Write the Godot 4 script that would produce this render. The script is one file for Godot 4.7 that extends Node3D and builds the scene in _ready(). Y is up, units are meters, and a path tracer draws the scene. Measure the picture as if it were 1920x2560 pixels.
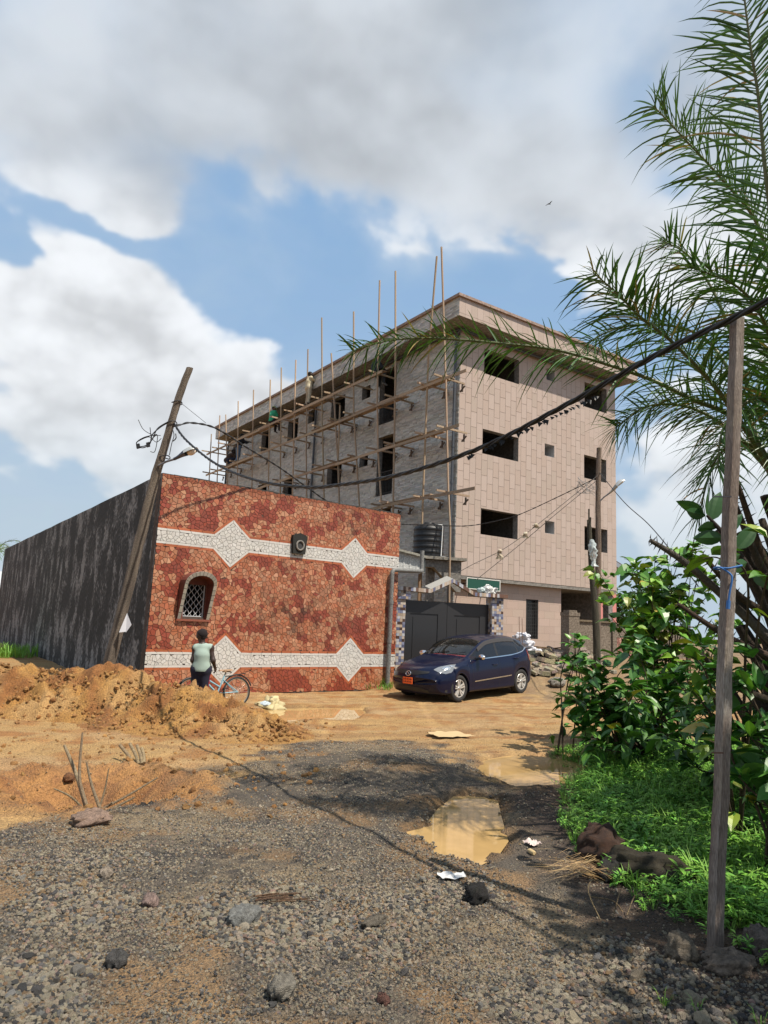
extends Node3D
# A lane at a building site: mosaic-tiled yard wall, four-storey block under scaffold, parked hatchback, palm and shrubs.
# Metres, y up. The camera stands at (0, 1.75, 0) and looks along -z.

class Mb:
	var v := PackedVector3Array()
	var n := PackedVector3Array()
	var c := PackedColorArray()
	var u := PackedVector2Array()
	func tri(a: Vector3, b: Vector3, d: Vector3, col := Color.WHITE) -> void:
		var m := (d - a).cross(b - a).normalized()
		v.append(a); v.append(b); v.append(d)
		n.append(m); n.append(m); n.append(m)
		c.append(col); c.append(col); c.append(col)
	func quad(a: Vector3, b: Vector3, d: Vector3, e: Vector3, col := Color.WHITE) -> void:
		tri(a, b, d, col)
		tri(a, d, e, col)
	func tris(a: Vector3, b: Vector3, d: Vector3, na: Vector3, nb: Vector3, nd: Vector3, col := Color.WHITE) -> void:
		v.append(a); v.append(b); v.append(d)
		n.append(na); n.append(nb); n.append(nd)
		c.append(col); c.append(col); c.append(col)
	# box with centre, half axes
	func obox(o: Vector3, x: Vector3, y: Vector3, z: Vector3, col := Color.WHITE) -> void:
		quad(o - x - y + z, o - x + y + z, o + x + y + z, o + x - y + z, col)
		quad(o + x - y - z, o + x + y - z, o - x + y - z, o - x - y - z, col)
		quad(o + x - y + z, o + x + y + z, o + x + y - z, o + x - y - z, col)
		quad(o - x - y - z, o - x + y - z, o - x + y + z, o - x - y + z, col)
		quad(o - x + y + z, o - x + y - z, o + x + y - z, o + x + y + z, col)
		quad(o - x - y - z, o - x - y + z, o + x - y + z, o + x - y - z, col)
	func box(a: Vector3, b: Vector3, col := Color.WHITE) -> void:
		var h := (b - a) * 0.5
		obox((a + b) * 0.5, Vector3(h.x, 0, 0), Vector3(0, h.y, 0), Vector3(0, 0, h.z), col)
	# box beam from a to b with widths
	func beam(a: Vector3, b: Vector3, w: float, h: float, col := Color.WHITE, side := Vector3.ZERO) -> void:
		var d := (b - a).normalized()
		var s := side
		if s == Vector3.ZERO:
			s = d.cross(Vector3.UP)
			if s.length() < 0.05: s = Vector3.RIGHT
		s = (s - d * s.dot(d)).normalized()
		var t := s.cross(d).normalized()
		obox((a + b) * 0.5, s * w * 0.5, t * h * 0.5, (b - a) * 0.5, col)
	func tube(p: PackedVector3Array, r, sides := 8, col := Color.WHITE, caps := true) -> void:
		var k := p.size()
		var ring := []
		var up := Vector3.UP
		var d0 := (p[1] - p[0]).normalized()
		if absf(d0.y) > 0.9: up = Vector3.RIGHT
		var s := d0.cross(up).normalized()
		for i in k:
			var d: Vector3
			if i == 0: d = d0
			elif i == k - 1: d = (p[k - 1] - p[k - 2]).normalized()
			else: d = (p[i + 1] - p[i - 1]).normalized()
			s = (s - d * s.dot(d)).normalized()
			var t := s.cross(d)
			var rr: float = r[i] if r is Array or r is PackedFloat32Array else r
			var a := PackedVector3Array()
			for j in sides:
				var q := TAU * j / sides
				a.append((s * cos(q) + t * sin(q)))
			ring.append([p[i], rr, a])
		for i in k - 1:
			for j in sides:
				var j2 := (j + 1) % sides
				var na: Vector3 = ring[i][2][j]; var nb: Vector3 = ring[i][2][j2]
				var nc: Vector3 = ring[i + 1][2][j2]; var nd: Vector3 = ring[i + 1][2][j]
				var a: Vector3 = ring[i][0] + na * ring[i][1]; var b: Vector3 = ring[i][0] + nb * ring[i][1]
				var d: Vector3 = ring[i + 1][0] + nc * ring[i + 1][1]; var e: Vector3 = ring[i + 1][0] + nd * ring[i + 1][1]
				tris(a, b, d, na, nb, nc, col)
				tris(a, d, e, na, nc, nd, col)
		if caps:
			for j in range(1, sides - 1):
				var f = ring[0]; var l = ring[k - 1]
				tri(f[0] + f[2][0] * f[1], f[0] + f[2][j + 1] * f[1], f[0] + f[2][j] * f[1], col)
				tri(l[0] + l[2][0] * l[1], l[0] + l[2][j] * l[1], l[0] + l[2][j + 1] * l[1], col)
	# grid of points rows x cols, smooth normals
	func grid(g: Array, col = null, flip := false) -> void:
		var R := g.size(); var C: int = g[0].size()
		var nn := []
		for i in R:
			var row := PackedVector3Array()
			for j in C:
				var a: Vector3 = g[mini(i + 1, R - 1)][j] - g[maxi(i - 1, 0)][j]
				var b: Vector3 = g[i][mini(j + 1, C - 1)] - g[i][maxi(j - 1, 0)]
				var m := a.cross(b).normalized()
				row.append(-m if flip else m)
			nn.append(row)
		for i in R - 1:
			for j in C - 1:
				var k1: Color = Color.WHITE; var k2 := k1; var k3 := k1; var k4 := k1
				if col is Array:
					k1 = col[i][j]; k2 = col[i][j + 1]; k3 = col[i + 1][j + 1]; k4 = col[i + 1][j]
				elif col is Color:
					k1 = col; k2 = col; k3 = col; k4 = col
				if flip:
					_t(g[i][j], g[i + 1][j + 1], g[i][j + 1], nn[i][j], nn[i + 1][j + 1], nn[i][j + 1], k1, k3, k2)
					_t(g[i][j], g[i + 1][j], g[i + 1][j + 1], nn[i][j], nn[i + 1][j], nn[i + 1][j + 1], k1, k4, k3)
				else:
					_t(g[i][j], g[i][j + 1], g[i + 1][j + 1], nn[i][j], nn[i][j + 1], nn[i + 1][j + 1], k1, k2, k3)
					_t(g[i][j], g[i + 1][j + 1], g[i + 1][j], nn[i][j], nn[i + 1][j + 1], nn[i + 1][j], k1, k3, k4)
	func _t(a: Vector3, b: Vector3, d: Vector3, na: Vector3, nb: Vector3, nd: Vector3, ka: Color, kb: Color, kd: Color) -> void:
		v.append(a); v.append(b); v.append(d)
		n.append(na); n.append(nb); n.append(nd)
		c.append(ka); c.append(kb); c.append(kd)
	func add(o: Mb, x: Transform3D, col = null) -> void:
		for i in o.v.size():
			v.append(x * o.v[i]); n.append((x.basis * o.n[i]).normalized()); c.append(o.c[i] if col == null else col)
	func mesh(m: Material = null) -> ArrayMesh:
		var a := []
		a.resize(Mesh.ARRAY_MAX)
		a[Mesh.ARRAY_VERTEX] = v; a[Mesh.ARRAY_NORMAL] = n; a[Mesh.ARRAY_COLOR] = c
		if u.size() == v.size(): a[Mesh.ARRAY_TEX_UV] = u
		var r := ArrayMesh.new()
		r.add_surface_from_arrays(Mesh.PRIMITIVE_TRIANGLES, a)
		if m: r.surface_set_material(0, m)
		return r

var rng := RandomNumberGenerator.new()
var taken := {}
var M := {}
var low := FastNoiseLite.new()
var mid := FastNoiseLite.new()
var fine := FastNoiseLite.new()

func rr(a: float, b: float) -> float: return rng.randf_range(a, b)
func numbered(p: Node, called: String) -> String:
	var key := str(p.get_instance_id()) + called
	var k: int = taken.get(key, 0)
	taken[key] = k + 1
	return called if k == 0 else "%s_%03d" % [called, k]
func part(p: Node, called: String, m: Mesh, mt: Material = null) -> MeshInstance3D:
	var o := MeshInstance3D.new()
	o.name = numbered(p, called)
	o.mesh = m
	if mt: o.material_override = mt
	p.add_child(o, true)
	return o
func pm(p: Node, called: String, b: Mb, mt: Material) -> MeshInstance3D:
	return part(p, called, b.mesh(), mt)
func tag(o: Node, label: String, category: String, group := "", kind := "") -> Node:
	if label: o.set_meta("label", label)
	if category: o.set_meta("category", category)
	if group: o.set_meta("group", group)
	if kind: o.set_meta("kind", kind)
	return o
func thing(called: String, label: String, category: String, at := Vector3.ZERO, turn := 0.0, group := "") -> Node3D:
	var o := Node3D.new()
	o.name = numbered(self, called)
	add_child(o, true)
	o.position = at
	o.rotation.y = turn
	tag(o, label, category, group)
	return o
func srgb(r: float, g: float, b: float) -> Color: return Color(r, g, b).linear_to_srgb()
# col is a linear base colour
func mat(col: Color, rough := 0.85, vc := false, metal := 0.0) -> StandardMaterial3D:
	var m := StandardMaterial3D.new()
	m.albedo_color = col.linear_to_srgb()
	m.roughness = rough
	m.metallic = metal
	m.vertex_color_use_as_albedo = vc
	m.cull_mode = BaseMaterial3D.CULL_DISABLED
	return m
func noise_tex(seed_: int, freq: float, oct: int, lo: Color, hi: Color, size := 512, kind := FastNoiseLite.TYPE_SIMPLEX_SMOOTH, mids := []) -> ImageTexture:
	var f := FastNoiseLite.new()
	f.seed = seed_; f.frequency = freq; f.fractal_octaves = oct; f.noise_type = kind
	f.fractal_gain = 0.6
	var im := f.get_seamless_image(size, size, false, false, 0.15, true)
	im.convert(Image.FORMAT_L8)
	var d := im.get_data()
	var lut := PackedByteArray()
	var g := Gradient.new()
	g.set_color(0, lo); g.set_color(1, hi)
	for k in mids: g.add_point(k[0], k[1])
	for i in 256:
		var k := g.sample(i / 255.0)
		lut.append(int(k.r * 255)); lut.append(int(k.g * 255)); lut.append(int(k.b * 255))
	var out := PackedByteArray()
	out.resize(size * size * 3)
	for i in size * size:
		var q := d[i] * 3
		out[i * 3] = lut[q]; out[i * 3 + 1] = lut[q + 1]; out[i * 3 + 2] = lut[q + 2]
	return ImageTexture.create_from_image(Image.create_from_data(size, size, false, Image.FORMAT_RGB8, out))
func tri_map(m: StandardMaterial3D, t: Texture2D, scale: float, world := true) -> StandardMaterial3D:
	m.albedo_texture = t
	m.uv1_triplanar = true
	m.uv1_world_triplanar = world
	m.uv1_scale = Vector3.ONE * scale
	return m
func bump(m: StandardMaterial3D, t: Texture2D, cm: float) -> StandardMaterial3D:
	m.heightmap_enabled = true
	m.heightmap_texture = t
	m.heightmap_scale = cm
	return m
func jit(c: Color, k: float) -> Color:
	var f := 1.0 + rr(-k, k)
	return Color(c.r * f * (1 + rr(-k, k) * 0.2), c.g * f, c.b * f * (1 + rr(-k, k) * 0.2))
func sm(a: float, b: float, x: float) -> float: return smoothstep(a, b, x)

# ---------------------------------------------------------------- sky
func sky_image() -> Image:
	var w := 2048
	var h := 1024
	var big := FastNoiseLite.new()
	big.seed = 11; big.frequency = 1.25; big.fractal_octaves = 4; big.fractal_gain = 0.5
	var det := FastNoiseLite.new()
	det.seed = 5; det.frequency = 4.6; det.fractal_octaves = 6; det.fractal_gain = 0.52
	var tone := FastNoiseLite.new()
	tone.seed = 23; tone.frequency = 3.0; tone.fractal_octaves = 4; tone.fractal_gain = 0.5
	var heap := FastNoiseLite.new()
	heap.seed = 29; heap.noise_type = FastNoiseLite.TYPE_CELLULAR; heap.cellular_return_type = FastNoiseLite.RETURN_DISTANCE
	heap.frequency = 7.0; heap.fractal_type = FastNoiseLite.FRACTAL_FBM; heap.fractal_octaves = 4; heap.fractal_gain = 0.5
	# cloud masses and gaps: azimuth, elevation, half widths (degrees), strength
	var mass := [
		[-5.0, 43.0, 16.0, 6.0, 0.5], [-24.0, 38.0, 10.0, 7.0, 0.42], [22.0, 38.0, 11.0, 5.0, 0.25], [2.0, 36.5, 11.0, 3.6, 0.55], [-10.0, 37.0, 9.0, 3.4, 0.4],
		[-30.0, 33.0, 6.0, 4.0, 0.4], [-21.0, 30.0, 4.2, 1.9, 0.42],
		[15.5, 32.5, 7.0, 3.2, 0.5], [25.0, 28.0, 9.0, 4.5, 0.5], [17.0, 26.0, 4.5, 3.0, 0.35], [5.0, 32.5, 7.0, 2.0, 0.3],
		[-27.0, 21.5, 5.0, 4.6, 0.75], [-22.0, 22.0, 5.5, 4.0, 0.75], [-20.0, 17.5, 7.0, 3.6, 0.65], [-13.0, 16.5, 4.5, 3.2, 0.55], [-22.0, 12.5, 9.0, 3.0, 0.35],
		[-7.5, 18.5, 2.4, 1.6, 0.3], [-11.8, 21.6, 1.6, 1.3, 0.4], [-5.2, 22.8, 1.4, 0.9, 0.33],
		[24.0, 13.0, 6.0, 3.0, 0.32], [25.0, 8.0, 7.0, 2.4, 0.25],
		[-13.0, 29.5, 6.0, 2.8, -0.62], [-2.0, 26.0, 11.0, 4.2, -0.75], [11.0, 27.0, 6.0, 2.6, -0.6], [-3.0, 21.5, 7.0, 3.4, -0.5], [11.0, 20.0, 7.0, 5.0, -0.45],
		[-31.0, 25.3, 3.6, 1.4, -0.8], [-24.5, 28.2, 6.0, 1.0, -0.75], [-13.5, 26.5, 4.5, 3.5, -0.5], [-8.0, 31.0, 5.0, 1.6, -0.45], [9.0, 40.5, 9.0, 2.2, -0.2], [-16.0, 33.2, 3.5, 1.4, -0.45], [20.5, 38.0, 2.4, 3.0, -0.5], [24.0, 33.5, 3.0, 1.6, -0.5], [-30.0, 7.5, 8.0, 2.6, -0.35], [20.0, 4.5, 7.0, 2.0, -0.25], [22.5, 17.5, 6.0, 1.6, -0.3]]
	var data := PackedByteArray()
	data.resize(w * h * 3)
	for y in h:
		var el := (0.5 - (y + 0.5) / h) * PI
		var eld := rad_to_deg(el)
		if eld <= -2.5:
			# below the horizon: even pale grey, as the haze there
			for i in range(y * w * 3, (y + 1) * w * 3): data[i] = 176
			continue
		var ce := cos(el)
		var se := sin(el)
		for x in w:
			var r := 0.42; var g := 0.44; var b := 0.44
			var o := (y * w + x) * 3
			if eld > -2.5:
				var az := wrapf((x + 0.5) / w * TAU, -PI, PI)
				var azd := rad_to_deg(az)
				var dir := Vector3(sin(az) * ce, maxf(se, 0.0) * 1.5, -cos(az) * ce)
				var a := big.get_noise_3dv(dir)
				var k := det.get_noise_3dv(dir + Vector3(a, a * 0.6, -a) * 0.10)
				var d := 0.16 + a * 0.55
				if absf(azd) < 48.0:
					var keep := 1.0 - sm(36.0, 48.0, absf(azd))
					d = lerpf(d, 0.26 + a * 0.15, keep)
					var wa := azd + k * 3.4 + a * 1.6
					var we := eld + k * 2.2 - a * 1.0
					for e in mass:
						var p: float = (wa - e[0]) / e[2]
						var q: float = (we - e[1]) / e[3]
						var s := p * p + q * q
						if s < 4.0: d += e[4] * exp(-s) * keep
				var high := sm(26.0, 36.0, eld)
				var puff := 4.0 * (0.49 + heap.get_noise_3dv(dir * 1.15 + Vector3(k, a, -k) * 0.035))
				var wisp := det.get_noise_3dv(dir * 3.1 + Vector3(9, 2, 5))
				d += k * lerpf(0.36, 0.22, high) - puff * 0.15 * (1.0 - high) + wisp * lerpf(0.16, 0.05, high)
				# a soft deck overhead, heaps with firm crowns lower down
				var cov := lerpf(sm(0.12, 0.40, d), sm(-0.30, 0.95, d + 0.05), high)
				var body := sm(0.25, 1.1, d)
				# light from behind the viewer: crowns bright, hollows and bases greyer
				var lit := tone.get_noise_3dv(dir * 1.2 + Vector3(3, 0, 1)) * 0.8 + k * 0.35
				var low_t := sm(-0.75, 0.55, lit * 0.8 - puff * 0.5 - body * 0.1 + 0.1 + wisp * 0.35)
				var high_t := sm(-0.6, 0.5, lit * 0.9 + k * 0.1)
				# blue of the air, paler low down
				var q2 := pow(1.0 - clampf(se, 0.0, 1.0), 2.6)
				var br := lerpf(0.17, 0.38, q2); var bg := lerpf(0.30, 0.48, q2); var bb := lerpf(0.49, 0.58, q2)
				var hz := sm(-0.5, 0.6, a + 0.6 * k) * 0.45
				br = lerpf(br, 0.43, hz); bg = lerpf(bg, 0.50, hz); bb = lerpf(bb, 0.56, hz)
				var lum := lerpf(lerpf(0.46, 0.70, low_t), lerpf(0.38, 0.58, high_t) - body * 0.05, high)
				var cr := lum * lerpf(0.975, 0.94, high); var cg := lum; var cb := lum * lerpf(1.03, 1.07, high)
				r = lerpf(br, cr, cov * 0.95); g = lerpf(bg, cg, cov * 0.95); b = lerpf(bb, cb, cov * 0.95)
				var haze := 1.0 - sm(3.0, 18.0, eld)
				r = lerpf(r, 0.37, haze * 0.72); g = lerpf(g, 0.445, haze * 0.72); b = lerpf(b, 0.505, haze * 0.72)
			# linear to sRGB
			data[o] = int(255.0 * (1.055 * pow(clampf(r, 0, 1), 0.41667) - 0.055))
			data[o + 1] = int(255.0 * (1.055 * pow(clampf(g, 0, 1), 0.41667) - 0.055))
			data[o + 2] = int(255.0 * (1.055 * pow(clampf(b, 0, 1), 0.41667) - 0.055))
	return Image.create_from_data(w, h, false, Image.FORMAT_RGB8, data)

func _ready() -> void:
	rng.seed = 20240607
	# camera
	var cam := Camera3D.new()
	cam.name = "camera"
	cam.fov = 72.5
	cam.position = Vector3(0, 1.75, 0)
	cam.rotation_degrees = Vector3(9.1, 0, 2.556)
	cam.near = 0.05
	cam.far = 2000.0
	add_child(cam)
	cam.current = true
	# sky and exposure
	var env := Environment.new()
	env.background_mode = Environment.BG_SKY
	env.sky = Sky.new()
	var pan := PanoramaSkyMaterial.new()
	pan.panorama = ImageTexture.create_from_image(sky_image())
	env.sky.sky_material = pan
	env.tonemap_mode = Environment.TONE_MAPPER_LINEAR
	env.tonemap_exposure = 1.4
	env.sdfgi_enabled = true
	env.ssao_enabled = true
	env.ssil_enabled = true
	var we := WorldEnvironment.new()
	we.name = "world_environment"
	we.environment = env
	add_child(we)
	# sun: behind the camera's right shoulder, high
	var sun := DirectionalLight3D.new()
	sun.name = "sun"
	sun.light_energy = 1.6
	sun.light_color = Color(1.0, 0.965, 0.91)
	sun.light_angular_distance = 0.55
	sun.shadow_enabled = true
	sun.rotation_degrees = Vector3(-60.0, 54.0, 0)
	add_child(sun)
	print("sky ", Time.get_ticks_msec())
	low.seed = 3; low.frequency = 0.16; low.fractal_octaves = 3
	mid.seed = 7; mid.frequency = 0.9; mid.fractal_octaves = 4
	fine.seed = 9; fine.frequency = 5.0; fine.fractal_octaves = 4
	materials()
	terrain()
	print("terrain ", Time.get_ticks_msec())
	tower_block()
	print("block ", Time.get_ticks_msec())
	mosaic_building()
	print("mosaic ", Time.get_ticks_msec())
	scaffold()
	gate_and_yard()
	fence_and_poles()
	print("yard ", Time.get_ticks_msec())
	car()
	print("car ", Time.get_ticks_msec())
	people()
	bicycle()
	print("people ", Time.get_ticks_msec())
	vegetation()
	print("vegetation ", Time.get_ticks_msec())
	ground_clutter()
	print("clutter ", Time.get_ticks_msec())

# ---------------------------------------------------------------- materials
func materials() -> void:
	M.grain = noise_tex(31, 0.06, 5, Color(0.62, 0.62, 0.62), Color(1, 1, 1), 512)
	M.soft = noise_tex(32, 0.02, 5, Color(0.55, 0.55, 0.55), Color(1, 1, 1), 512)
	M.bumpy = noise_tex(33, 0.09, 5, Color(0, 0, 0), Color(1, 1, 1), 512)
	M.cell = noise_tex(34, 0.07, 2, Color(0, 0, 0), Color(1, 1, 1), 512, FastNoiseLite.TYPE_CELLULAR)
	# ground
	var g := mat(Color(1, 1, 1), 0.95, true)
	tri_map(g, noise_tex(41, 0.055, 5, Color(0.42, 0.42, 0.42), Color(1, 1, 1), 1024, FastNoiseLite.TYPE_SIMPLEX_SMOOTH, [[0.35, Color(0.72, 0.72, 0.72)], [0.62, Color(0.9, 0.9, 0.9)]]), 0.55)
	bump(g, noise_tex(42, 0.08, 5, Color(0, 0, 0), Color(1, 1, 1), 1024), 3.0)
	M.ground = g
	M.stone = bump(tri_map(mat(Color(1, 1, 1), 0.9, true), M.grain, 3.0, false), M.bumpy, 1.0)
	M.rock = bump(tri_map(mat(Color(1, 1, 1), 0.92, true), M.soft, 4.0, false), M.bumpy, 1.6)
	var w := mat(Color(0.46, 0.30, 0.125), 0.03)
	w.albedo_texture = noise_tex(43, 0.012, 4, Color(0.88, 0.88, 0.88), Color(1, 1, 1), 256)
	w.uv1_triplanar = true; w.uv1_world_triplanar = true; w.uv1_scale = Vector3.ONE * 0.5
	w.metallic_specular = 0.5
	M.puddle = w
	M.wood = bump(tri_map(mat(Color(1, 1, 1), 0.85, true), M.grain, 2.0, false), M.bumpy, 0.6)
	M.bark = bump(tri_map(mat(Color(1, 1, 1), 0.95, true), M.soft, 3.0, false), M.bumpy, 2.0)
	M.concrete = bump(tri_map(mat(Color(0.30, 0.28, 0.25), 0.92), M.soft, 0.8), M.bumpy, 0.5)
	M.vc = mat(Color(1, 1, 1), 0.8, true)
	M.vcg = tri_map(mat(Color(1, 1, 1), 0.7, true), M.grain, 1.2)
	M.tile = tri_map(mat(Color(1, 1, 1), 0.42, true), M.grain, 2.2)
	M.red_tile = tri_map(mat(Color(1, 1, 1), 0.4, true), vein_tex(), 2.6)
	M.black_plastic = mat(Color(0.006, 0.006, 0.007), 0.5)
	M.cable = mat(Color(0.012, 0.012, 0.013), 0.55)
	M.steel = mat(Color(0.55, 0.55, 0.55), 0.35, false, 0.9)
	M.dark = mat(Color(0.03, 0.03, 0.03), 0.8)
	M.plaster = tri_map(mat(Color(0.32, 0.30, 0.28), 0.95), M.soft, 0.6)
	M.cloth = mat(Color(1, 1, 1), 0.95, true)
	M.leaf = mat(Color(1, 1, 1), 0.42, true)
	M.leaf.backlight_enabled = true
	M.leaf.backlight = Color(0.55, 0.62, 0.35)
	M.grass = mat(Color(1, 1, 1), 0.6, true)
	M.grass.backlight_enabled = true
	M.grass.backlight = Color(0.5, 0.6, 0.3)

func vein_tex() -> ImageTexture:
	# fired clay with paler veins
	var f := FastNoiseLite.new(); f.seed = 51; f.frequency = 0.03; f.fractal_type = FastNoiseLite.FRACTAL_RIDGED; f.fractal_octaves = 3
	var g := FastNoiseLite.new(); g.seed = 52; g.frequency = 0.08; g.fractal_octaves = 3
	var im := f.get_seamless_image(512, 512, false, false, 0.15, true)
	var jm := g.get_seamless_image(512, 512, false, false, 0.15, true)
	im.convert(Image.FORMAT_L8); jm.convert(Image.FORMAT_L8)
	var d := im.get_data(); var e := jm.get_data()
	var o := PackedByteArray(); o.resize(512 * 512 * 3)
	for i in 512 * 512:
		var v := sm(0.74, 0.95, d[i] / 255.0)
		var k := 0.60 + 0.22 * e[i] / 255.0
		o[i * 3] = int(255 * lerpf(k, 1.0, v)); o[i * 3 + 1] = int(255 * lerpf(k * 0.97, 1.0, v)); o[i * 3 + 2] = int(255 * lerpf(k * 0.95, 1.0, v))
	return ImageTexture.create_from_image(Image.create_from_data(512, 512, false, Image.FORMAT_RGB8, o))

# ---------------------------------------------------------------- ground
func bumpat(x: float, z: float, cx: float, cz: float, rx: float, rz: float) -> float:
	var a := (x - cx) / rx
	var b := (z - cz) / rz
	return exp(-(a * a + b * b))
func in_poly(x: float, z: float, p: PackedVector2Array) -> float:
	# signed distance, positive inside
	var best := 1e9
	var q := Vector2(x, z)
	for i in p.size():
		var c := Geometry2D.get_closest_point_to_segment(q, p[i], p[(i + 1) % p.size()])
		best = minf(best, c.distance_to(q))
	return best if Geometry2D.is_point_in_polygon(q, p) else -best
var puddle_a := PackedVector2Array([Vector2(1.50, -9.35), Vector2(1.62, -9.85), Vector2(1.95, -10.25), Vector2(2.5, -10.3), Vector2(3.0, -9.8), Vector2(2.7, -9.1), Vector2(2.2, -8.7), Vector2(1.75, -8.5), Vector2(1.53, -8.95)])
var puddle_b := PackedVector2Array([Vector2(0.40, -6.55), Vector2(0.62, -6.72), Vector2(0.72, -7.2), Vector2(0.88, -7.75), Vector2(1.1, -7.95), Vector2(1.28, -7.7), Vector2(1.16, -7.1), Vector2(1.1, -6.5), Vector2(1.0, -6.1), Vector2(0.86, -5.88), Vector2(0.62, -6.05), Vector2(0.5, -6.35)])
var puddle_c := PackedVector2Array([Vector2(-2.15, -14.5), Vector2(-1.2, -14.9), Vector2(-0.35, -15.2), Vector2(-0.3, -14.2), Vector2(-0.55, -13.5), Vector2(-1.2, -13.0), Vector2(-1.75, -12.8), Vector2(-1.9, -13.5)])
var dark_zone := PackedVector2Array([Vector2(-9, -5.0), Vector2(-2.96, -5.95), Vector2(-2.12, -6.6), Vector2(-1.75, -7.3), Vector2(-1.55, -8.9), Vector2(-1.3, -10.2), Vector2(-0.5, -11.0), Vector2(0.5, -11.2), Vector2(1.1, -10.7), Vector2(1.45, -9.7), Vector2(1.6, -8.4), Vector2(2.2, -7.6), Vector2(3, -5), Vector2(3, 6), Vector2(-9, 6)])
func mound(x: float, z: float) -> float:
	var t := sm(-2.6, -4.6, x)
	var crest := 0.80 + 0.16 * low.get_noise_2d(x * 5.0, 3.0) + 0.10 * bumpat(x, -12.6, -4.5, -12.6, 0.7, 9.0) - 0.12 * bumpat(x, -12.6, -5.25, -12.6, 0.35, 9.0)
	var w := 1.1 if z > -12.45 else 1.1
	var q := (z + 12.45) / w
	var a := crest * t * maxf(0.0, 1.0 - pow(absf(q), 1.6))
	var b := 0.46 * bumpat(x, z, -2.95, -11.8, 1.0, 0.9) + 0.27 * bumpat(x, z, -1.95, -11.1, 0.8, 0.75) + 0.3 * bumpat(x, z, -3.7, -12.0, 0.8, 0.8)
	return maxf(a, b) + 0.25 * minf(a, b) - 0.05
func hgt(x: float, z: float) -> float:
	var d := Vector2(x, z).length()
	var near := 1.0 - sm(30.0, 60.0, d)
	var y := 0.05 * low.get_noise_2d(x, z) + 0.035 * mid.get_noise_2d(x, z) * near
	if d < 26.0:
		y += 0.012 * fine.get_noise_2d(x, z)
	# rise towards the block
	if z < -18.0:
		y += 0.95 * sm(-18.9, -22.4, z) * sm(-3.0, 0.5, x)
	y += 0.10 * sm(-16.8, -19.0, z) * sm(1.5, 3.8, x)
	# old tyre lines along the lane
	if z < -9.0 and z > -20.0 and x > -3.0:
		y += 0.03 * mid.get_noise_2d((x * 0.36 + z * 0.93) * 3.2, (x * 0.93 - z * 0.36) * 0.12) * sm(-11.0, -13.0, z)
	# verge on the right
	y += 0.16 * sm(2.7, 3.8, x) * sm(-13.5, -9.0, z)
	if z > -16.5 and z < -4.0:
		for p in [puddle_a, puddle_b, puddle_c]:
			var c: Vector2 = p[0]
			if absf(x - c.x) < 2.6 and absf(z - c.y) < 2.6:
				var s := in_poly(x, z, p) + 0.15 * mid.get_noise_2d(x * 2.5, z * 2.5) + 0.06 * fine.get_noise_2d(x * 2, z * 2)
				y -= 0.15 * sm(-0.26, 0.08, s)
		# ripples pushed up by tyres near the wall
		y += 0.05 * bumpat(x, z, -0.9, -12.7, 0.5, 0.22) + 0.05 * bumpat(x, z, 0.25, -13.8, 0.7, 0.14)
		# dug hole with its rim
		var e := Vector2((x + 2.72) / 1.05, (z + 7.25) / 0.72)
		var r := e.length() + 0.22 * mid.get_noise_2d(x * 2.2, z * 2.2)
		y += 0.07 * mid.get_noise_2d(x * 4.0, z * 4.0) * (1.0 - sm(0.9, 1.6, r)) - 0.30 * (1.0 - sm(0.25, 0.85, r)) + (0.14 - 0.10 * sm(-7.3, -6.9, z)) * exp(-pow((r - 1.12) / 0.26, 2.0)) * (0.7 + 0.6 * mid.get_noise_2d(x * 1.5 + 9, z * 1.5))
		y += 0.05 * bumpat(x, z, -0.15, -9.3, 1.1, 1.2)
	# heap round the near post
	y += 0.03 * bumpat(x, z, 2.05, -4.25, 0.42, 0.5) + 0.08 * bumpat(x, z, 2.7, -3.7, 0.8, 0.8)
	return y
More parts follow.
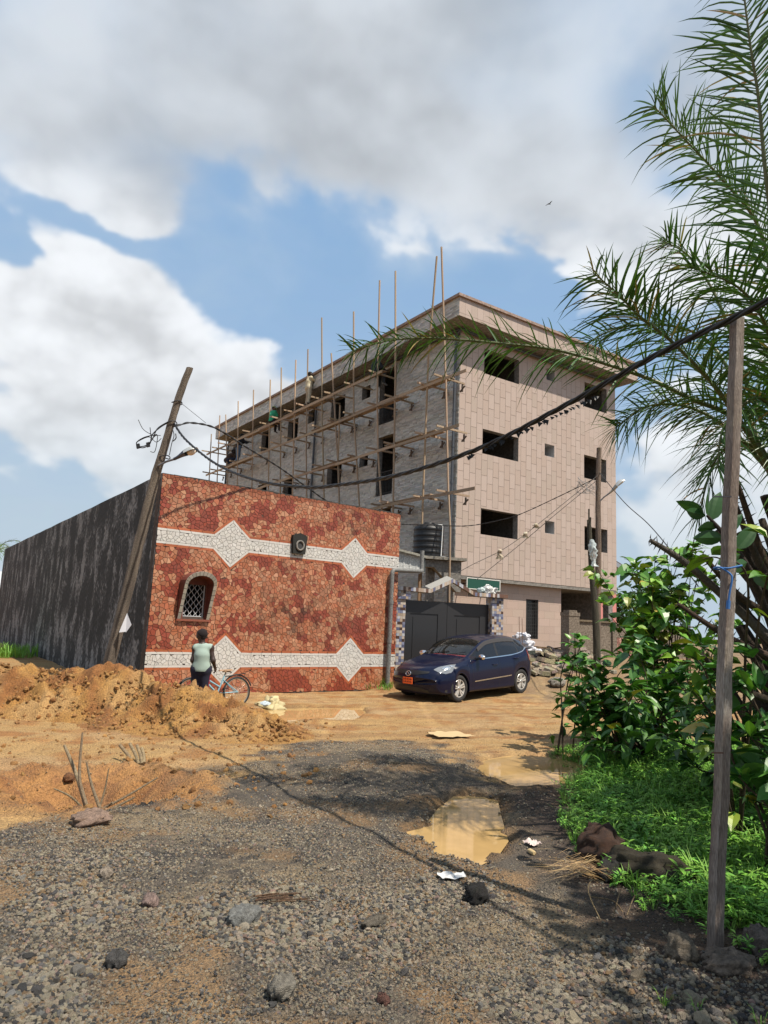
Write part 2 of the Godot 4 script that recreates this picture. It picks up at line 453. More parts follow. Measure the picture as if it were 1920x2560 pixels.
func earth(x: float, z: float) -> Color:
	var n1 := low.get_noise_2d(x * 3.0 + 40, z * 3.0)
	var n2 := mid.get_noise_2d(x * 1.6, z * 1.6 + 30)
	var n3 := fine.get_noise_2d(x * 1.8, z * 1.8)
	# laterite: pale sand to rust
	var c := Color(0.56, 0.345, 0.135).lerp(Color(0.45, 0.21, 0.065), sm(-0.15, 0.4, n2 + n1 * 0.5))
	c = c.lerp(Color(0.56, 0.36, 0.17), sm(0.05, 0.5, n1 - n2 * 0.4) * 0.7)
	# damp and dry lines left by tyres
	if z < -9.5 and z > -20.0 and x > -3.0:
		var tl := mid.get_noise_2d((x * 0.36 + z * 0.93) * 2.6 + 40, (x * 0.93 - z * 0.36) * 0.14)
		c = c.lerp(Color(0.36, 0.20, 0.085), sm(0.05, 0.3, tl) * 0.55).lerp(Color(0.62, 0.42, 0.21), sm(0.08, 0.35, -tl) * 0.5)
	# freshly dug, redder soil round the hole
	var e := Vector2((x + 2.72) / 1.5, (z + 7.25) / 1.0).length() + 0.3 * n2
	c = c.lerp(Color(0.42, 0.195, 0.06).lerp(Color(0.24, 0.10, 0.036), sm(-0.2, 0.3, n3 + n2)), (1.0 - sm(0.6, 1.15, e)) * 0.85)
	# worn tar and gravel
	var s := -4.0
	if z > -12.5 and x > -9.0 and x < 4.0: s = in_poly(x, z, dark_zone)
	s += 0.9 * n2 + 0.5 * n1 + 0.25 * n3
	if s > -0.6:
		var tar := Color(0.13, 0.105, 0.078).lerp(Color(0.055, 0.048, 0.042), sm(-0.1, 0.4, n2 * 0.8 + n1 * 0.6))
		tar = tar.lerp(Color(0.34, 0.25, 0.145), sm(0.02, 0.5, n1 + n3 * 0.6) * 0.75)
		tar = tar.lerp(Color(0.33, 0.195, 0.085), sm(0.12, 0.42, low.get_noise_2d(x * 5.0 + 90, z * 5.0) + n2 * 0.35) * 0.7)
		c = c.lerp(tar, sm(-0.35, 0.35, s))
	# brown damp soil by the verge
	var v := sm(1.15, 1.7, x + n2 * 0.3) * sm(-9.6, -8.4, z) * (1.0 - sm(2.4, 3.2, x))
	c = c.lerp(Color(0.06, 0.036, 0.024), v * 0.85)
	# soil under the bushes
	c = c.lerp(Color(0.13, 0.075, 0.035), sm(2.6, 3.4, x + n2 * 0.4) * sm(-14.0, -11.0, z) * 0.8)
	# grit near the rubble
	c = c.lerp(Color(0.30, 0.22, 0.14), sm(3.6, 4.4, x + n2) * sm(-17.2, -18.2, z) * 0.7)
	var k := 1.0 + 0.22 * n3
	# wet rim of the puddles
	if z > -16.5 and z < -4.0:
		for p in [puddle_a, puddle_b, puddle_c]:
			if absf(x - p[0].x) < 2.6 and absf(z - p[0].y) < 2.6:
				var d := in_poly(x, z, p) + 0.08 * n2
				c = c.lerp(Color(0.22, 0.125, 0.05), sm(-0.25, -0.08, d) * 0.75)
	return Color(c.r * k, c.g * k, c.b * k)
func spread(a: float, b: float, step: float, far: float) -> PackedFloat32Array:
	var o := PackedFloat32Array()
	var k := a
	var s := step
	var neg := []
	while k > -far:
		s *= 1.35
		k -= s
		neg.append(k)
	neg.reverse()
	for q in neg: o.append(q)
	k = a
	while k <= b:
		o.append(k)
		k += step
	s = step
	while k < far:
		o.append(k)
		s *= 1.35
		k += s
	return o
func sheet(xs: PackedFloat32Array, zs: PackedFloat32Array, hf: Callable, cf: Callable, keep = null) -> Mb:
	var g := []
	var k := []
	for z in zs:
		var row := PackedVector3Array()
		var cr := PackedColorArray()
		for x in xs:
			row.append(Vector3(x, hf.call(x, z), z))
			cr.append(cf.call(x, z))
		g.append(row); k.append(cr)
	var b := Mb.new()
	var R := g.size(); var C: int = g[0].size()
	var nn := []
	for i in R:
		var row := PackedVector3Array()
		for j in C:
			var a: Vector3 = g[mini(i + 1, R - 1)][j] - g[maxi(i - 1, 0)][j]
			var d: Vector3 = g[i][mini(j + 1, C - 1)] - g[i][maxi(j - 1, 0)]
			var m := d.cross(a)
			if m.y < 0: m = -m
			row.append(m.normalized())
		nn.append(row)
	var up: bool = zs[1] < zs[0]
	for i in R - 1:
		for j in C - 1:
			if keep != null and not keep.call(g[i][j], g[i + 1][j + 1]): continue
			if up:
				b._t(g[i][j], g[i + 1][j + 1], g[i][j + 1], nn[i][j], nn[i + 1][j + 1], nn[i][j + 1], k[i][j], k[i + 1][j + 1], k[i][j + 1])
				b._t(g[i][j], g[i + 1][j], g[i + 1][j + 1], nn[i][j], nn[i + 1][j], nn[i + 1][j + 1], k[i][j], k[i + 1][j], k[i + 1][j + 1])
			else:
				b._t(g[i][j], g[i][j + 1], g[i + 1][j + 1], nn[i][j], nn[i][j + 1], nn[i + 1][j + 1], k[i][j], k[i][j + 1], k[i + 1][j + 1])
				b._t(g[i][j], g[i + 1][j + 1], g[i + 1][j], nn[i][j], nn[i + 1][j + 1], nn[i + 1][j], k[i][j], k[i + 1][j + 1], k[i + 1][j])
	return b
func terrain() -> void:
	var xs := spread(-7.0, 6.0, 0.07, 420.0)
	var zs := PackedFloat32Array()
	for q in [60.0, 30.0, 14.0, 6.0, 2.0, 0.0, -1.0, -1.8, -2.4]: zs.append(q)
	var z := -2.6
	while z > -24.0:
		zs.append(z)
		z -= 0.045 + 0.0052 * (-z - 2.6)
	var s := 0.4
	while z > -700.0:
		zs.append(z)
		s *= 1.35
		z -= s
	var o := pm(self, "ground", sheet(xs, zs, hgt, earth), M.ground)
	tag(o, "orange laterite lane with patches of worn dark gravel", "", "", "structure")
	# spoil heap
	xs = PackedFloat32Array(); zs = PackedFloat32Array()
	var x := -13.0
	while x < -0.4:
		xs.append(x); x += 0.05 if x > -6.6 else 0.12
	z = -9.6
	while z > -15.2:
		zs.append(z); z -= 0.05
	var lump := FastNoiseLite.new()
	lump.seed = 77; lump.frequency = 1.1; lump.fractal_octaves = 5; lump.fractal_type = FastNoiseLite.FRACTAL_RIDGED
	var hm := func(a: float, b: float) -> float:
		var m := mound(a, b)
		var f := sm(-0.02, 0.3, m)
		return hgt(a, b) + m + f * (0.26 * lump.get_noise_2d(a, b) - 0.1 + 0.10 * mid.get_noise_2d(a * 2.5, b * 2.5) + 0.06 * fine.get_noise_2d(a * 1.5, b * 1.5))
	var cm := func(a: float, b: float) -> Color:
		var n1 := mid.get_noise_2d(a * 1.2 + 5, b * 1.2)
		var n2 := fine.get_noise_2d(a * 1.3, b * 1.3)
		var c := Color(0.45, 0.235, 0.065).lerp(Color(0.30, 0.125, 0.036), sm(-0.15, 0.3, n1))
		c = c.lerp(Color(0.50, 0.30, 0.12), sm(0.1, 0.45, low.get_noise_2d(a * 4, b * 4) - n1 * 0.4) * 0.8)
		var k := 1.0 + 0.28 * n2
		return Color(c.r * k, c.g * k, c.b * k)
	var keep := func(a: Vector3, b: Vector3) -> bool: return mound(a.x, a.z) > -0.045 or mound(b.x, b.z) > -0.045
	var h := pm(self, "dirt_mound", sheet(xs, zs, hm, cm, keep), M.ground)
	tag(h, "heap of dug orange earth along the yard wall", "", "", "structure")
	# standing water
	var idx := 0
	for p in [puddle_a, puddle_b, puddle_c]:
		var c := Vector2.ZERO
		for q in p: c += q
		c /= p.size()
		var big := PackedVector2Array()
		for q in p: big.append(c + (q - c) * 1.0 + (q - c).normalized() * 0.16)
		var ix := Geometry2D.triangulate_polygon(big)
		var b := Mb.new()
		var lv: float = [-0.030, -0.052, -0.040][idx]
		lv += 0.05 * low.get_noise_2d(c.x, c.y)
		for i in range(0, ix.size(), 3):
			var A := big[ix[i]]; var B := big[ix[i + 1]]; var D := big[ix[i + 2]]
			b.tris(Vector3(A.x, lv, A.y), Vector3(B.x, lv, B.y), Vector3(D.x, lv, D.y), Vector3.UP, Vector3.UP, Vector3.UP)
		var w := pm(self, "puddle", b, M.puddle)
		tag(w, ["muddy ochre puddle beside the grass verge", "muddy ochre puddle in the dark gravel, nearest the camera", "shallow puddle at the foot of the mosaic wall"][idx], "", "", "structure")
		idx += 1

# ---------------------------------------------------------------- four-storey block
# rectangle minus openings, as list of rects [u0, v0, u1, v1]
func cut(u0: float, v0: float, u1: float, v1: float, holes: Array) -> Array:
	var us := [u0, u1]
	var vs := [v0, v1]
	var live := []
	for h in holes:
		if h[2] <= u0 or h[0] >= u1 or h[3] <= v0 or h[1] >= v1: continue
		live.append(h)
		for q in [h[0], h[2]]:
			if q > u0 and q < u1: us.append(q)
		for q in [h[1], h[3]]:
			if q > v0 and q < v1: vs.append(q)
	if live.is_empty(): return [[u0, v0, u1, v1]]
	us.sort(); vs.sort()
	var out := []
	for j in vs.size() - 1:
		if vs[j + 1] - vs[j] < 0.001: continue
		var run := -1.0
		for i in us.size() - 1:
			if us[i + 1] - us[i] < 0.0005: continue
			var cu: float = (us[i] + us[i + 1]) * 0.5
			var cv: float = (vs[j] + vs[j + 1]) * 0.5
			var hit := false
			for h in live:
				if cu > h[0] and cu < h[2] and cv > h[1] and cv < h[3]: hit = true
			if hit:
				if run >= 0: out.append([run, vs[j], us[i], vs[j + 1]])
				run = -1.0
			elif run < 0: run = us[i] + 0.0
		if run >= 0 or (u0 < 0 and run != -1.0): out.append([run, vs[j], us[us.size() - 1], vs[j + 1]])
	return out
# a flat slab piece with chamfered rim in the x-y plane, face at z = t
func slab_piece(w: float, h: float, t: float, col: Color) -> ArrayMesh:
	var b := Mb.new()
	var g := minf(0.004, w * 0.1)
	var a := Vector3(-w / 2, -h / 2, 0); var d := Vector3(w / 2, h / 2, 0)
	var p := [Vector3(a.x, a.y, 0), Vector3(a.x, d.y, 0), Vector3(d.x, d.y, 0), Vector3(d.x, a.y, 0)]
	var q := [Vector3(a.x + g, a.y + g, t), Vector3(a.x + g, d.y - g, t), Vector3(d.x - g, d.y - g, t), Vector3(d.x - g, a.y + g, t)]
	b.quad(q[0], q[1], q[2], q[3], col)
	for i in 4:
		var j := (i + 1) % 4
		b.quad(p[i], p[j], q[j], q[i], Color(col.r * 0.85, col.g * 0.85, col.b * 0.85))
	return b.mesh()
const PINK_HOLES := [[1.22, 5.25, 3.18, 6.25], [1.22, 8.38, 3.16, 9.36], [1.22, 11.6, 3.14, 12.62], [7.16, 5.23, 8.68, 6.25], [7.14, 8.35, 8.64, 9.38], [7.18, 11.55, 8.69, 12.68], [4.73, 5.68, 5.29, 6.2], [4.68, 8.9, 5.26, 9.42], [4.75, 12.2, 5.25, 12.72]]
const GREY_HOLES := [[4.17, 10.38, 5.45, 12.85], [4.17, 7.19, 5.4, 9.8], [4.17, 4.05, 5.4, 6.6], [6.2, 11.9, 6.92, 12.5], [6.15, 8.7, 6.85, 9.3], [8.4, 11.32, 9.72, 12.6], [8.4, 8.17, 9.75, 9.35], [11.3, 11.9, 12.1, 12.56], [13.2, 11.34, 14.4, 12.5], [13.3, 8.25, 14.43, 9.25], [16.65, 11.38, 17.8, 12.6], [16.6, 8.3, 17.8, 9.4], [20.85, 11.65, 22.1, 12.66]]
func block_frame() -> Transform3D:
	return Transform3D(Basis(Vector3.UP, deg_to_rad(34.4)), Vector3(2.655, 0, -25.41))
func tower_block() -> void:
	var t := thing("apartment_block", "unfinished block with pink tiled front and grey stone side", "building", Vector3(2.655, 0, -25.41), deg_to_rad(34.4))
	var W := 9.3; var L := 22.9; var T := 0.26
	var pink := Color(0.61, 0.48, 0.405)
	# carcass of the two outer walls seen, with real openings
	var b := Mb.new()
	for r in cut(0.0, 3.63, W, 13.12, PINK_HOLES):
		b.box(Vector3(r[0], r[1], -T), Vector3(r[2], r[3], 0))
	for r in cut(T, 0.0, L, 13.12, GREY_HOLES):
		b.box(Vector3(0, r[1], -r[2]), Vector3(T, r[3], -r[0]))
	b.box(Vector3(W - T, 3.63, -L), Vector3(W, 13.12, -T))
	b.box(Vector3(T, 0.0, -L), Vector3(W - T, 13.12, -L + T))
	pm(t, "wall", b, M.plaster)
	b = Mb.new()
	for y in [3.63, 6.85, 10.02]:
		b.box(Vector3(T, y + 0.002, -L + T), Vector3(W - T, y + 0.2, -T))
	pm(t, "floor_slab", b, M.plaster)
	b = Mb.new()
	b.box(Vector3(3.9, 3.85, -L + T + 0.01), Vector3(4.05, 13.1, -T - 0.01))
	for z in [-3.7, -7.4, -10.4, -15.4, -19.0]:
		b.box(Vector3(T + 0.01, 3.85, z - 0.14), Vector3(3.88, 13.1, z))
	b.box(Vector3(4.07, 3.85, -3.84), Vector3(W - T - 0.01, 13.1, -3.7))
	b.box(Vector3(6.2, 3.85, -3.68), Vector3(6.34, 13.1, -T - 0.01))
	pm(t, "partition", b, M.plaster)
	# ground floor: set back front wall, open bay on the right
	b = Mb.new()
	var win := [4.05, 1.42, 4.75, 2.98]
	for r in cut(T, 0.0, 6.1, 3.499, [win]):
		b.box(Vector3(r[0], r[1], -0.6), Vector3(r[2], r[3], -0.34))
	b.box(Vector3(5.86, 0.0, -6.0), Vector3(6.1, 3.499, -0.6))
	b.box(Vector3(6.1, 0.0, -6.2), Vector3(W, 3.499, -6.0))
	b.box(Vector3(W - T, 0.0, -6.0), Vector3(W - 0.02, 3.499, -0.9))
	pm(t, "ground_floor_wall", b, M.plaster)
	b = Mb.new()
	b.box(Vector3(W - 0.3, 0.0, -0.5), Vector3(W - 0.02, 3.499, -0.2))
	pm(t, "corner_column", b, M.plaster)
	b = Mb.new()
	b.box(Vector3(0.27, 3.5, -6.2), Vector3(W, 3.628, -0.001))
	pm(t, "overhang_soffit", b, M.concrete)
	# roof parapet that overhangs
	var O := 0.8
	b = Mb.new()
	b.box(Vector3(-O, 13.121, -L - 0.4), Vector3(W + O * 0.7, 13.85, O))
	var par := pm(t, "parapet", b, M.plaster)
	b = Mb.new()
	b.box(Vector3(-O - 0.1, 13.851, -L - 0.5), Vector3(-O + 0.5, 13.96, O + 0.1))
	b.box(Vector3(-O + 0.5, 13.851, O - 0.5), Vector3(W + O * 0.7 + 0.1, 13.96, O + 0.1))
	part(par, "coping", b.mesh(), tri_map(mat(Color(0.46, 0.33, 0.27), 0.8), M.soft, 0.7))
	# pink tiles: the largest as pieces, the rest joined
	var var_n := 6
	var tones := []
	for i in var_n: tones.append(jit(pink, 0.09))
	var full := []
	for i in var_n: full.append(slab_piece(0.294, 0.594, 0.009, tones[i]))
	var rest := Mb.new()
	var list := []
	var cols := int(W / 0.3)
	for i in cols + 1:
		var x0 := i * 0.3
		var x1 := minf(x0 + 0.3, W)
		if x1 - x0 < 0.03: continue
		var y := 3.63 - (0.3 if i % 2 == 0 else 0.0) - (0.1 if i % 7 == 3 else 0.0)
		while y < 13.12:
			var y0 := maxf(y, 3.63); var y1 := minf(y + 0.6, 13.12)
			y += 0.6
			if y1 - y0 < 0.02: continue
			for r in cut(x0 + 0.003, y0 + 0.003, x1 - 0.003, y1 - 0.003, PINK_HOLES):
				if r[2] - r[0] > 0.01 and r[3] - r[1] > 0.01: list.append(r)
	list.sort_custom(func(p, q): return (p[2] - p[0]) * (p[3] - p[1]) / (30.0 + p[0] + 0.25 * p[1]) > (q[2] - q[0]) * (q[3] - q[1]) / (30.0 + q[0] + 0.25 * q[1]))
	var wall_tiles := Node3D.new()
	wall_tiles.name = "front_cladding"
	t.add_child(wall_tiles)
	var count := 0
	for r in list:
		var w: float = r[2] - r[0]; var h: float = r[3] - r[1]
		var k := rng.randi() % var_n
		if count < 292 and absf(w - 0.294) < 0.002 and absf(h - 0.594) < 0.002:
			var o := part(wall_tiles, "tile", full[k], M.tile)
			o.position = Vector3((r[0] + r[2]) / 2, (r[1] + r[3]) / 2, 0.001)
			o.rotation = Vector3(rr(-0.004, 0.004), rr(-0.004, 0.004), rr(-0.003, 0.003))
			count += 1
		else:
			_tile(rest, Vector3((r[0] + r[2]) / 2, (r[1] + r[3]) / 2, 0.001), Vector3(w / 2, 0, 0), Vector3(0, h / 2, 0), Vector3(rr(-0.003, 0.003), rr(-0.003, 0.003), 1).normalized() * 0.009, tones[k])
	# parapet face and ground-floor courses
	for i in int((W + O + O * 0.7) / 0.3) + 1:
		var x0 := -O + i * 0.3
		var x1 := minf(x0 + 0.294, W + O * 0.7)
		if x1 - x0 < 0.02: continue
		_tile(rest, Vector3((x0 + x1) / 2, 13.18, O + 0.001), Vector3((x1 - x0) / 2, 0, 0), Vector3(0, 0.055, 0), Vector3(0, 0, 0.008), tones[i % var_n])
		_tile(rest, Vector3((x0 + x1) / 2, 13.545, O + 0.001), Vector3((x1 - x0) / 2, 0, 0), Vector3(0, 0.3, 0), Vector3(0, 0, 0.009), tones[(i * 5 + 2) % var_n])
	var yy := 0.45
	var row := 0
	while yy < 3.6:
		var x := 0.3 - (0.3 if row % 2 else 0.0)
		while x < 6.1:
			for r in cut(maxf(x, 0.27) + 0.002, yy + 0.002, minf(x + 0.6, 6.1) - 0.002, minf(yy + 0.3, 3.5) - 0.002, [win]):
				if r[2] - r[0] > 0.01 and r[3] - r[1] > 0.01:
					_tile(rest, Vector3((r[0] + r[2]) / 2, (r[1] + r[3]) / 2, -0.339), Vector3((r[2] - r[0]) / 2, 0, 0), Vector3(0, (r[3] - r[1]) / 2, 0), Vector3(0, 0, 0.009), jit(Color(0.61, 0.465, 0.385), 0.07))
			x += 0.6
		yy += 0.3
		row += 1
	# end face of the ground floor wall
	yy = 0.45
	while yy < 3.5:
		_tile(rest, Vector3(6.101, yy + 0.15, -0.47), Vector3(0, 0, -0.126), Vector3(0, 0.147, 0), Vector3(0.009, 0, 0), jit(pink, 0.06))
		yy += 0.3
	var rs := pm(wall_tiles, "tile_field", rest, M.tile)
	rs.set_meta("kind", "stuff")
	# light reveals of the little bathroom windows
	for q in [6, 7, 8]:
		b = Mb.new()
		var h = PINK_HOLES[q]
		var lt := Color(0.55, 0.55, 0.55)
		b.box(Vector3(h[2] - 0.012, h[1], -0.75), Vector3(h[2] - 0.002, h[3], -0.005), lt)
		b.box(Vector3(h[0] + 0.002, h[1], -0.75), Vector3(h[0] + 0.012, h[3], -0.005), lt)
		b.box(Vector3(h[0] + 0.012, h[3] - 0.012, -0.75), Vector3(h[2] - 0.012, h[3] - 0.002, -0.005), lt)
		b.box(Vector3(h[0] + 0.012, h[1] + 0.002, -0.75), Vector3(h[2] - 0.012, h[1] + 0.012, -0.005), lt)
		b.box(Vector3(h[0] + 0.013, h[1] + 0.013, -0.76), Vector3(h[2] - 0.013, h[3] - 0.013, -0.74), Color(0.2, 0.2, 0.2))
		pm(t, "window_lining", b, M.vcg)
	# split-face stone strips on the long side
	var strips := Mb.new()
	var stone := Color(0.60, 0.575, 0.525)
	var v := 2.6
	while v < 13.12:
		var u := 0.0
		var hgt_ := 0.075
		while u < L:
			var ln := rr(0.12, 0.42)
			var tone := jit(stone, 0.24)
			var dep := rr(0.006, 0.03)
			for r in cut(u, v, minf(u + ln, L), v + hgt_ - 0.004, GREY_HOLES):
				if r[2] - r[0] < 0.02 or r[3] - r[1] < 0.02: continue
				_strip(strips, Vector3(0, r[1], -r[0]), Vector3(0, r[3], -r[2]), dep, tone)
			u += ln
		v += hgt_
	v = 13.13
	while v < 13.84:
		var u := -0.8
		while u < L + 0.4:
			var ln := rr(0.12, 0.42)
			_strip(strips, Vector3(-O, v, -u), Vector3(-O, minf(v + 0.071, 13.848), -minf(u + ln, L + 0.4)), rr(0.005, 0.02), jit(stone, 0.33))
			u += ln
		v += 0.075
	var sp := pm(t, "side_cladding", strips, M.tile)
	sp.set_meta("kind", "stuff")
	sp.set_meta("label", "grey split stone strips on the long side")
	# balcony railings and window grilles
	for q in [0, 1, 2]:
		var h = GREY_HOLES[q]
		var rail := Mb.new()
		var z0: float = -h[0] - 0.02; var z1: float = -h[2] + 0.02
		rail.beam(Vector3(0.05, h[1] + 1.02, z0), Vector3(0.05, h[1] + 1.02, z1), 0.04, 0.04)
		rail.beam(Vector3(0.05, h[1] + 0.08, z0), Vector3(0.05, h[1] + 0.08, z1), 0.03, 0.03)
		var k := z0
		while k > z1:
			rail.beam(Vector3(0.05, h[1] + 0.095, k), Vector3(0.05, h[1] + 1.0, k), 0.018, 0.018)
			k -= 0.11
		pm(t, "balcony_railing", rail, M.dark)
	var gr := Mb.new()
	var dk := Color(0.035, 0.035, 0.035)
	gr.beam(Vector3(win[0] + 0.02, win[1], -0.36), Vector3(win[0] + 0.02, win[3], -0.36), 0.035, 0.035, dk)
	gr.beam(Vector3(win[2] - 0.02, win[1], -0.36), Vector3(win[2] - 0.02, win[3], -0.36), 0.035, 0.035, dk)
	for i in 12:
		var y: float = lerpf(win[1] + 0.03, win[3] - 0.03, i / 11.0)
		gr.beam(Vector3(win[0] + 0.04, y, -0.362), Vector3(win[2] - 0.04, y, -0.362), 0.016, 0.016, dk)
	for i in 5:
		var x: float = lerpf(win[0] + 0.12, win[2] - 0.12, i / 4.0)
		gr.beam(Vector3(x, win[1] + 0.18, -0.352), Vector3(x, win[3] - 0.18, -0.352), 0.018, 0.014, dk)
	for s in [0.1, 1.46]:
		for k in 4:
			var x: float = win[0] + 0.13 + k * 0.15
			var ring := PackedVector3Array()
			for j in 11: ring.append(Vector3(x + 0.055 * cos(TAU * j / 10), win[1] + s + 0.055 * sin(TAU * j / 10), -0.35))
			gr.tube(ring, 0.006, 4, dk, false)
	var wn := pm(t, "window", _pane(win), mat(Color(0.02, 0.02, 0.02), 0.2))
	pm(wn, "grille", gr, M.dark)
	# pipes
	for u in [0.16, 11.1, 22.75]:
		var p := Mb.new()
		p.tube(PackedVector3Array([Vector3(0.0, 12.98, -u), Vector3(-0.1, 12.9, -u), Vector3(-0.11, 12.6, -u), Vector3(-0.11, 2.0, -u)]), 0.055, 10)
		for y in [4.2, 5.6, 7.0, 8.4, 9.8, 11.2]:
			p.tube(PackedVector3Array([Vector3(-0.11, y, -u), Vector3(-0.11, y + 0.09, -u)]), 0.066, 10)
		pm(t, "downpipe", p, mat(Color(0.055, 0.062, 0.075), 0.5))
	var gp := Mb.new()
	gp.tube(PackedVector3Array([Vector3(-0.14, 12.99, -L + 0.2), Vector3(-0.14, 13.03, -0.2), Vector3(-0.1, 13.03, 0.05)]), 0.055, 10)
	gp.tube(PackedVector3Array([Vector3(-0.12, 12.86, -0.1), Vector3(-0.1, 13.0, 0.1), Vector3(0.06, 13.03, 0.16), Vector3(0.3, 12.96, 0.15), Vector3(W - 0.1, 12.98, 0.15)]), 0.06, 10)
	pm(t, "roof_drain_pipe", gp, mat(Color(0.04, 0.045, 0.052), 0.5))
	# green board hung under the overhang
	var s := thing("sign_board", "blank dark green board with white edging above the gate", "sign", block_frame() * Vector3(1.1, 3.16, 0.36), deg_to_rad(34.4))
	b = Mb.new()
	b.box(Vector3(-0.8, 0, -0.02), Vector3(0.8, 0.36, 0.02))
	pm(s, "board", b, mat(Color(0.006, 0.06, 0.04), 0.5))
	b = Mb.new()
	b.box(Vector3(-0.83, 0.36, -0.025), Vector3(0.83, 0.385, 0.03)); b.box(Vector3(-0.83, -0.025, -0.025), Vector3(0.83, 0.0, 0.03))
	b.box(Vector3(-0.83, 0, -0.025), Vector3(-0.8, 0.36, 0.03)); b.box(Vector3(0.8, 0, -0.025), Vector3(0.83, 0.36, 0.03))
	pm(s, "frame", b, mat(Color(0.62, 0.62, 0.58), 0.7))
	b = Mb.new()
	b.beam(Vector3(-0.6, 0.18, -0.02), Vector3(-0.6, 0.18, -0.70), 0.04, 0.04)
	b.beam(Vector3(0.6, 0.18, -0.02), Vector3(0.6, 0.18, -0.70), 0.04, 0.04)
	pm(s, "bracket", b, M.dark)
func _pane(win: Array) -> Mb:
	var b := Mb.new()
	b.box(Vector3(win[0] + 0.001, win[1] + 0.001, -0.52), Vector3(win[2] - 0.001, win[3] - 0.001, -0.5))
	return b
func _tile(b: Mb, o: Vector3, x: Vector3, y: Vector3, z: Vector3, col: Color) -> void:
	var q := [o - x - y + z, o - x + y + z, o + x + y + z, o + x - y + z]
	var p := [o - x - y, o - x + y, o + x + y, o + x - y]
	b.quad(q[0], q[1], q[2], q[3], col)
	for i in 4: b.quad(p[i], p[(i + 1) % 4], q[(i + 1) % 4], q[i], col)
# stone strip on a plane x = const facing -x, uneven face
func _strip(b: Mb, a: Vector3, d: Vector3, dep: float, col: Color) -> void:
	var e := dep * rr(0.3, 1.0)
	var A := a + Vector3(-dep, 0, 0); var B := Vector3(a.x - e, d.y, a.z); var C := Vector3(d.x - dep * rr(0.5, 1.1), d.y, d.z); var D := Vector3(d.x - e * rr(0.6, 1.3), a.y, d.z)
	b.quad(D, C, B, A, col)
	b.quad(A, B, Vector3(a.x, d.y, a.z), a, col)
	b.quad(C, D, Vector3(d.x, a.y, d.z), Vector3(d.x, d.y, d.z), col)
	b.quad(B, C, Vector3(d.x, d.y, d.z), Vector3(a.x, d.y, a.z), col)
	b.quad(D, A, a, Vector3(d.x, a.y, d.z), col)

# ---------------------------------------------------------------- mosaic-fronted house
func half_clip(p: PackedVector2Array, o: Vector2, d: Vector2) -> PackedVector2Array:
	# keep the side where (q - o).d <= 0
	var out := PackedVector2Array()
	var k := p.size()
	for i in k:
		var a := p[i]; var b := p[(i + 1) % k]
		var da := (a - o).dot(d); var db := (b - o).dot(d)
		if da <= 0: out.append(a)
		if (da < 0 and db > 0) or (da > 0 and db < 0): out.append(a.lerp(b, da / (da - db)))
	return out
func shards(u0: float, v0: float, u1: float, v1: float, sx: float, sy: float, gap: float) -> Array:
	var nx := int(ceil((u1 - u0) / sx)) + 1
	var ny := int(ceil((v1 - v0) / sy)) + 1
	var seeds := []
	for j in ny + 2:
		var row := PackedVector2Array()
		for i in nx + 2:
			row.append(Vector2(u0 + (i - 0.5 + rr(-0.62, 0.62)) * sx, v0 + (j - 0.5 + rr(-0.62, 0.62)) * sy))
		seeds.append(row)
	var out := []
	for j in range(0, ny + 2):
		for i in range(0, nx + 2):
			var s: Vector2 = seeds[j][i]
			var p := PackedVector2Array([s + Vector2(-sx * 2, -sy * 2), s + Vector2(sx * 2, -sy * 2), s + Vector2(sx * 2, sy * 2), s + Vector2(-sx * 2, sy * 2)])
			for dj in range(-2, 3):
				for di in range(-2, 3):
					if (di == 0 and dj == 0) or j + dj < 0 or j + dj >= ny + 2 or i + di < 0 or i + di >= nx + 2: continue
					var q: Vector2 = seeds[j + dj][i + di]
					var d := (q - s)
					var l := d.length()
					if l > 2.6 * maxf(sx, sy) or l < 0.001: continue
					d /= l
					p = half_clip(p, s + d * (l * 0.5 - gap * 0.5), d)
					if p.size() < 3: break
				if p.size() < 3: break
			if p.size() < 3: continue
			p = half_clip(p, Vector2(u0, 0), Vector2(-1, 0)); p = half_clip(p, Vector2(u1, 0), Vector2(1, 0))
			p = half_clip(p, Vector2(0, v0), Vector2(0, -1)); p = half_clip(p, Vector2(0, v1), Vector2(0, 1))
			if p.size() >= 3: out.append(p)
	return out
func poly_area(p: PackedVector2Array) -> float:
	var a := 0.0
	for i in p.size():
		var q := p[(i + 1) % p.size()]
		a += p[i].x * q.y - q.x * p[i].y
	return a * 0.5
# plate in the x-y plane from z = z0 to z0 + t, tilted slightly
func plate(b: Mb, p: PackedVector2Array, z0: float, t: float, col: Color, tilt := 0.0) -> void:
	var q := p
	if poly_area(q) > 0: q.reverse()
	var ix := Geometry2D.triangulate_polygon(q)
	if ix.is_empty(): return
	var c := Vector2.ZERO
	for e in q: c += e
	c /= q.size()
	var tx := rr(-tilt, tilt); var ty := rr(-tilt, tilt)
	var top := PackedVector3Array()
	for e in q: top.append(Vector3(e.x, e.y, z0 + t + (e.x - c.x) * tx + (e.y - c.y) * ty))
	for i in range(0, ix.size(), 3):
		var A := top[ix[i]]; var B := top[ix[i + 1]]; var C := top[ix[i + 2]]
		if (C - A).cross(B - A).z < 0: b.tri(A, C, B, col)
		else: b.tri(A, B, C, col)
	for i in q.size():
		var j := (i + 1) % q.size()
		b.quad(Vector3(q[i].x, q[i].y, z0), Vector3(q[j].x, q[j].y, z0), top[j], top[i], col)
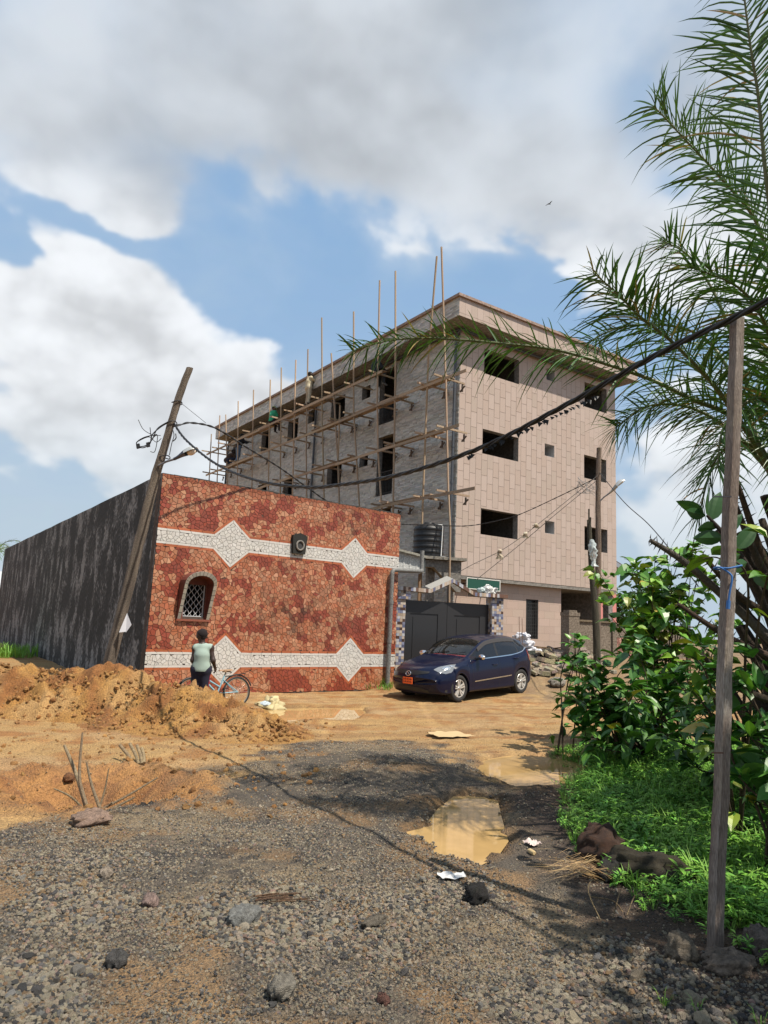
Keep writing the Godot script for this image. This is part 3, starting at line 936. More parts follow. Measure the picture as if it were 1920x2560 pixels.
func inset(p: PackedVector2Array, w: float) -> PackedVector2Array:
	# mitred inset of a counter-clockwise outline
	var out := PackedVector2Array()
	var k := p.size()
	for i in k:
		var a := p[(i + k - 1) % k]; var b := p[i]; var c := p[(i + 1) % k]
		var d1 := (b - a).normalized(); var d2 := (c - b).normalized()
		var n1 := Vector2(-d1.y, d1.x); var n2 := Vector2(-d2.y, d2.x)
		var m := (n1 + n2)
		var f := 1.0 + n1.dot(n2)
		if f < 0.15: f = 0.15
		out.append(b + m / f * w)
	return out
func streak_tex() -> ImageTexture:
	var im := Image.create(1024, 512, false, Image.FORMAT_RGB8)
	var a := FastNoiseLite.new(); a.seed = 61; a.frequency = 0.012; a.fractal_octaves = 5
	var e := FastNoiseLite.new(); e.seed = 62; e.frequency = 0.05; e.fractal_octaves = 4
	for y in 512:
		for x in 1024:
			var wob := e.get_noise_2d(x * 0.5, y * 0.5) * 14.0
			var s := a.get_noise_2d(x * 0.9 + wob, y * 0.42)
			var f := e.get_noise_2d(x * 0.55 + wob, y * 0.2)
			var g := e.get_noise_2d(x * 1.6, y * 1.5 + 900)
			var k := s * 1.3 + f * 0.6 + g * 0.55
			var lum := 0.012 + 0.022 * sm(-0.4, 0.4, s + g * 0.4) + 0.06 * sm(0.08, 0.18, k) + 0.10 * sm(0.38, 0.48, k) + 0.012 * g
			lum = pow(clampf(lum, 0.006, 1.0), 0.4545)
			im.set_pixel(x, y, Color(lum * 1.0, lum * 0.99, lum * 0.985))
	return ImageTexture.create_from_image(im)
func mosaic_frame() -> Transform3D:
	return Transform3D(Basis(Vector3.UP, deg_to_rad(38.77)), Vector3(-4.995, 0, -15.353))
func mosaic_building() -> void:
	var t := thing("tiled_house", "windowed house with red and white broken-tile front and blackened side", "building", Vector3(-4.995, 0, -15.353), deg_to_rad(38.77))
	var W := 7.02; var H := 4.86
	var hole := [0.76, 1.72, 1.26, 2.44]
	var b := Mb.new()
	for r in cut(0.0, -0.3, W, H, [hole]):
		b.box(Vector3(r[0], r[1], -0.24), Vector3(r[2], r[3], -0.001))
	var front := pm(t, "front_wall", b, tri_map(mat(Color(0.12, 0.085, 0.068), 0.95), M.soft, 1.0))
	# rough cement along the top
	b = Mb.new()
	var u := 0.0
	while u < W:
		var l := minf(rr(0.15, 0.4), W - u)
		b.box(Vector3(u, H, -0.23), Vector3(u + l, H + rr(0.012, 0.035), 0.004))
		u += l
	pm(t, "wall_cap", b, tri_map(mat(Color(0.07, 0.065, 0.058), 0.95), M.soft, 1.0))
	# room behind the window
	b = Mb.new()
	b.box(Vector3(0.3, 0.9, -2.6), Vector3(1.9, 3.2, -2.5)); b.box(Vector3(0.2, 0.9, -2.5), Vector3(0.3, 3.2, -0.25)); b.box(Vector3(1.9, 0.9, -2.5), Vector3(2.0, 3.2, -0.25))
	b.box(Vector3(0.2, 3.2, -2.6), Vector3(2.0, 3.3, -0.25)); b.box(Vector3(0.2, 0.8, -2.6), Vector3(2.0, 0.9, -0.25))
	pm(t, "inner_room", b, M.plaster)
	# blackened side wall, running back along the lot
	var sd := Basis(Vector3.UP, deg_to_rad(-38.77)) * Vector3(-0.5653, 0, -0.8249)
	var sn := sd.cross(Vector3.UP)
	if sn.dot(Basis(Vector3.UP, deg_to_rad(-38.77)) * Vector3(-1, 0, 0.3)) < 0: sn = -sn
	var L := 27.5
	b = Mb.new()
	var base := Vector3(-0.004, 0, -0.002)
	var k := 24
	for i in k:
		var a0 := base + sd * (L * i / k); var a1 := base + sd * (L * (i + 1) / k)
		var h0 := H + 0.02 * low.get_noise_1d(i * 4.0); var h1 := H + 0.02 * low.get_noise_1d(i * 4.0 + 4.0)
		var th := -sn * 0.22
		b.quad(a1 + Vector3(0, -0.4, 0), a1 + Vector3(0, h1, 0), a0 + Vector3(0, h0, 0), a0 + Vector3(0, -0.4, 0))
		for q in [Vector2(L * (i + 1) / k, 0.4), Vector2(L * (i + 1) / k, -h1), Vector2(L * i / k, -h0), Vector2(L * (i + 1) / k, 0.4), Vector2(L * i / k, -h0), Vector2(L * i / k, 0.4)]: b.u.append(Vector2(q.x / 10.5, q.y / 5.3))
		b.quad(a0 + th + Vector3(0, -0.4, 0), a0 + th + Vector3(0, h0, 0), a1 + th + Vector3(0, h1, 0), a1 + th + Vector3(0, -0.4, 0))
		b.quad(a0 + Vector3(0, h0, 0), a1 + Vector3(0, h1, 0), a1 + th + Vector3(0, h1, 0), a0 + th + Vector3(0, h0, 0))
		for z in 12: b.u.append(Vector2(0.13 + 0.01 * z, 0.2))
	var mt := mat(Color(1, 1, 1), 0.9)
	mt.albedo_texture = streak_tex()
	pm(t, "side_wall", b, mt)
	# outlines of the white bands with their lozenges
	var whites := []
	for r in [[3.30, 3.64, [[1.82, 3.47, 0.66, 0.565], [5.45, 3.47, 0.61, 0.545]]], [0.60, 0.935, [[1.85, 0.765, 0.62, 0.56], [5.46, 0.785, 0.6, 0.565]]]]:
		var pl := PackedVector2Array([Vector2(-0.08, r[0]), Vector2(W + 0.08, r[0]), Vector2(W + 0.08, r[1]), Vector2(-0.08, r[1])])
		for d in r[2]:
			var dm := PackedVector2Array([Vector2(d[0] - d[2], d[1]), Vector2(d[0], d[1] - d[3]), Vector2(d[0] + d[2], d[1]), Vector2(d[0], d[1] + d[3])])
			pl = Geometry2D.merge_polygons(pl, dm)[0]
		if poly_area(pl) < 0: pl.reverse()
		whites.append(pl)
	var pieces := []      # [polygon, colour, thickness]
	var rims := []
	var outer := []
	for pl in whites:
		var inn := inset(pl, 0.05)
		var out := inset(pl, -0.055)
		outer.append(out)
		for i in pl.size():
			var j: int = (i + 1) % pl.size()
			if absf(pl[i].x - pl[j].x) < 0.001 and (pl[i].x < 0.0 or pl[i].x > W): continue
			var n := int(maxf(1.0, round(pl[i].distance_to(pl[j]) / 0.28)))
			for s in n:
				var f0 := (s + 0.008) / n; var f1 := (s + 0.992) / n
				pieces.append([PackedVector2Array([pl[i].lerp(pl[j], f0), pl[i].lerp(pl[j], f1), inn[i].lerp(inn[j], f1), inn[i].lerp(inn[j], f0)]), jit(Color(0.78, 0.75, 0.70), 0.05), 0.011])
				var e := [out[i].lerp(out[j], f0), out[i].lerp(out[j], f1), pl[i].lerp(pl[j], f1 - 0.004), pl[i].lerp(pl[j], f0 + 0.004)]
				if true:
					pieces.append([PackedVector2Array(e), jit(Color(0.66, 0.21, 0.09), 0.18), 0.010])
		var bb := Rect2(pl[0], Vector2.ZERO)
		for q in pl: bb = bb.expand(q)
		var inner2 := inset(pl, 0.056)
		for s in shards(0.004, bb.position.y, W - 0.004, bb.end.y, 0.098, 0.085, 0.008):
			var ok := true
			for q in Geometry2D.intersect_polygons(s, inner2):
				if absf(poly_area(q)) > 0.0009:
					pieces.append([q, jit(Color(0.78, 0.75, 0.70), 0.07), 0.010 + rr(-0.002, 0.002)])
	# red field
	var hood := PackedVector2Array([Vector2(0.61, 1.64), Vector2(1.39, 1.64), Vector2(1.39, 2.47), Vector2(1.2, 2.68), Vector2(1.0, 2.74), Vector2(0.8, 2.68), Vector2(0.61, 2.47)])
	var vent := PackedVector2Array([Vector2(3.47, 3.40), Vector2(3.83, 3.40), Vector2(3.87, 3.86), Vector2(3.66, 3.93), Vector2(3.44, 3.86)])
	var patch := FastNoiseLite.new()
	patch.seed = 18; patch.frequency = 0.75; patch.fractal_octaves = 2
	var grime := FastNoiseLite.new()
	grime.seed = 19; grime.frequency = 2.2; grime.fractal_octaves = 4
	for s in shards(0.004, 0.0, W - 0.004, H, 0.098, 0.085, 0.010):
		var c: Vector2 = s[0]
		var list := [s]
		for o in [outer[0], outer[1], hood, vent]:
			var nx := []
			for q in list: nx.append_array(Geometry2D.clip_polygons(q, o))
			list = nx
		for q in list:
			var ar := absf(poly_area(q))
			if ar < 0.0012 or q.size() > 14: continue
			var m := Vector2.ZERO
			for e in q: m += e
			m /= q.size()
			var pn := patch.get_noise_2d(m.x * 1.2, m.y * 1.2) + 0.4 * patch.get_noise_2d(m.x * 5.0 + 30, m.y * 5.0)
			var col: Color
			if pn > 0.22 or rng.randf() < 0.05: col = jit(Color(0.44, 0.105, 0.062), 0.2)
			else: col = jit(Color(0.62, 0.215, 0.105).lerp(Color(0.82, 0.47, 0.29), pow(rng.randf(), 1.3) * 0.9), 0.16)
			# soot and moss stains
			var g := grime.get_noise_2d(m.x, m.y)
			var st := 0.9 * bumpat(m.x, m.y, 3.6, 1.9, 1.25, 0.75) + 0.8 * bumpat(m.x, m.y, 5.6, 4.35, 1.1, 0.4) + 0.7 * bumpat(m.x, m.y, 5.3, 1.75, 0.35, 0.6) + 0.5 * bumpat(m.x, m.y, 4.0, 4.8, 2.4, 0.12) + 0.35 * bumpat(m.x, m.y, 3.3, 3.1, 0.8, 0.2)
			col = col.lerp(Color(0.10, 0.045, 0.03), clampf(st * (0.35 + 1.3 * g), 0.0, 0.85))
			if m.y > H - 0.1: col = jit(Color(0.46, 0.15, 0.07), 0.15)
			pieces.append([q, col, 0.010 + rr(-0.003, 0.003)])
	for p in pieces:
		var q: PackedVector2Array = p[0]
		for i in q.size(): q[i].x = clampf(q[i].x, 0.003, W - 0.003)
		p[0] = q
	pieces.sort_custom(func(p, q): return absf(poly_area(p[0])) > absf(poly_area(q[0])))
	var field := Mb.new()
	var white_field := Mb.new()
	for i in pieces.size():
		var p = pieces[i]
		if i < 295:
			var one := Mb.new()
			var m := Vector2.ZERO
			for e in p[0]: m += e
			m /= p[0].size()
			var q := PackedVector2Array()
			for e in p[0]: q.append(e - m)
			plate(one, q, 0.0, p[2], p[1], 0.04)
			var o := part(front, "tile", one.mesh(), M.tile if p[1].b > 0.45 else M.red_tile)
			o.position = Vector3(m.x, m.y, 0.0)
		else: plate(white_field if p[1].b > 0.45 else field, p[0], 0.0, p[2], p[1], 0.05)
	pm(front, "tile_field", field, M.red_tile).set_meta("kind", "stuff")
	pm(front, "white_tile_field", white_field, M.tile).set_meta("kind", "stuff")
	# arched window hood, leaning out at the top
	var W0 := pm(t, "window", window_hood(), M.vcg)
	var gr := Mb.new()
	for i in 9:
		var y0: float = hole[1] + 0.03 + i * 0.083
		var path := PackedVector3Array()
		for j in 25:
			var x: float = lerpf(hole[0] + 0.01, hole[2] - 0.01, j / 24.0)
			path.append(Vector3(x, y0 + 0.042 * sin(j / 24.0 * TAU * 3.5 + (PI if i % 2 else 0.0)), -0.05))
		gr.tube(path, 0.0075, 5)
	gr.beam(Vector3(hole[0] + 0.012, hole[1], -0.05), Vector3(hole[0] + 0.012, hole[3], -0.05), 0.022, 0.022)
	gr.beam(Vector3(hole[2] - 0.012, hole[1], -0.05), Vector3(hole[2] - 0.012, hole[3], -0.05), 0.022, 0.022)
	gr.beam(Vector3(hole[0] + 0.03, hole[1] + 0.012, -0.05), Vector3(hole[2] - 0.03, hole[1] + 0.012, -0.05), 0.02, 0.02)
	pm(W0, "grille", gr, mat(Color(0.42, 0.42, 0.43), 0.5))
	var rim := Mb.new()
	for q in hood_rim(): plate3(rim, q, jit(Color(0.55, 0.52, 0.45), 0.15))
	pm(W0, "rim_tiles", rim, M.tile).set_meta("kind", "stuff")
	# vent block with its pipe end
	var vb := Mb.new()
	var dk := Color(0.03, 0.028, 0.025)
	plate(vb, vent, 0.0, 0.10, dk)
	var v0 := pm(t, "vent_block", vb, tri_map(mat(Color(1, 1, 1), 0.95, true), M.soft, 2.5))
	var rg := Mb.new()
	var ring := PackedVector3Array()
	for j in 25: ring.append(Vector3(3.655 + 0.105 * cos(TAU * j / 24), 3.61 + 0.115 * sin(TAU * j / 24), 0.115))
	rg.tube(ring, 0.024, 8, Color(0.30, 0.27, 0.19), false)
	pm(v0, "pipe_ring", rg, M.concrete)
	var dsk := PackedVector2Array()
	for j in 20: dsk.append(Vector2(3.655 + 0.09 * cos(TAU * j / 20), 3.61 + 0.1 * sin(TAU * j / 20)))
	var dd := Mb.new()
	plate(dd, dsk, 0.101, 0.004, Color(0.008, 0.008, 0.008))
	pm(v0, "pipe_mouth", dd, M.dark)
	# plastic downpipe
	var p := Mb.new()
	p.tube(PackedVector3Array([Vector3(6.69, -0.15, 0.13), Vector3(6.69, 3.1, 0.13), Vector3(6.70, 3.19, 0.13), Vector3(6.75, 3.24, 0.13), Vector3(6.83, 3.25, 0.13), Vector3(7.75, 3.29, 0.13), Vector3(7.82, 3.31, 0.10), Vector3(7.85, 3.38, 0.06), Vector3(7.85, 3.9, 0.06)]), 0.062, 12)
	for y in [1.25, 2.3]: p.tube(PackedVector3Array([Vector3(6.69, y, 0.13), Vector3(6.69, y + 0.1, 0.13)]), 0.072, 12)
	pm(t, "downpipe", p, tri_map(mat(Color(0.25, 0.25, 0.24), 0.6), M.soft, 1.5))
func plate3(b: Mb, q: Array, col: Color) -> void:
	var n: Vector3 = (q[2] - q[0]).cross(q[1] - q[0]).normalized() * 0.008
	b.quad(q[0] + n, q[1] + n, q[2] + n, q[3] + n, col)
	for i in 4: b.quad(q[i], q[(i + 1) % 4], q[(i + 1) % 4] + n, q[i] + n, col)
func hood_lines() -> Array:
	var o := []; var i := []
	o.append(Vector2(0.62, 1.66)); i.append(Vector2(0.70, 1.66))
	o.append(Vector2(0.62, 2.1)); i.append(Vector2(0.70, 2.1))
	for k in 13:
		var a := PI - PI * k / 12.0
		o.append(Vector2(1.0 + 0.38 * cos(a), 2.45 + 0.28 * sin(a)))
		i.append(Vector2(1.0 + 0.30 * cos(a), 2.43 + 0.20 * sin(a)))
	o.append(Vector2(1.38, 2.1)); i.append(Vector2(1.30, 2.1))
	o.append(Vector2(1.38, 1.66)); i.append(Vector2(1.30, 1.66))
	return [o, i]
func hood_at(p: Vector2) -> Vector3:
	return Vector3(p.x, p.y, 0.05 + 0.34 * (p.y - 1.66))
func window_hood() -> Mb:
	var b := Mb.new()
	var h := hood_lines()
	var red := Color(0.20, 0.05, 0.03)
	for k in h[0].size() - 1:
		var o0: Vector2 = h[0][k]; var o1: Vector2 = h[0][k + 1]; var i0: Vector2 = h[1][k]; var i1: Vector2 = h[1][k + 1]
		var a := hood_at(o0); var c := hood_at(o1); var d := hood_at(i0); var e := hood_at(i1)
		b.quad(Vector3(o0.x, o0.y, 0.0), Vector3(o1.x, o1.y, 0.0), c, a, jit(red, 0.25))
		b.quad(d, e, Vector3(i1.x, i1.y, 0.0), Vector3(i0.x, i0.y, 0.0), jit(red, 0.25))
		b.quad(a, c, e, d, Color(0.06, 0.055, 0.05))
	# wall faces round the opening inside the hood
	for r in [[0.70, 1.66, 0.757, 2.5], [1.263, 1.66, 1.30, 2.5], [0.757, 2.443, 1.263, 2.63]]:
		b.box(Vector3(r[0], r[1], 0.0005), Vector3(r[2], r[3], 0.008), jit(red, 0.2))
	b.box(Vector3(0.6, 1.62, 0.0005), Vector3(1.4, 1.665, 0.07), Color(0.3, 0.09, 0.05))
	return b
func hood_rim() -> Array:
	var h := hood_lines()
	var out := []
	for k in h[0].size() - 1:
		var n := 3 if k < 2 or k > 13 else 1
		for s in n:
			var f0 := (s + 0.06) / n; var f1 := (s + 0.94) / n
			var w := rr(0.1, 0.9)
			var a := hood_at(h[0][k].lerp(h[0][k + 1], f0)); var b := hood_at(h[0][k].lerp(h[0][k + 1], f1))
			var c := hood_at(h[1][k].lerp(h[1][k + 1], f1)); var d := hood_at(h[1][k].lerp(h[1][k + 1], f0))
			out.append([a, b, b.lerp(c, 0.9), a.lerp(d, 0.9)])
	return out

# ---------------------------------------------------------------- scaffold
const POLES := [[[23.29, 13.41], [22.98, 10.34]], [[22.05, 14.38], [21.57, 10.08]], [[21.04, 14.2], [19.86, 9.78]], [[19.17, 14.62], [18.3, 9.46]], [[16.98, 14.77], [16.18, 8.97]], [[14.77, 14.78], [14.01, 8.49]], [[13.47, 15.11], [12.56, 8.2]], [[11.79, 15.04], [11.16, 7.93]], [[10.51, 15.23], [9.99, 9.7], [9.67, 7.58]], [[9.26, 16.48], [8.55, 10.83], [7.97, 7.21]], [[8.1, 14.28], [6.91, 8.84], [6.62, 7.04]], [[7.0, 11.46], [6.91, 8.84]], [[6.25, 15.71], [5.78, 10.78], [4.93, 6.55]], [[4.21, 16.41], [3.96, 10.88], [3.71, 8.59], [3.29, 6.37]], [[3.04, 16.36], [2.73, 12.0], [2.48, 6.14]], [[0.27, 15.82], [0.58, 11.79], [0.61, 5.5]], [[0.0, 16.09], [-0.49, 10.82], [-0.84, 6.38], [-0.98, 5.23]]]
func scaffold() -> void:
	var t := thing("timber_scaffold", "rough timber pole scaffold along the grey stone side", "scaffold", Vector3(2.655, 0, -25.41), deg_to_rad(34.4))
	var wood := Color(0.52, 0.375, 0.25)
	var at := func(p: Array, y: float) -> float:
		for i in p.size() - 1:
			if y <= p[i][1] and y >= p[i + 1][1]: return lerpf(p[i + 1][0], p[i][0], (y - p[i + 1][1]) / (p[i][1] - p[i + 1][1]))
		return p[p.size() - 1][0] if y < p[p.size() - 1][1] else p[0][0]
	var idx := 0
	for p in POLES:
		var b := Mb.new()
		var pts := []
		for q in p: pts.append(Vector3(-1.1, q[1], -q[0]))
		var l = p[p.size() - 1]
		if idx != 11: pts.append(Vector3(-1.1, 0.1, -(l[0] - 0.12)))
		var col := jit(wood, 0.2)
		for i in pts.size() - 1:
			var s := Vector3(0.004 * i, 0, 0.003 * i)
			b.beam(pts[i] + s, pts[i + 1] + s + Vector3(0, -0.06, 0), 0.052 + 0.002 * (i % 2), 0.056, jit(col, 0.1), Vector3.RIGHT)
		pm(t, "pole", b, M.wood)
		idx += 1
	var lev := [[12.1, 3.6, 23.4], [10.68, -1.7, 23.2], [8.72, -1.4, 15.2], [6.33, -2.3, 4.4]]
	for q in lev:
		var u: float = q[1]
		var side := 0
		while u < q[2] - 0.2:
			var v := minf(u + rr(3.6, 4.4), q[2])
			var b := Mb.new()
			b.beam(Vector3(-1.16 - 0.012 * side, q[0] + rr(-0.04, 0.04), -u), Vector3(-1.16 - 0.012 * side, q[0] + rr(-0.04, 0.04), -v - 0.25), 0.028, 0.11, jit(wood, 0.2), Vector3.RIGHT)
			pm(t, "ledger", b, M.wood)
			u = v
			side = 1 - side
	for j in 4:
		for p in POLES:
			var y: float = lev[j][0]
			if y > p[0][1] - 0.3: continue
			var u: float = at.call(p, y)
			if u < lev[j][1] or u > lev[j][2] + 0.4: continue
			if j == 0 and (u < 3.4): continue
			var b := Mb.new()
			var du := rr(0.08, 0.16)
			b.beam(Vector3(-1.45 - rr(0, 0.25), y + 0.1 + rr(-0.02, 0.03), -u - du), Vector3(-0.03, y + 0.1, -u - du + rr(-0.1, 0.1)), 0.05, 0.07, jit(wood, 0.25))
			pm(t, "putlog", b, M.wood)
			if j > 0:
				b = Mb.new()
				b.beam(Vector3(-0.11, y - 0.22, -u - du - 0.08), Vector3(-0.11, y + 0.06, -u - du - 0.08), 0.05, 0.05, jit(Color(0.16, 0.12, 0.09), 0.2))
				b.beam(Vector3(-0.11, y - 0.19, -u - du - 0.2), Vector3(-0.11, y - 0.02, -u - du + 0.06), 0.04, 0.05, jit(Color(0.16, 0.12, 0.09), 0.2))
				pm(t, "wall_cleat", b, M.wood)
	# foot boards
	for q in [[12.1, 8.4, 13.2], [12.1, 14.0, 18.5], [10.68, -0.6, 1.7], [10.68, 2.4, 6.4], [10.68, 6.0, 9.9], [10.68, 17.4, 21.4], [8.72, -0.2, 3.4], [8.72, 5.8, 9.6], [6.33, 0.0, 3.6]]:
		for s in 2:
			var b := Mb.new()
			b.beam(Vector3(-0.95 + s * 0.28, q[0] + 0.165 + 0.004 * s, -q[1] - rr(0, 0.3)), Vector3(-0.95 + s * 0.26, q[0] + 0.165 + 0.004 * s, -q[2] + rr(0, 0.3)), 0.22, 0.035, jit(wood, 0.2), Vector3.RIGHT)
			pm(t, "foot_board", b, M.wood)

# ---------------------------------------------------------------- gateway, water tank, lean-to
func patch_tiles(b: Mb, o: Vector3, x: Vector3, y: Vector3, w: float, h: float, n: Vector3) -> void:
	# small square tiles in blue, sand, brown and lilac over a w x h face
	var s := 0.08
	var nx := int(maxf(1.0, round(w / s))); var ny := int(maxf(1.0, round(h / s)))
	var pal := [Color(0.15, 0.16, 0.27), Color(0.56, 0.43, 0.32), Color(0.10, 0.05, 0.032), Color(0.62, 0.62, 0.66), Color(0.64, 0.54, 0.45), Color(0.28, 0.30, 0.42)]
	for j in ny:
		for i in nx:
			var c: Color = pal[[0, 1, 2, 3, 4, 5, 4, 3, 1][(i * 2 + j * 5 + int(rng.randf() * 3.4)) % 9]]
			var a := x * (w / nx * 0.475); var d := y * (h / ny * 0.475)
			_tile(b, o + x * (w * (i + 0.5) / nx) + y * (h * (j + 0.5) / ny), a, d, n * 0.008, jit(c, 0.15))
func tiled_box(core: Mb, skin: Mb, a: Vector3, b: Vector3) -> void:
	core.box(a, b, Color(0.2, 0.19, 0.18))
	var s := b - a
	patch_tiles(skin, Vector3(a.x, a.y, b.z), Vector3.RIGHT, Vector3.UP, s.x, s.y, Vector3.BACK)
	patch_tiles(skin, Vector3(a.x, a.y, a.z), Vector3.BACK, Vector3.UP, s.z, s.y, Vector3.LEFT)
	patch_tiles(skin, Vector3(b.x, a.y, b.z), Vector3.FORWARD, Vector3.UP, s.z, s.y, Vector3.RIGHT)
	patch_tiles(skin, Vector3(a.x, a.y, a.z), Vector3.RIGHT, Vector3.BACK, s.x, s.z, Vector3.DOWN)
func gate_and_yard() -> void:
	var t := thing("gateway", "gateway of patchwork-tiled pillars and peaked lintel with black doors", "gate", Vector3(0.40, 0, -20.08), deg_to_rad(23.9))
	var core: Mb; var skin: Mb
	for q in [[0.04, 0.37, -0.1, 2.48], [3.30, 3.70, -0.1, 2.68]]:
		core = Mb.new(); skin = Mb.new()
		tiled_box(core, skin, Vector3(q[0], q[2], -0.34), Vector3(q[1], q[3], 0.0))
		var p := pm(t, "pillar", core, M.vcg)
		pm(p, "pillar_tiles", skin, M.tile).set_meta("kind", "stuff")
	core = Mb.new(); skin = Mb.new()
	tiled_box(core, skin, Vector3(-0.06, 2.482, -0.4), Vector3(0.50, 2.72, 0.05))
	var cp := pm(t, "capital", core, M.vcg)
	pm(cp, "capital_tiles", skin, M.tile).set_meta("kind", "stuff")
	# lintel: flat, peak, flat; it leans back a little
	core = Mb.new(); skin = Mb.new()
	var prof := [Vector2(-0.1, 2.73), Vector2(1.12, 2.70), Vector2(1.86, 3.05), Vector2(2.62, 2.69), Vector2(3.80, 2.69)]
	for i in 4:
		var a: Vector2 = prof[i]; var c: Vector2 = prof[i + 1]
		var th := 0.115
		var A := Vector3(a.x, a.y, 0.1); var C := Vector3(c.x, c.y, 0.1)
		var up := Vector3(0, th, 0); var bk := Vector3(0, 0.10 if i == 1 or i == 2 else 0.0, -0.4)
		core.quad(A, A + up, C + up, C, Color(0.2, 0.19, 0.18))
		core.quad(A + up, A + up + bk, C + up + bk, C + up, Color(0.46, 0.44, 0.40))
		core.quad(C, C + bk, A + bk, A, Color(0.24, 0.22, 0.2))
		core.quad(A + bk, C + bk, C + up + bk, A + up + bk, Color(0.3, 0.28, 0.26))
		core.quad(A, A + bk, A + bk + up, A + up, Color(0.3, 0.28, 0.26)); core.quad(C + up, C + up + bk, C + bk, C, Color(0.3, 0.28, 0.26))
		var d := (C - A)
		var n := int(round(d.length() / 0.08))
		var pal := [Color(0.24, 0.25, 0.38), Color(0.62, 0.49, 0.38), Color(0.20, 0.11, 0.08), Color(0.66, 0.66, 0.70), Color(0.68, 0.60, 0.52)]
		for k in n:
			var f := d / n
			_tile(skin, A + f * (k + 0.5) + up * 0.5 + Vector3(0, 0, 0.001), f * 0.475, up * 0.47, Vector3(0, 0, 0.008), jit(pal[rng.randi() % 5], 0.15))
	var li := pm(t, "lintel", core, M.vcg)
	pm(li, "lintel_tiles", skin, M.tile).set_meta("kind", "stuff")
	# two sheet-steel leaves with raised frames
	for s in 2:
		var x0 := 0.385 if s == 0 else 1.85
		var x1 := 1.84 if s == 0 else 3.285
		var b := Mb.new()
		b.box(Vector3(x0, 0.12, -0.24), Vector3(x1, 2.47, -0.21))
		var leaf := pm(t, "gate_leaf", b, mat(Color(0.020, 0.020, 0.022), 0.42))
		b = Mb.new()
		for f in [[x0, 0.12, x1, 0.3], [x0, 2.1, x1, 2.47], [x0, 0.3, x0 + 0.24, 2.1], [x1 - 0.3, 0.3, x1, 2.1]]:
			b.box(Vector3(f[0] + 0.001, f[1], -0.209), Vector3(f[2] - 0.001, f[3], -0.188))
		b.box(Vector3(x0 + 0.34, 0.4, -0.209), Vector3(x1 - 0.40, 2.0, -0.196))
		pm(leaf, "leaf_frame", b, mat(Color(0.020, 0.020, 0.022), 0.42))
		b = Mb.new()
		var hx := x1 - 0.14 if s == 0 else x0 + 0.14
		b.tube(PackedVector3Array([Vector3(hx - 0.07, 1.22, -0.13), Vector3(hx + 0.07, 1.22, -0.13)]), 0.016, 8)
		b.tube(PackedVector3Array([Vector3(hx, 1.22, -0.13), Vector3(hx, 1.22, -0.2)]), 0.02, 8)
		pm(leaf, "handle", b, M.steel)
	# bags dumped on the lintel
	var g := thing("plastic_bag", "crumpled white plastic bag lying on the gate lintel", "bag", Transform3D(Basis(Vector3.UP, deg_to_rad(23.9)), Vector3(0.40, 0, -20.08)) * Vector3(3.25, 2.8, -0.12))
	pm(g, "bag_body", lump(0.20, 0.12, 0.14, 5, Color(0.52, 0.52, 0.5), 0.9), mat(Color(1, 1, 1), 0.6, true))
	pm(g, "bag_knot", lump_at(Vector3(-0.24, 0.03, 0.05), 0.12, 0.09, 0.1, 6, Color(0.36, 0.42, 0.42), 0.5), mat(Color(1, 1, 1), 0.6, true))
	# concrete platform with water tank
	var st := thing("tank_stand", "grey concrete stand with sloping bracket under the water tank", "stand", Vector3(1.9, 0, -24.6), deg_to_rad(12))
	var b := Mb.new()
	b.box(Vector3(-0.95, 4.02, -0.7), Vector3(0.92, 4.12, 0.7))
	pm(st, "slab", b, tri_map(mat(Color(0.34, 0.31, 0.26), 0.95), M.soft, 1.2))
	b = Mb.new()
	b.box(Vector3(-0.32, 0.3, -0.12), Vector3(-0.06, 4.0, 0.14))
	pm(st, "column", b, M.concrete)
	b = Mb.new()
	var pr := PackedVector2Array([Vector2(-0.65, 4.0), Vector2(0.78, 4.0), Vector2(0.78, 2.95), Vector2(0.62, 2.95), Vector2(-0.2, 3.75), Vector2(-0.65, 3.75)])
	plate(b, pr, 0.18, 0.34, Color.WHITE)
	pm(st, "bracket", b, M.concrete)
	var tk := thing("water_tank", "black ribbed plastic water tank on its concrete stand", "tank", Vector3(1.62, 4.125, -24.55))
	b = Mb.new()
	var g2 := []
	var pf := []
	for i in 44:
		var y := i / 43.0 * 1.02
		var k := fmod(y, 0.2)
		pf.append(Vector2(0.53 + (0.018 if k > 0.13 else 0.0) - (0.01 if k > 0.155 and k < 0.175 else 0.0), y))
	pf.append_array([Vector2(0.52, 1.05), Vector2(0.44, 1.12), Vector2(0.3, 1.17), Vector2(0.2, 1.19), Vector2(0.2, 1.23), Vector2(0.0, 1.24)])
	for p in pf:
		var row := PackedVector3Array()
		for j in 33: row.append(Vector3(p.x * cos(TAU * j / 32), p.y, p.x * sin(TAU * j / 32)))
		g2.append(row)
	b.grid(g2, Color.WHITE, false)
	pm(tk, "tank_body", b, M.black_plastic)
	b = Mb.new()
	for a in [0.3, 2.2, 3.6, 5.2]: b.obox(Vector3(0.5 * cos(a), 1.06, 0.5 * sin(a)), Vector3(0.05, 0, 0), Vector3(0, 0.05, 0), Vector3(0, 0, 0.05))
	pm(tk, "lifting_lug", b, M.black_plastic).set_meta("kind", "stuff")
	b = Mb.new()
	b.tube(PackedVector3Array([Vector3(0.30, 1.12, 0.42), Vector3(0.42, 1.12, 0.44), Vector3(0.45, 1.05, 0.44), Vector3(0.42, 0.03, 0.43), Vector3(0.7, -0.04, 0.6)]), 0.016, 7)
	pm(tk, "feed_pipe", b, mat(Color(0.65, 0.65, 0.63), 0.5))
	# lean-to of corrugated sheet beside the wall
	var ln := thing("lean_to", "small corrugated metal lean-to between tiled wall and tank", "shed", Vector3(0.86, 0, -21.6), deg_to_rad(20))
	b = Mb.new()
	var prow := []
	var n2 := 40
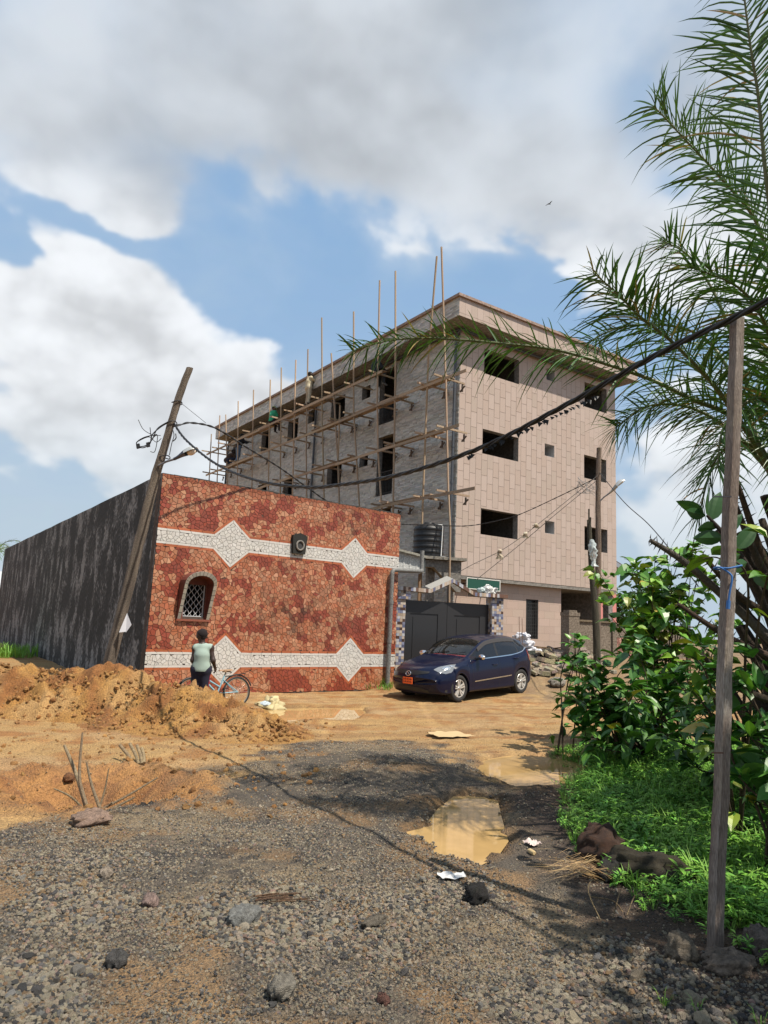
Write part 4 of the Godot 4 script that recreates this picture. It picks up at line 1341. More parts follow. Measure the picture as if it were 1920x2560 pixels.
	for r in 2:
		var row := PackedVector3Array()
		for i in n2 + 1:
			var x := -0.42 + 0.86 * i / n2
			var y := 3.38 if r == 0 else 4.0 - 0.12 * i / n2
			row.append(Vector3(x, y, 0.0 + (0.018 if i % 10 < 2 else 0.0)))
		prow.append(row)
	b.grid(prow, Color.WHITE, true)
	pm(ln, "sheet_panel", b, tri_map(mat(Color(0.72, 0.73, 0.71), 0.6), M.soft, 1.5))
	b = Mb.new()
	b.quad(Vector3(-0.45, 4.05, 0.14), Vector3(-0.45, 4.22, -1.6), Vector3(0.52, 4.06, -1.6), Vector3(0.52, 3.89, 0.14))
	b.beam(Vector3(-0.45, 4.02, 0.12), Vector3(0.52, 3.86, 0.12), 0.05, 0.07, Color.WHITE, Vector3.BACK)
	pm(ln, "roof_sheet", b, tri_map(mat(Color(0.42, 0.40, 0.33), 0.7), M.soft, 1.5))
	b = Mb.new()
	b.quad(Vector3(-0.42, 3.36, 0.24), Vector3(-0.42, 3.42, -0.8), Vector3(0.42, 3.40, -0.8), Vector3(0.42, 3.34, 0.24))
	for i in 5: b.beam(Vector3(-0.38 + i * 0.19, 3.36, 0.24), Vector3(-0.38 + i * 0.19, 3.41, -0.8), 0.07, 0.025)
	pm(ln, "lower_roof_sheet", b, tri_map(mat(Color(0.4, 0.38, 0.33), 0.7), M.soft, 1.5))
	b = Mb.new()
	b.beam(Vector3(0.40, 0.2, -0.1), Vector3(0.40, 3.34, -0.1), 0.07, 0.07)
	pm(ln, "post", b, mat(Color(0.22, 0.13, 0.07), 0.9))
	b = Mb.new()
	b.beam(Vector3(0.47, 3.4, 0.05), Vector3(0.47, 3.88, 0.05), 0.06, 0.05)
	pm(ln, "corner_post", b, mat(Color(0.05, 0.06, 0.06), 0.8))

func lump_at(o: Vector3, rx: float, ry: float, rz: float, seed_: int, col: Color, rough: float, seg := 14) -> Mb:
	var b := lump(rx, ry, rz, seed_, col, rough, seg)
	for i in b.v.size(): b.v[i] += o
	return b
# irregular faceted body resting on y = 0
func lump(rx: float, ry: float, rz: float, seed_: int, col: Color, rough: float, seg := 14) -> Mb:
	var f := FastNoiseLite.new()
	f.seed = seed_; f.frequency = 0.9; f.fractal_octaves = 3; f.fractal_gain = 0.6
	var g := []
	var k := []
	for i in seg + 1:
		var a := PI * i / seg
		var row := PackedVector3Array(); var cr := PackedColorArray()
		for j in seg * 2 + 1:
			var p := TAU * (j % (seg * 2)) / (seg * 2)
			var d := Vector3(sin(a) * cos(p), cos(a), sin(a) * sin(p))
			var s := 1.0 + rough * f.get_noise_3dv(d * 1.4) + rough * 0.4 * f.get_noise_3dv(d * 4.0 + Vector3(7, 0, 0))
			row.append(Vector3(d.x * rx * s, maxf(ry * 0.8 + d.y * ry * s, 0.0), d.z * rz * s))
			var q := 1.0 + 0.5 * f.get_noise_3dv(d * 3.0 + Vector3(0, 9, 0))
			cr.append(Color(col.r * q, col.g * q, col.b * q))
		g.append(row); k.append(cr)
	var b := Mb.new()
	b.grid(g, k, true)
	return b

# ---------------------------------------------------------------- fence, poles, cables, rubble, far houses
func smooth_path(p: Array, n := 8) -> PackedVector3Array:
	var out := PackedVector3Array()
	var k := p.size()
	for i in k - 1:
		var a: Vector3 = p[maxi(i - 1, 0)]; var b: Vector3 = p[i]; var c: Vector3 = p[i + 1]; var d: Vector3 = p[mini(i + 2, k - 1)]
		for j in n:
			out.append(b.cubic_interpolate(c, a, d, float(j) / n))
	out.append(p[k - 1])
	return out
func twisted(b: Mb, path: PackedVector3Array, strands: int, r: float, rs: float, pitch: float, sides := 6) -> void:
	for s in strands:
		var o := PackedVector3Array()
		var l := 0.0
		for i in path.size():
			if i > 0: l += path[i].distance_to(path[i - 1])
			var d := (path[mini(i + 1, path.size() - 1)] - path[maxi(i - 1, 0)]).normalized()
			var x := d.cross(Vector3.UP).normalized(); var y := x.cross(d)
			var a := TAU * (l / pitch + float(s) / strands)
			o.append(path[i] + (x * cos(a) + y * sin(a)) * r)
		b.tube(o, rs, sides)
func along(a: Vector3, d: Vector3, list: Array) -> Array:
	var o := []
	for q in list: o.append(Vector3(a.x + d.x * q[0], q[1], a.z + d.z * q[0]))
	return o
func trunk_post(pts: Array, radii: Array, col: Color, seed_: int, sides := 14) -> Mb:
	# gnarled round pole
	var path := smooth_path(pts, 10)
	var b := Mb.new()
	var g := []; var k := []
	var f := FastNoiseLite.new()
	f.seed = seed_; f.frequency = 1.2; f.fractal_octaves = 3
	for i in path.size():
		var t := float(i) / (path.size() - 1) * (radii.size() - 1)
		var r: float = lerpf(radii[int(t)], radii[mini(int(t) + 1, radii.size() - 1)], t - int(t))
		var row := PackedVector3Array(); var cr := PackedColorArray()
		for j in sides + 1:
			var a := TAU * (j % sides) / sides
			var d := Vector3(cos(a), 0, sin(a))
			var n := f.get_noise_3d(d.x * 1.5, path[i].y * 2.0, d.z * 1.5)
			row.append(path[i] + d * r * (1.0 + 0.16 * n))
			var q := 1.0 + 0.7 * f.get_noise_3d(d.x * 3.0 + 5, path[i].y * 1.1, d.z * 3.0)
			cr.append(Color(col.r * q, col.g * q, col.b * q))
		g.append(row); k.append(cr)
	b.grid(g, k, false)
	var e := path.size() - 1
	for j in sides: b.tri(path[e], g[e][j], g[e][j + 1], Color(col.r * 1.3, col.g * 1.3, col.b * 1.3))
	return b
func street_light(p: Node, from: Vector3, tip: Vector3, body: Color, with_bulb: bool) -> void:
	var d := (tip - from)
	var b := Mb.new()
	var elbow := from + d * 0.42
	b.tube(PackedVector3Array([from, from + d * 0.2 + Vector3(0, 0.02, 0), elbow]), [0.022, 0.022, 0.024], 8)
	pm(p, "lamp_arm", b, mat(Color(0.13, 0.13, 0.14), 0.6))
	# gear housing and hooded reflector
	var x := d.normalized()
	var s := x.cross(Vector3.UP).normalized()
	var y := s.cross(x)
	var L := d.length() * 0.62
	var g := []
	var n := 12
	for i in n + 1:
		var t := float(i) / n
		var w := 0.035 + 0.085 * sm(0.0, 0.7, t) * (1.0 - 0.75 * sm(0.86, 1.0, t))
		var h := 0.035 + 0.075 * sm(0.05, 0.65, t) * (1.0 - 0.8 * sm(0.82, 1.0, t))
		var row := PackedVector3Array()
		for j in 13:
			var a := PI * j / 12.0
			row.append(elbow + x * (L * t) + s * cos(a) * w + y * sin(a) * h)
		g.append(row)
	b = Mb.new()
	var gh := []
	for i in 7: gh.append(g[i])
	b.grid(gh, Color.WHITE, false)
	var under := []
	for i in 7: under.append(PackedVector3Array([g[i][12], g[i][12].lerp(g[i][0], 0.5) - y * 0.03, g[i][0]]))
	b.grid(under, Color.WHITE, false)
	pm(p, "lamp_housing", b, mat(body, 0.45))
	b = Mb.new()
	gh = []
	for i in range(6, n + 1): gh.append(g[i])
	b.grid(gh, Color.WHITE, false)
	pm(p, "lamp_reflector", b, mat(Color(0.62, 0.62, 0.58), 0.25, false, 0.5))
	if with_bulb:
		b = Mb.new()
		var c := elbow + x * (L * 0.74) - y * 0.005
		var gg := []
		for i in 11:
			var a := PI * i / 10.0
			var row := PackedVector3Array()
			for j in 17:
				var q := TAU * j / 16
				row.append(c + x * cos(a) * 0.095 + (s * cos(q) + y * sin(q)) * sin(a) * 0.065)
			gg.append(row)
		b.grid(gg, Color.WHITE, false)
		pm(p, "bulb", b, mat(Color(0.62, 0.52, 0.42), 0.25))
func rag(at: Vector3, h: float, col: Color, seed_: int, label: String) -> void:
	var t := thing("hanging_rag", label, "rag", at)
	var g := []
	var f := FastNoiseLite.new(); f.seed = seed_; f.frequency = 3.0
	for i in 9:
		var row := PackedVector3Array()
		for j in 7:
			var u := j / 6.0 - 0.5
			var v := i / 8.0
			row.append(Vector3(u * 0.16 * (0.5 + v) + 0.08 * f.get_noise_2d(v * 3, 1.0), 0.03 - v * h + 0.03 * f.get_noise_2d(u * 4, v * 4), 0.06 * f.get_noise_2d(u * 6 + 9, v * 3)))
		g.append(row)
	var b := Mb.new()
	b.grid(g, col)
	pm(t, "cloth", b, M.cloth)
	pm(t, "knot", lump_at(Vector3(0, -0.03, 0), 0.06, 0.05, 0.05, seed_, col, 0.5, 8), M.cloth)
func chunk(s: float, seed_: int, col: Color) -> Mb:
	# broken slab piece
	var r := RandomNumberGenerator.new(); r.seed = seed_
	var n := r.randi_range(5, 7)
	var top := []; var bot := []
	var b := Mb.new()
	for i in n:
		var a := TAU * (i + r.randf_range(-0.3, 0.3)) / n
		var q := s * r.randf_range(0.6, 1.1)
		top.append(Vector3(cos(a) * q * 0.92, s * r.randf_range(0.2, 0.34), sin(a) * q * 0.92))
		bot.append(Vector3(cos(a) * q, -s * 0.12, sin(a) * q))
	var c := Vector3(0, s * 0.29, 0)
	for i in n:
		var j := (i + 1) % n
		var k := Color(col.r * r.randf_range(0.85, 1.1), col.g * r.randf_range(0.85, 1.1), col.b * r.randf_range(0.85, 1.1))
		b.tri(c, top[i], top[j], k)
		b.quad(top[i], bot[i], bot[j], top[j], k)
	return b
func fence_and_poles() -> void:
	# leaning pole by the tiled house
	var t := thing("utility_pole", "leaning weathered tree-trunk pole with lamp by the dark wall", "pole", Vector3(-5.4, 0, -14.0))
	var o := -Vector3(-5.4, 0, -14.0)
	pm(t, "trunk", trunk_post([Vector3(-5.45, -0.3, -14.0) + o, Vector3(-5.23, 0.82, -14.0) + o, Vector3(-4.93, 2.87, -14.0) + o, Vector3(-4.70, 4.48, -14.0) + o, Vector3(-4.58, 5.1, -14.0) + o, Vector3(-4.48, 5.65, -14.0) + o, Vector3(-4.36, 6.25, -14.0) + o, Vector3(-4.2, 6.86, -14.0) + o], [0.125, 0.12, 0.108, 0.095, 0.083, 0.078, 0.073, 0.068], Color(0.27, 0.215, 0.165), 3), M.bark)
	street_light(t, Vector3(-4.62, 4.72, -13.9) + o, Vector3(-3.84, 5.04, -13.72) + o, Color(0.05, 0.06, 0.09), true)
	var b := Mb.new()
	for q in [[-4.55, 4.93, 0.105], [-4.47, 5.66, 0.1], [-4.40, 6.1, 0.097]]:
		var ring := PackedVector3Array()
		for j in 13: ring.append(Vector3(q[0] + q[2] * 1.08 * cos(TAU * j / 12), q[1] + 0.02 * sin(TAU * j / 12 * 2), -14.0 + q[2] * 1.08 * sin(TAU * j / 12)) + o)
		b.tube(ring, 0.011, 6, Color.WHITE, false)
	pm(t, "wire_binding", b, M.cable).set_meta("kind", "stuff")
	# loose wire ends
	t = thing("wire_tangle", "tangle of loose black wires hanging on the leaning pole", "wires", Vector3(-4.6, 5.4, -13.9))
	o = Vector3(4.6, -5.4, 13.9)
	for q in [[[-4.5, 5.64], [-4.72, 5.5], [-4.78, 5.25], [-4.9, 5.12], [-5.06, 5.1]], [[-4.5, 5.63], [-4.66, 5.52], [-4.80, 5.35], [-4.84, 5.16], [-5.0, 5.08], [-5.1, 5.16], [-4.95, 5.28], [-4.7, 5.36]], [[-5.12, 5.66], [-4.98, 5.45], [-4.8, 5.36], [-4.62, 5.34]], [[-5.1, 5.2], [-4.86, 5.3], [-4.7, 5.2], [-4.6, 5.28]], [[-4.85, 5.5], [-4.82, 5.3], [-4.68, 5.34], [-4.72, 5.02], [-4.8, 5.0]], [[-4.4, 5.5], [-4.35, 5.35], [-4.4, 5.2], [-4.42, 4.95]], [[-4.33, 5.4], [-4.3, 5.3], [-4.36, 5.24]]]:
		var pts := []
		for e in q: pts.append(Vector3(e[0], e[1], -13.88 + rr(-0.04, 0.05)) + o)
		b = Mb.new()
		b.tube(smooth_path(pts, 6), rr(0.006, 0.014), 6)
		pm(t, "wire", b, M.cable)
	b = Mb.new()
	for e in [[-5.06, 5.1], [-4.86, 5.14]]: b.obox(Vector3(e[0], e[1], -13.86) + o, Vector3(0.03, 0.01, 0), Vector3(-0.01, 0.045, 0), Vector3(0, 0, 0.025))
	pm(t, "clamp", b, M.cable).set_meta("kind", "stuff")
	t = thing("paper_sheet", "folded white paper stuck on the leaning pole", "paper", Vector3(-4.92, 1.5, -13.80))
	b = Mb.new()
	b.tri(Vector3(0.0, 0.24, 0), Vector3(0.02, -0.12, 0.02), Vector3(-0.12, -0.14, 0.0), Color(0.75, 0.75, 0.78)); b.tri(Vector3(0.0, 0.24, 0), Vector3(0.13, 0.02, 0.06), Vector3(0.02, -0.14, 0.02), Color(0.72, 0.72, 0.75))
	b.tri(Vector3(0.0, 0.24, -0.003), Vector3(-0.12, -0.14, -0.003), Vector3(0.02, -0.12, 0.017), Color(0.75, 0.75, 0.78))
	pm(t, "sheet", b, M.vc)
	# street lamp on the right
	t = thing("street_lamp", "tall straight wooden pole carrying a small street lamp", "street lamp", Vector3(6.5, 0.5, -21.0))
	o = -Vector3(6.5, 0.5, -21.0)
	pm(t, "trunk", trunk_post([Vector3(6.47, 0.3, -21) + o, Vector3(6.49, 2.0, -21) + o, Vector3(6.53, 4.2, -21) + o, Vector3(6.53, 5.8, -21) + o, Vector3(6.57, 7.42, -21) + o], [0.1, 0.1, 0.085, 0.08, 0.075], Color(0.30, 0.22, 0.165), 5), M.bark)
	street_light(t, Vector3(6.55, 5.72, -20.95) + o, Vector3(7.22, 6.34, -20.7) + o, Color(0.28, 0.27, 0.24), false)
	# snapped post with a plastic bag tied round it
	t = thing("broken_post", "mossy snapped post with splintered top next to lamp pole", "post", Vector3(6.3, 0.5, -20.5))
	o = -Vector3(6.3, 0.5, -20.5)
	pm(t, "trunk", trunk_post([Vector3(6.34, 0.3, -20.5) + o, Vector3(6.29, 2.1, -20.5) + o, Vector3(6.16, 3.8, -20.5) + o, Vector3(6.1, 4.95, -20.5) + o], [0.11, 0.1, 0.08, 0.06], Color(0.095, 0.085, 0.055), 6), M.bark)
	b = Mb.new()
	for q in [[-0.03, 0.12], [0.0, 0.45], [0.035, 0.2]]:
		b.beam(Vector3(6.1 + q[0], 4.85, -20.5) + o, Vector3(6.1 + q[0] * 1.3, 4.95 + q[1], -20.5) + o, 0.035, 0.05, Color(0.085, 0.075, 0.05))
	pm(t, "splinter", b, M.bark).set_meta("kind", "stuff")
	t = thing("plastic_bag", "clear plastic bag tied round the snapped mossy post", "bag", Vector3(6.15, 4.1, -20.4))
	var pl := mat(Color(0.62, 0.70, 0.70), 0.3)
	pl.transparency = BaseMaterial3D.TRANSPARENCY_ALPHA
	pl.albedo_color.a = 0.5
	pm(t, "film", bag_film(), pl)
	# concrete fence
	t = thing("concrete_fence", "weathered concrete fence with mossy thick post beside rubble", "fence", Vector3(5.95, 0.4, -22.0), deg_to_rad(24))
	var cm := bump(tri_map(mat(Color(0.36, 0.305, 0.245), 0.95), noise_tex(71, 0.03, 5, Color(0.4, 0.37, 0.34), Color(1, 1, 1), 512), 0.9), M.bumpy, 1.0)
	b = Mb.new()
	b.box(Vector3(-0.2, -0.1, -0.2), Vector3(0.2, 1.85, 0.2)); b.box(Vector3(-0.215, 1.851, -0.215), Vector3(0.215, 1.96, 0.215)); b.box(Vector3(-0.15, 1.961, -0.15), Vector3(0.15, 2.03, 0.15))
	pm(t, "post", b, cm)
	b = Mb.new()
	b.box(Vector3(0.202, -0.1, -0.06), Vector3(1.62, 1.70, 0.04)); b.box(Vector3(1.78, -0.1, -0.06), Vector3(5.2, 1.64, 0.04))
	pm(t, "panel", b, cm).set_meta("kind", "stuff")
	b = Mb.new()
	b.box(Vector3(1.621, -0.1, -0.1), Vector3(1.779, 1.68, 0.1))
	pm(t, "post", b, cm)
	b = Mb.new()
	var x := 0.21
	while x < 5.0:
		var l := rr(0.3, 0.8)
		b.box(Vector3(x, 1.70 if x < 1.5 else 1.682, -0.1), Vector3(minf(x + l, 5.2) - 0.004, (1.735 if x < 1.5 else 1.715) + rr(0, 0.02), 0.09))
		x += l
	pm(t, "coping", b, tri_map(mat(Color(0.26, 0.20, 0.13), 0.95), M.soft, 1.5)).set_meta("kind", "stuff")
	b = Mb.new()
	b.box(Vector3(1.84, 0.35, 0.041), Vector3(2.5, 1.25, 0.048))
	pm(t, "faded_poster", b, tri_map(mat(Color(0.50, 0.27, 0.22), 0.85), noise_tex(72, 0.02, 4, Color(0.55, 0.5, 0.5), Color(1, 1, 1), 256, FastNoiseLite.TYPE_SIMPLEX_SMOOTH, [[0.62, Color(0.7, 0.66, 0.64)], [0.66, Color(1, 1, 1)]]), 1.6))
	# cables
	var A := Vector3(-4.43, 0, -14.0)
	var D := Vector3(2.226 + 4.437, 0, -4.25 + 14.0).normalized()
	b = Mb.new()
	var path := smooth_path(along(A, D, [[0.0, 5.66], [0.9, 5.12], [2.65, 4.35], [4.39, 3.81], [5.96, 3.49], [6.9, 3.39], [8.13, 3.33], [9.38, 3.39], [10.33, 3.55], [11.09, 3.71], [11.5, 3.78], [11.81, 3.82], [12.4, 3.95], [13.6, 4.4]]), 14)
	twisted(b, path, 3, 0.0125, 0.0125, 0.62)
	var cb := thing("power_cable", "thick twisted black cable sagging across to the near post", "cable", Vector3.ZERO)
	pm(cb, "strands", b, M.cable)
	b = Mb.new()
	for i in 46:
		var q := A + D * rr(9.2, 10.7)
		var yq := 3.36 + (Vector2(q.x - A.x, q.z - A.z).length() - 9.2) * 0.15
		b.tri(Vector3(q.x - 0.02, yq - 0.02, q.z), Vector3(q.x + 0.025, yq - 0.025, q.z), Vector3(q.x + rr(-0.02, 0.02), yq - rr(0.045, 0.075), q.z + 0.01))
	pm(cb, "frayed_tape", b, M.cable).set_meta("kind", "stuff")
	var D2 := Vector3(1.63 + 4.43, 0, -10.2).normalized()
	b = Mb.new()
	twisted(b, smooth_path(along(A, D2, [[0.0, 5.58], [0.2, 5.68], [0.5, 5.8], [1.21, 5.87], [2.29, 5.68], [3.51, 5.47], [4.71, 5.19], [5.84, 4.97], [7.99, 4.85], [9.72, 4.96], [11.86, 5.25]]), 10), 2, 0.011, 0.014, 0.5)
	twisted(b, smooth_path(along(Vector3(1.63, 0, -24.2), Vector3(4.87, 0, 3.2).normalized(), [[0.0, 5.25], [0.87, 5.17], [1.62, 5.16], [2.5, 5.27], [3.34, 5.46], [4.66, 5.98], [5.55, 6.36], [5.8, 6.47]]), 8), 2, 0.008, 0.010, 0.5)
	var c2 := thing("power_cable", "thinner black cable running from leaning pole past the tank", "cable", Vector3.ZERO)
	pm(c2, "strands", b, M.cable).set_meta("kind", "stuff")
	b = Mb.new()
	b.tube(PackedVector3Array([Vector3(-4.36, 6.12, -13.93), Vector3(-3.86, 5.79, -14.36)]), 0.005, 5)
	pm(c2, "stay_wire", b, M.cable)
	var w := thing("service_wire", "thin grey wire with rags from lamp pole to gate", "wire", Vector3.ZERO)
	for q in [[[2.11, 3.25, -20.8], [2.7, 3.61, -20.8], [3.53, 4.06, -20.85], [4.25, 4.58, -20.9], [4.98, 5.2, -20.93], [5.97, 6.06, -20.97], [6.5, 6.53, -20.95]], [[2.9, 3.2, -21.3], [4.1, 4.25, -21.1], [5.2, 5.25, -21.0], [6.5, 6.4, -20.95]]]:
		var pts := []
		for e in q: pts.append(Vector3(e[0], e[1], e[2]))
		b = Mb.new()
		b.tube(smooth_path(pts, 6), 0.010, 5)
		pm(w, "strand", b, mat(Color(0.10, 0.09, 0.08), 0.7))
	w = thing("service_wire", "thin dark wire dropping from lamp pole into the bushes", "wire", Vector3.ZERO)
	b = Mb.new()
	b.tube(smooth_path([Vector3(6.56, 6.66, -21), Vector3(6.63, 5.37, -19), Vector3(6.52, 4.47, -17), Vector3(6.26, 3.56, -15), Vector3(5.9, 2.7, -13)], 8), 0.012, 5)
	pm(w, "strand", b, M.cable)
	rag(Vector3(3.53, 4.06, -20.85), 0.28, Color(0.42, 0.36, 0.27), 2, "dirty cloth strip hanging lowest on the thin wire")
	rag(Vector3(4.3, 4.62, -20.9), 0.16, Color(0.50, 0.45, 0.34), 3, "bunched cream rag midway along the thin wire")
	rag(Vector3(4.62, 4.9, -20.92), 0.12, Color(0.44, 0.38, 0.27), 4, "small tan rag highest on the thin wire")
	# bundle of loose wires on the lamp pole
	t = thing("wire_tangle", "knot of thin grey wires on the lamp pole", "wires", Vector3(6.3, 6.2, -20.95))
	for k in 7:
		var pts := []
		for j in 5: pts.append(Vector3(rr(-0.45, 0.15), rr(-0.3, 0.3), rr(-0.05, 0.1)))
		b = Mb.new()
		b.tube(smooth_path(pts, 5), 0.006, 4)
		pm(t, "wire", b, mat(Color(0.2, 0.2, 0.2), 0.6))
	# reinforcing bars, sacks, rubble, offcuts
	t = thing("rebar", "three thin upright rusty bars beside the white sacks", "rebar", Vector3(4.2, 0.6, -21.5))
	for q in [[0.0, 0.9], [0.07, 1.55], [0.16, 1.5]]:
		b = Mb.new()
		b.tube(PackedVector3Array([Vector3(q[0], -0.2, 0), Vector3(q[0] + 0.01, q[1] * 0.5, 0.01), Vector3(q[0] - 0.01, q[1], 0)]), 0.009, 5)
		pm(t, "bar", b, mat(Color(0.16, 0.09, 0.06), 0.9))
	var k3 := 0
	for q in [[4.35, 0.0, 0.3, 0.16], [4.7, 0.0, 0.32, 0.15], [4.5, 0.24, 0.3, 0.15], [4.42, 0.46, 0.24, 0.14]]:
		var sx: float = q[0]; var z := -21.9
		var s := thing("cement_sack", ["bulging white sack at the left foot of the pile", "bulging white sack at the right foot of the pile", "white sack in the middle of the pile", "crumpled white sack on top of the pile"][k3], "sack", Vector3(sx, hgt(sx, z) + q[1] - 0.02, z), rr(-0.3, 0.3), "white sacks behind the car")
		pm(s, "sack_body", lump(q[2], q[3], 0.22, 40 + k3, Color(0.50, 0.50, 0.54), 0.6), mat(Color(1, 1, 1), 0.6, true))
		pm(s, "sack_ear", lump_at(Vector3(q[2] * 0.85, q[3] * 0.9, 0.05), 0.07, 0.05, 0.06, 50 + k3, Color(0.55, 0.56, 0.62), 0.6, 8), mat(Color(1, 1, 1), 0.6, true))
		k3 += 1
	t = thing("rubble_heap", "bank of broken concrete slabs below the pink wall", "rubble", Vector3(5.2, 0.5, -21.2))
	var kinds := []
	for i in 8: kinds.append(chunk(0.16, 300 + i, [Color(0.58, 0.46, 0.33), Color(0.5, 0.43, 0.34), Color(0.62, 0.49, 0.34)][i % 3]).mesh())
	for i in 150:
		var cx := rr(4.35, 6.9); var cz := -rr(20.4, 23.2)
		if absf(cx - 5.95) < 0.3 and cz < -21.6: continue
		var c := part(t, "chunk", kinds[i % 8], M.rock)
		c.position = Vector3(cx, hgt(cx, cz) + rr(-0.02, 0.12), cz) - t.position
		c.rotation = Vector3(rr(-0.35, 0.35), rr(0, TAU), rr(-0.35, 0.35))
		c.scale = Vector3.ONE * rr(0.6, 1.9)
	t = thing("rubble_rock", "lone pale rock below the concrete rubble bank", "rock", Vector3(5.0, hgt(5.0, -19.8), -19.8), 0.4)
	pm(t, "rock_body", lump(0.24, 0.14, 0.18, 91, Color(0.40, 0.36, 0.30), 0.35), M.rock)
	t = thing("timber_offcuts", "thin timber offcuts lying along the foot of pink wall", "planks", Vector3(5.2, hgt(5.2, -22.7), -22.7))
	for q in [[-0.8, 0.12, 0.1, 1.0, 0.1, -0.2], [-0.5, 0.2, 0.3, 0.9, 0.12, 0.2], [-0.2, 0.1, 0.5, 1.2, 0.28, 0.1], [-0.9, 0.22, 0.4, 0.2, 0.18, 0.5]]:
		b = Mb.new()
		b.beam(Vector3(q[0], q[1], q[2]), Vector3(q[3], q[4], q[5]), 0.05, 0.035, jit(Color(0.36, 0.22, 0.12), 0.2))
		pm(t, "plank", b, M.wood)
	# houses beyond
	t = thing("far_house", "pink house with silver metal roof behind the block", "building", Vector3(13.0, 0, -40.0), deg_to_rad(20))
	b = Mb.new(); b.box(Vector3(-2.0, 0.3, -6), Vector3(0.55, 5.0, 0)); pm(t, "wall", b, mat(Color(0.55, 0.22, 0.20), 0.9))
	b = Mb.new()
	b.quad(Vector3(-2.5, 7.1, 0.4), Vector3(-2.5, 7.1, -6.5), Vector3(1.6, 5.3, -6.5), Vector3(1.6, 5.3, 0.4)); b.quad(Vector3(-2.5, 7.05, 0.4), Vector3(1.6, 5.25, 0.4), Vector3(1.6, 4.98, 0.4), Vector3(-2.5, 6.8, 0.4))
	pm(t, "roof", b, mat(Color(0.30, 0.32, 0.36), 0.4, false, 0.3))
	t = thing("far_house", "small house with red wall left of the dark wall", "building", Vector3(-27.5, 0, -46.0), 0.3)
	b = Mb.new(); b.box(Vector3(-4, 0, -5), Vector3(3.0, 2.9, 0)); pm(t, "wall", b, mat(Color(0.5, 0.10, 0.08), 0.9))
	b = Mb.new(); b.quad(Vector3(-4.4, 2.9, 0.4), Vector3(-4.4, 4.2, -2.5), Vector3(3.4, 4.2, -2.5), Vector3(3.4, 2.9, 0.4)); pm(t, "roof", b, mat(Color(0.4, 0.42, 0.42), 0.5))
	# near timber post with cord and nails
	var pp := thing("timber_post", "near squared timber post at the right with blue cord", "post", Vector3(1.97, 0, -4.25))
	var wm := tri_map(mat(Color(1, 1, 1), 0.9, true), noise_tex(73, 0.03, 5, Color(0.45, 0.42, 0.4), Color(1, 1, 1), 512), 1.6, false)
	wm.uv1_scale = Vector3(9.0, 0.7, 9.0)
	bump(wm, M.bumpy, 0.8)
	pm(pp, "shaft", squared_post(), wm)
	b = Mb.new()
	b.beam(Vector3(0.055, 1.1, 0.05), Vector3(-0.02, 1.1, 0.068), 0.007, 0.007, Color(0.10, 0.04, 0.02))
	b.beam(Vector3(0.17, 2.62, 0.02), Vector3(0.06, 2.615, 0.02), 0.007, 0.007, Color(0.03, 0.03, 0.04))
	pm(pp, "nail", b, M.vc).set_meta("kind", "stuff")
	var cd := thing("blue_cord", "blue cord knotted round the near timber post", "cord", Vector3(2.13, 2.12, -4.29))
	b = Mb.new()
	b.tube(smooth_path([Vector3(-0.07, 0.06, 0.05), Vector3(-0.03, 0.055, 0.075), Vector3(0.05, 0.075, 0.07), Vector3(0.065, 0.07, 0.0), Vector3(0.03, 0.06, -0.06), Vector3(-0.06, 0.06, -0.05), Vector3(-0.07, 0.06, 0.05), Vector3(-0.02, 0.02, 0.075), Vector3(-0.015, -0.02, 0.08), Vector3(-0.03, -0.1, 0.075), Vector3(-0.035, -0.15, 0.072)], 5), 0.006, 6)
	b.tube(smooth_path([Vector3(-0.035, -0.14, 0.072), Vector3(-0.04, -0.19, 0.07)], 3), 0.012, 6)
	pm(cd, "cord", b, mat(Color(0.03, 0.13, 0.36), 0.7))
func bag_film() -> Mb:
	var g := []
	var f := FastNoiseLite.new(); f.seed = 4; f.frequency = 2.0
	for i in 15:
		var v := i / 14.0
		var r := 0.04 + 0.11 * pow(sin(PI * clampf(v * 1.15, 0, 1)), 0.8)
		if v > 0.8: r = 0.05 + 0.09 * (v - 0.8) / 0.2
		var row := PackedVector3Array()
		for j in 13:
			var a := TAU * (j % 12) / 12
			var k := r * (0.75 + 0.9 * f.get_noise_3d(cos(a) * 1.5, v * 4, sin(a) * 1.5))
			row.append(Vector3(cos(a) * k + 0.06 * v, 0.38 - v * 0.8, sin(a) * k))
		g.append(row)
	var b := Mb.new()
	b.grid(g, Color.WHITE, true)
	return b
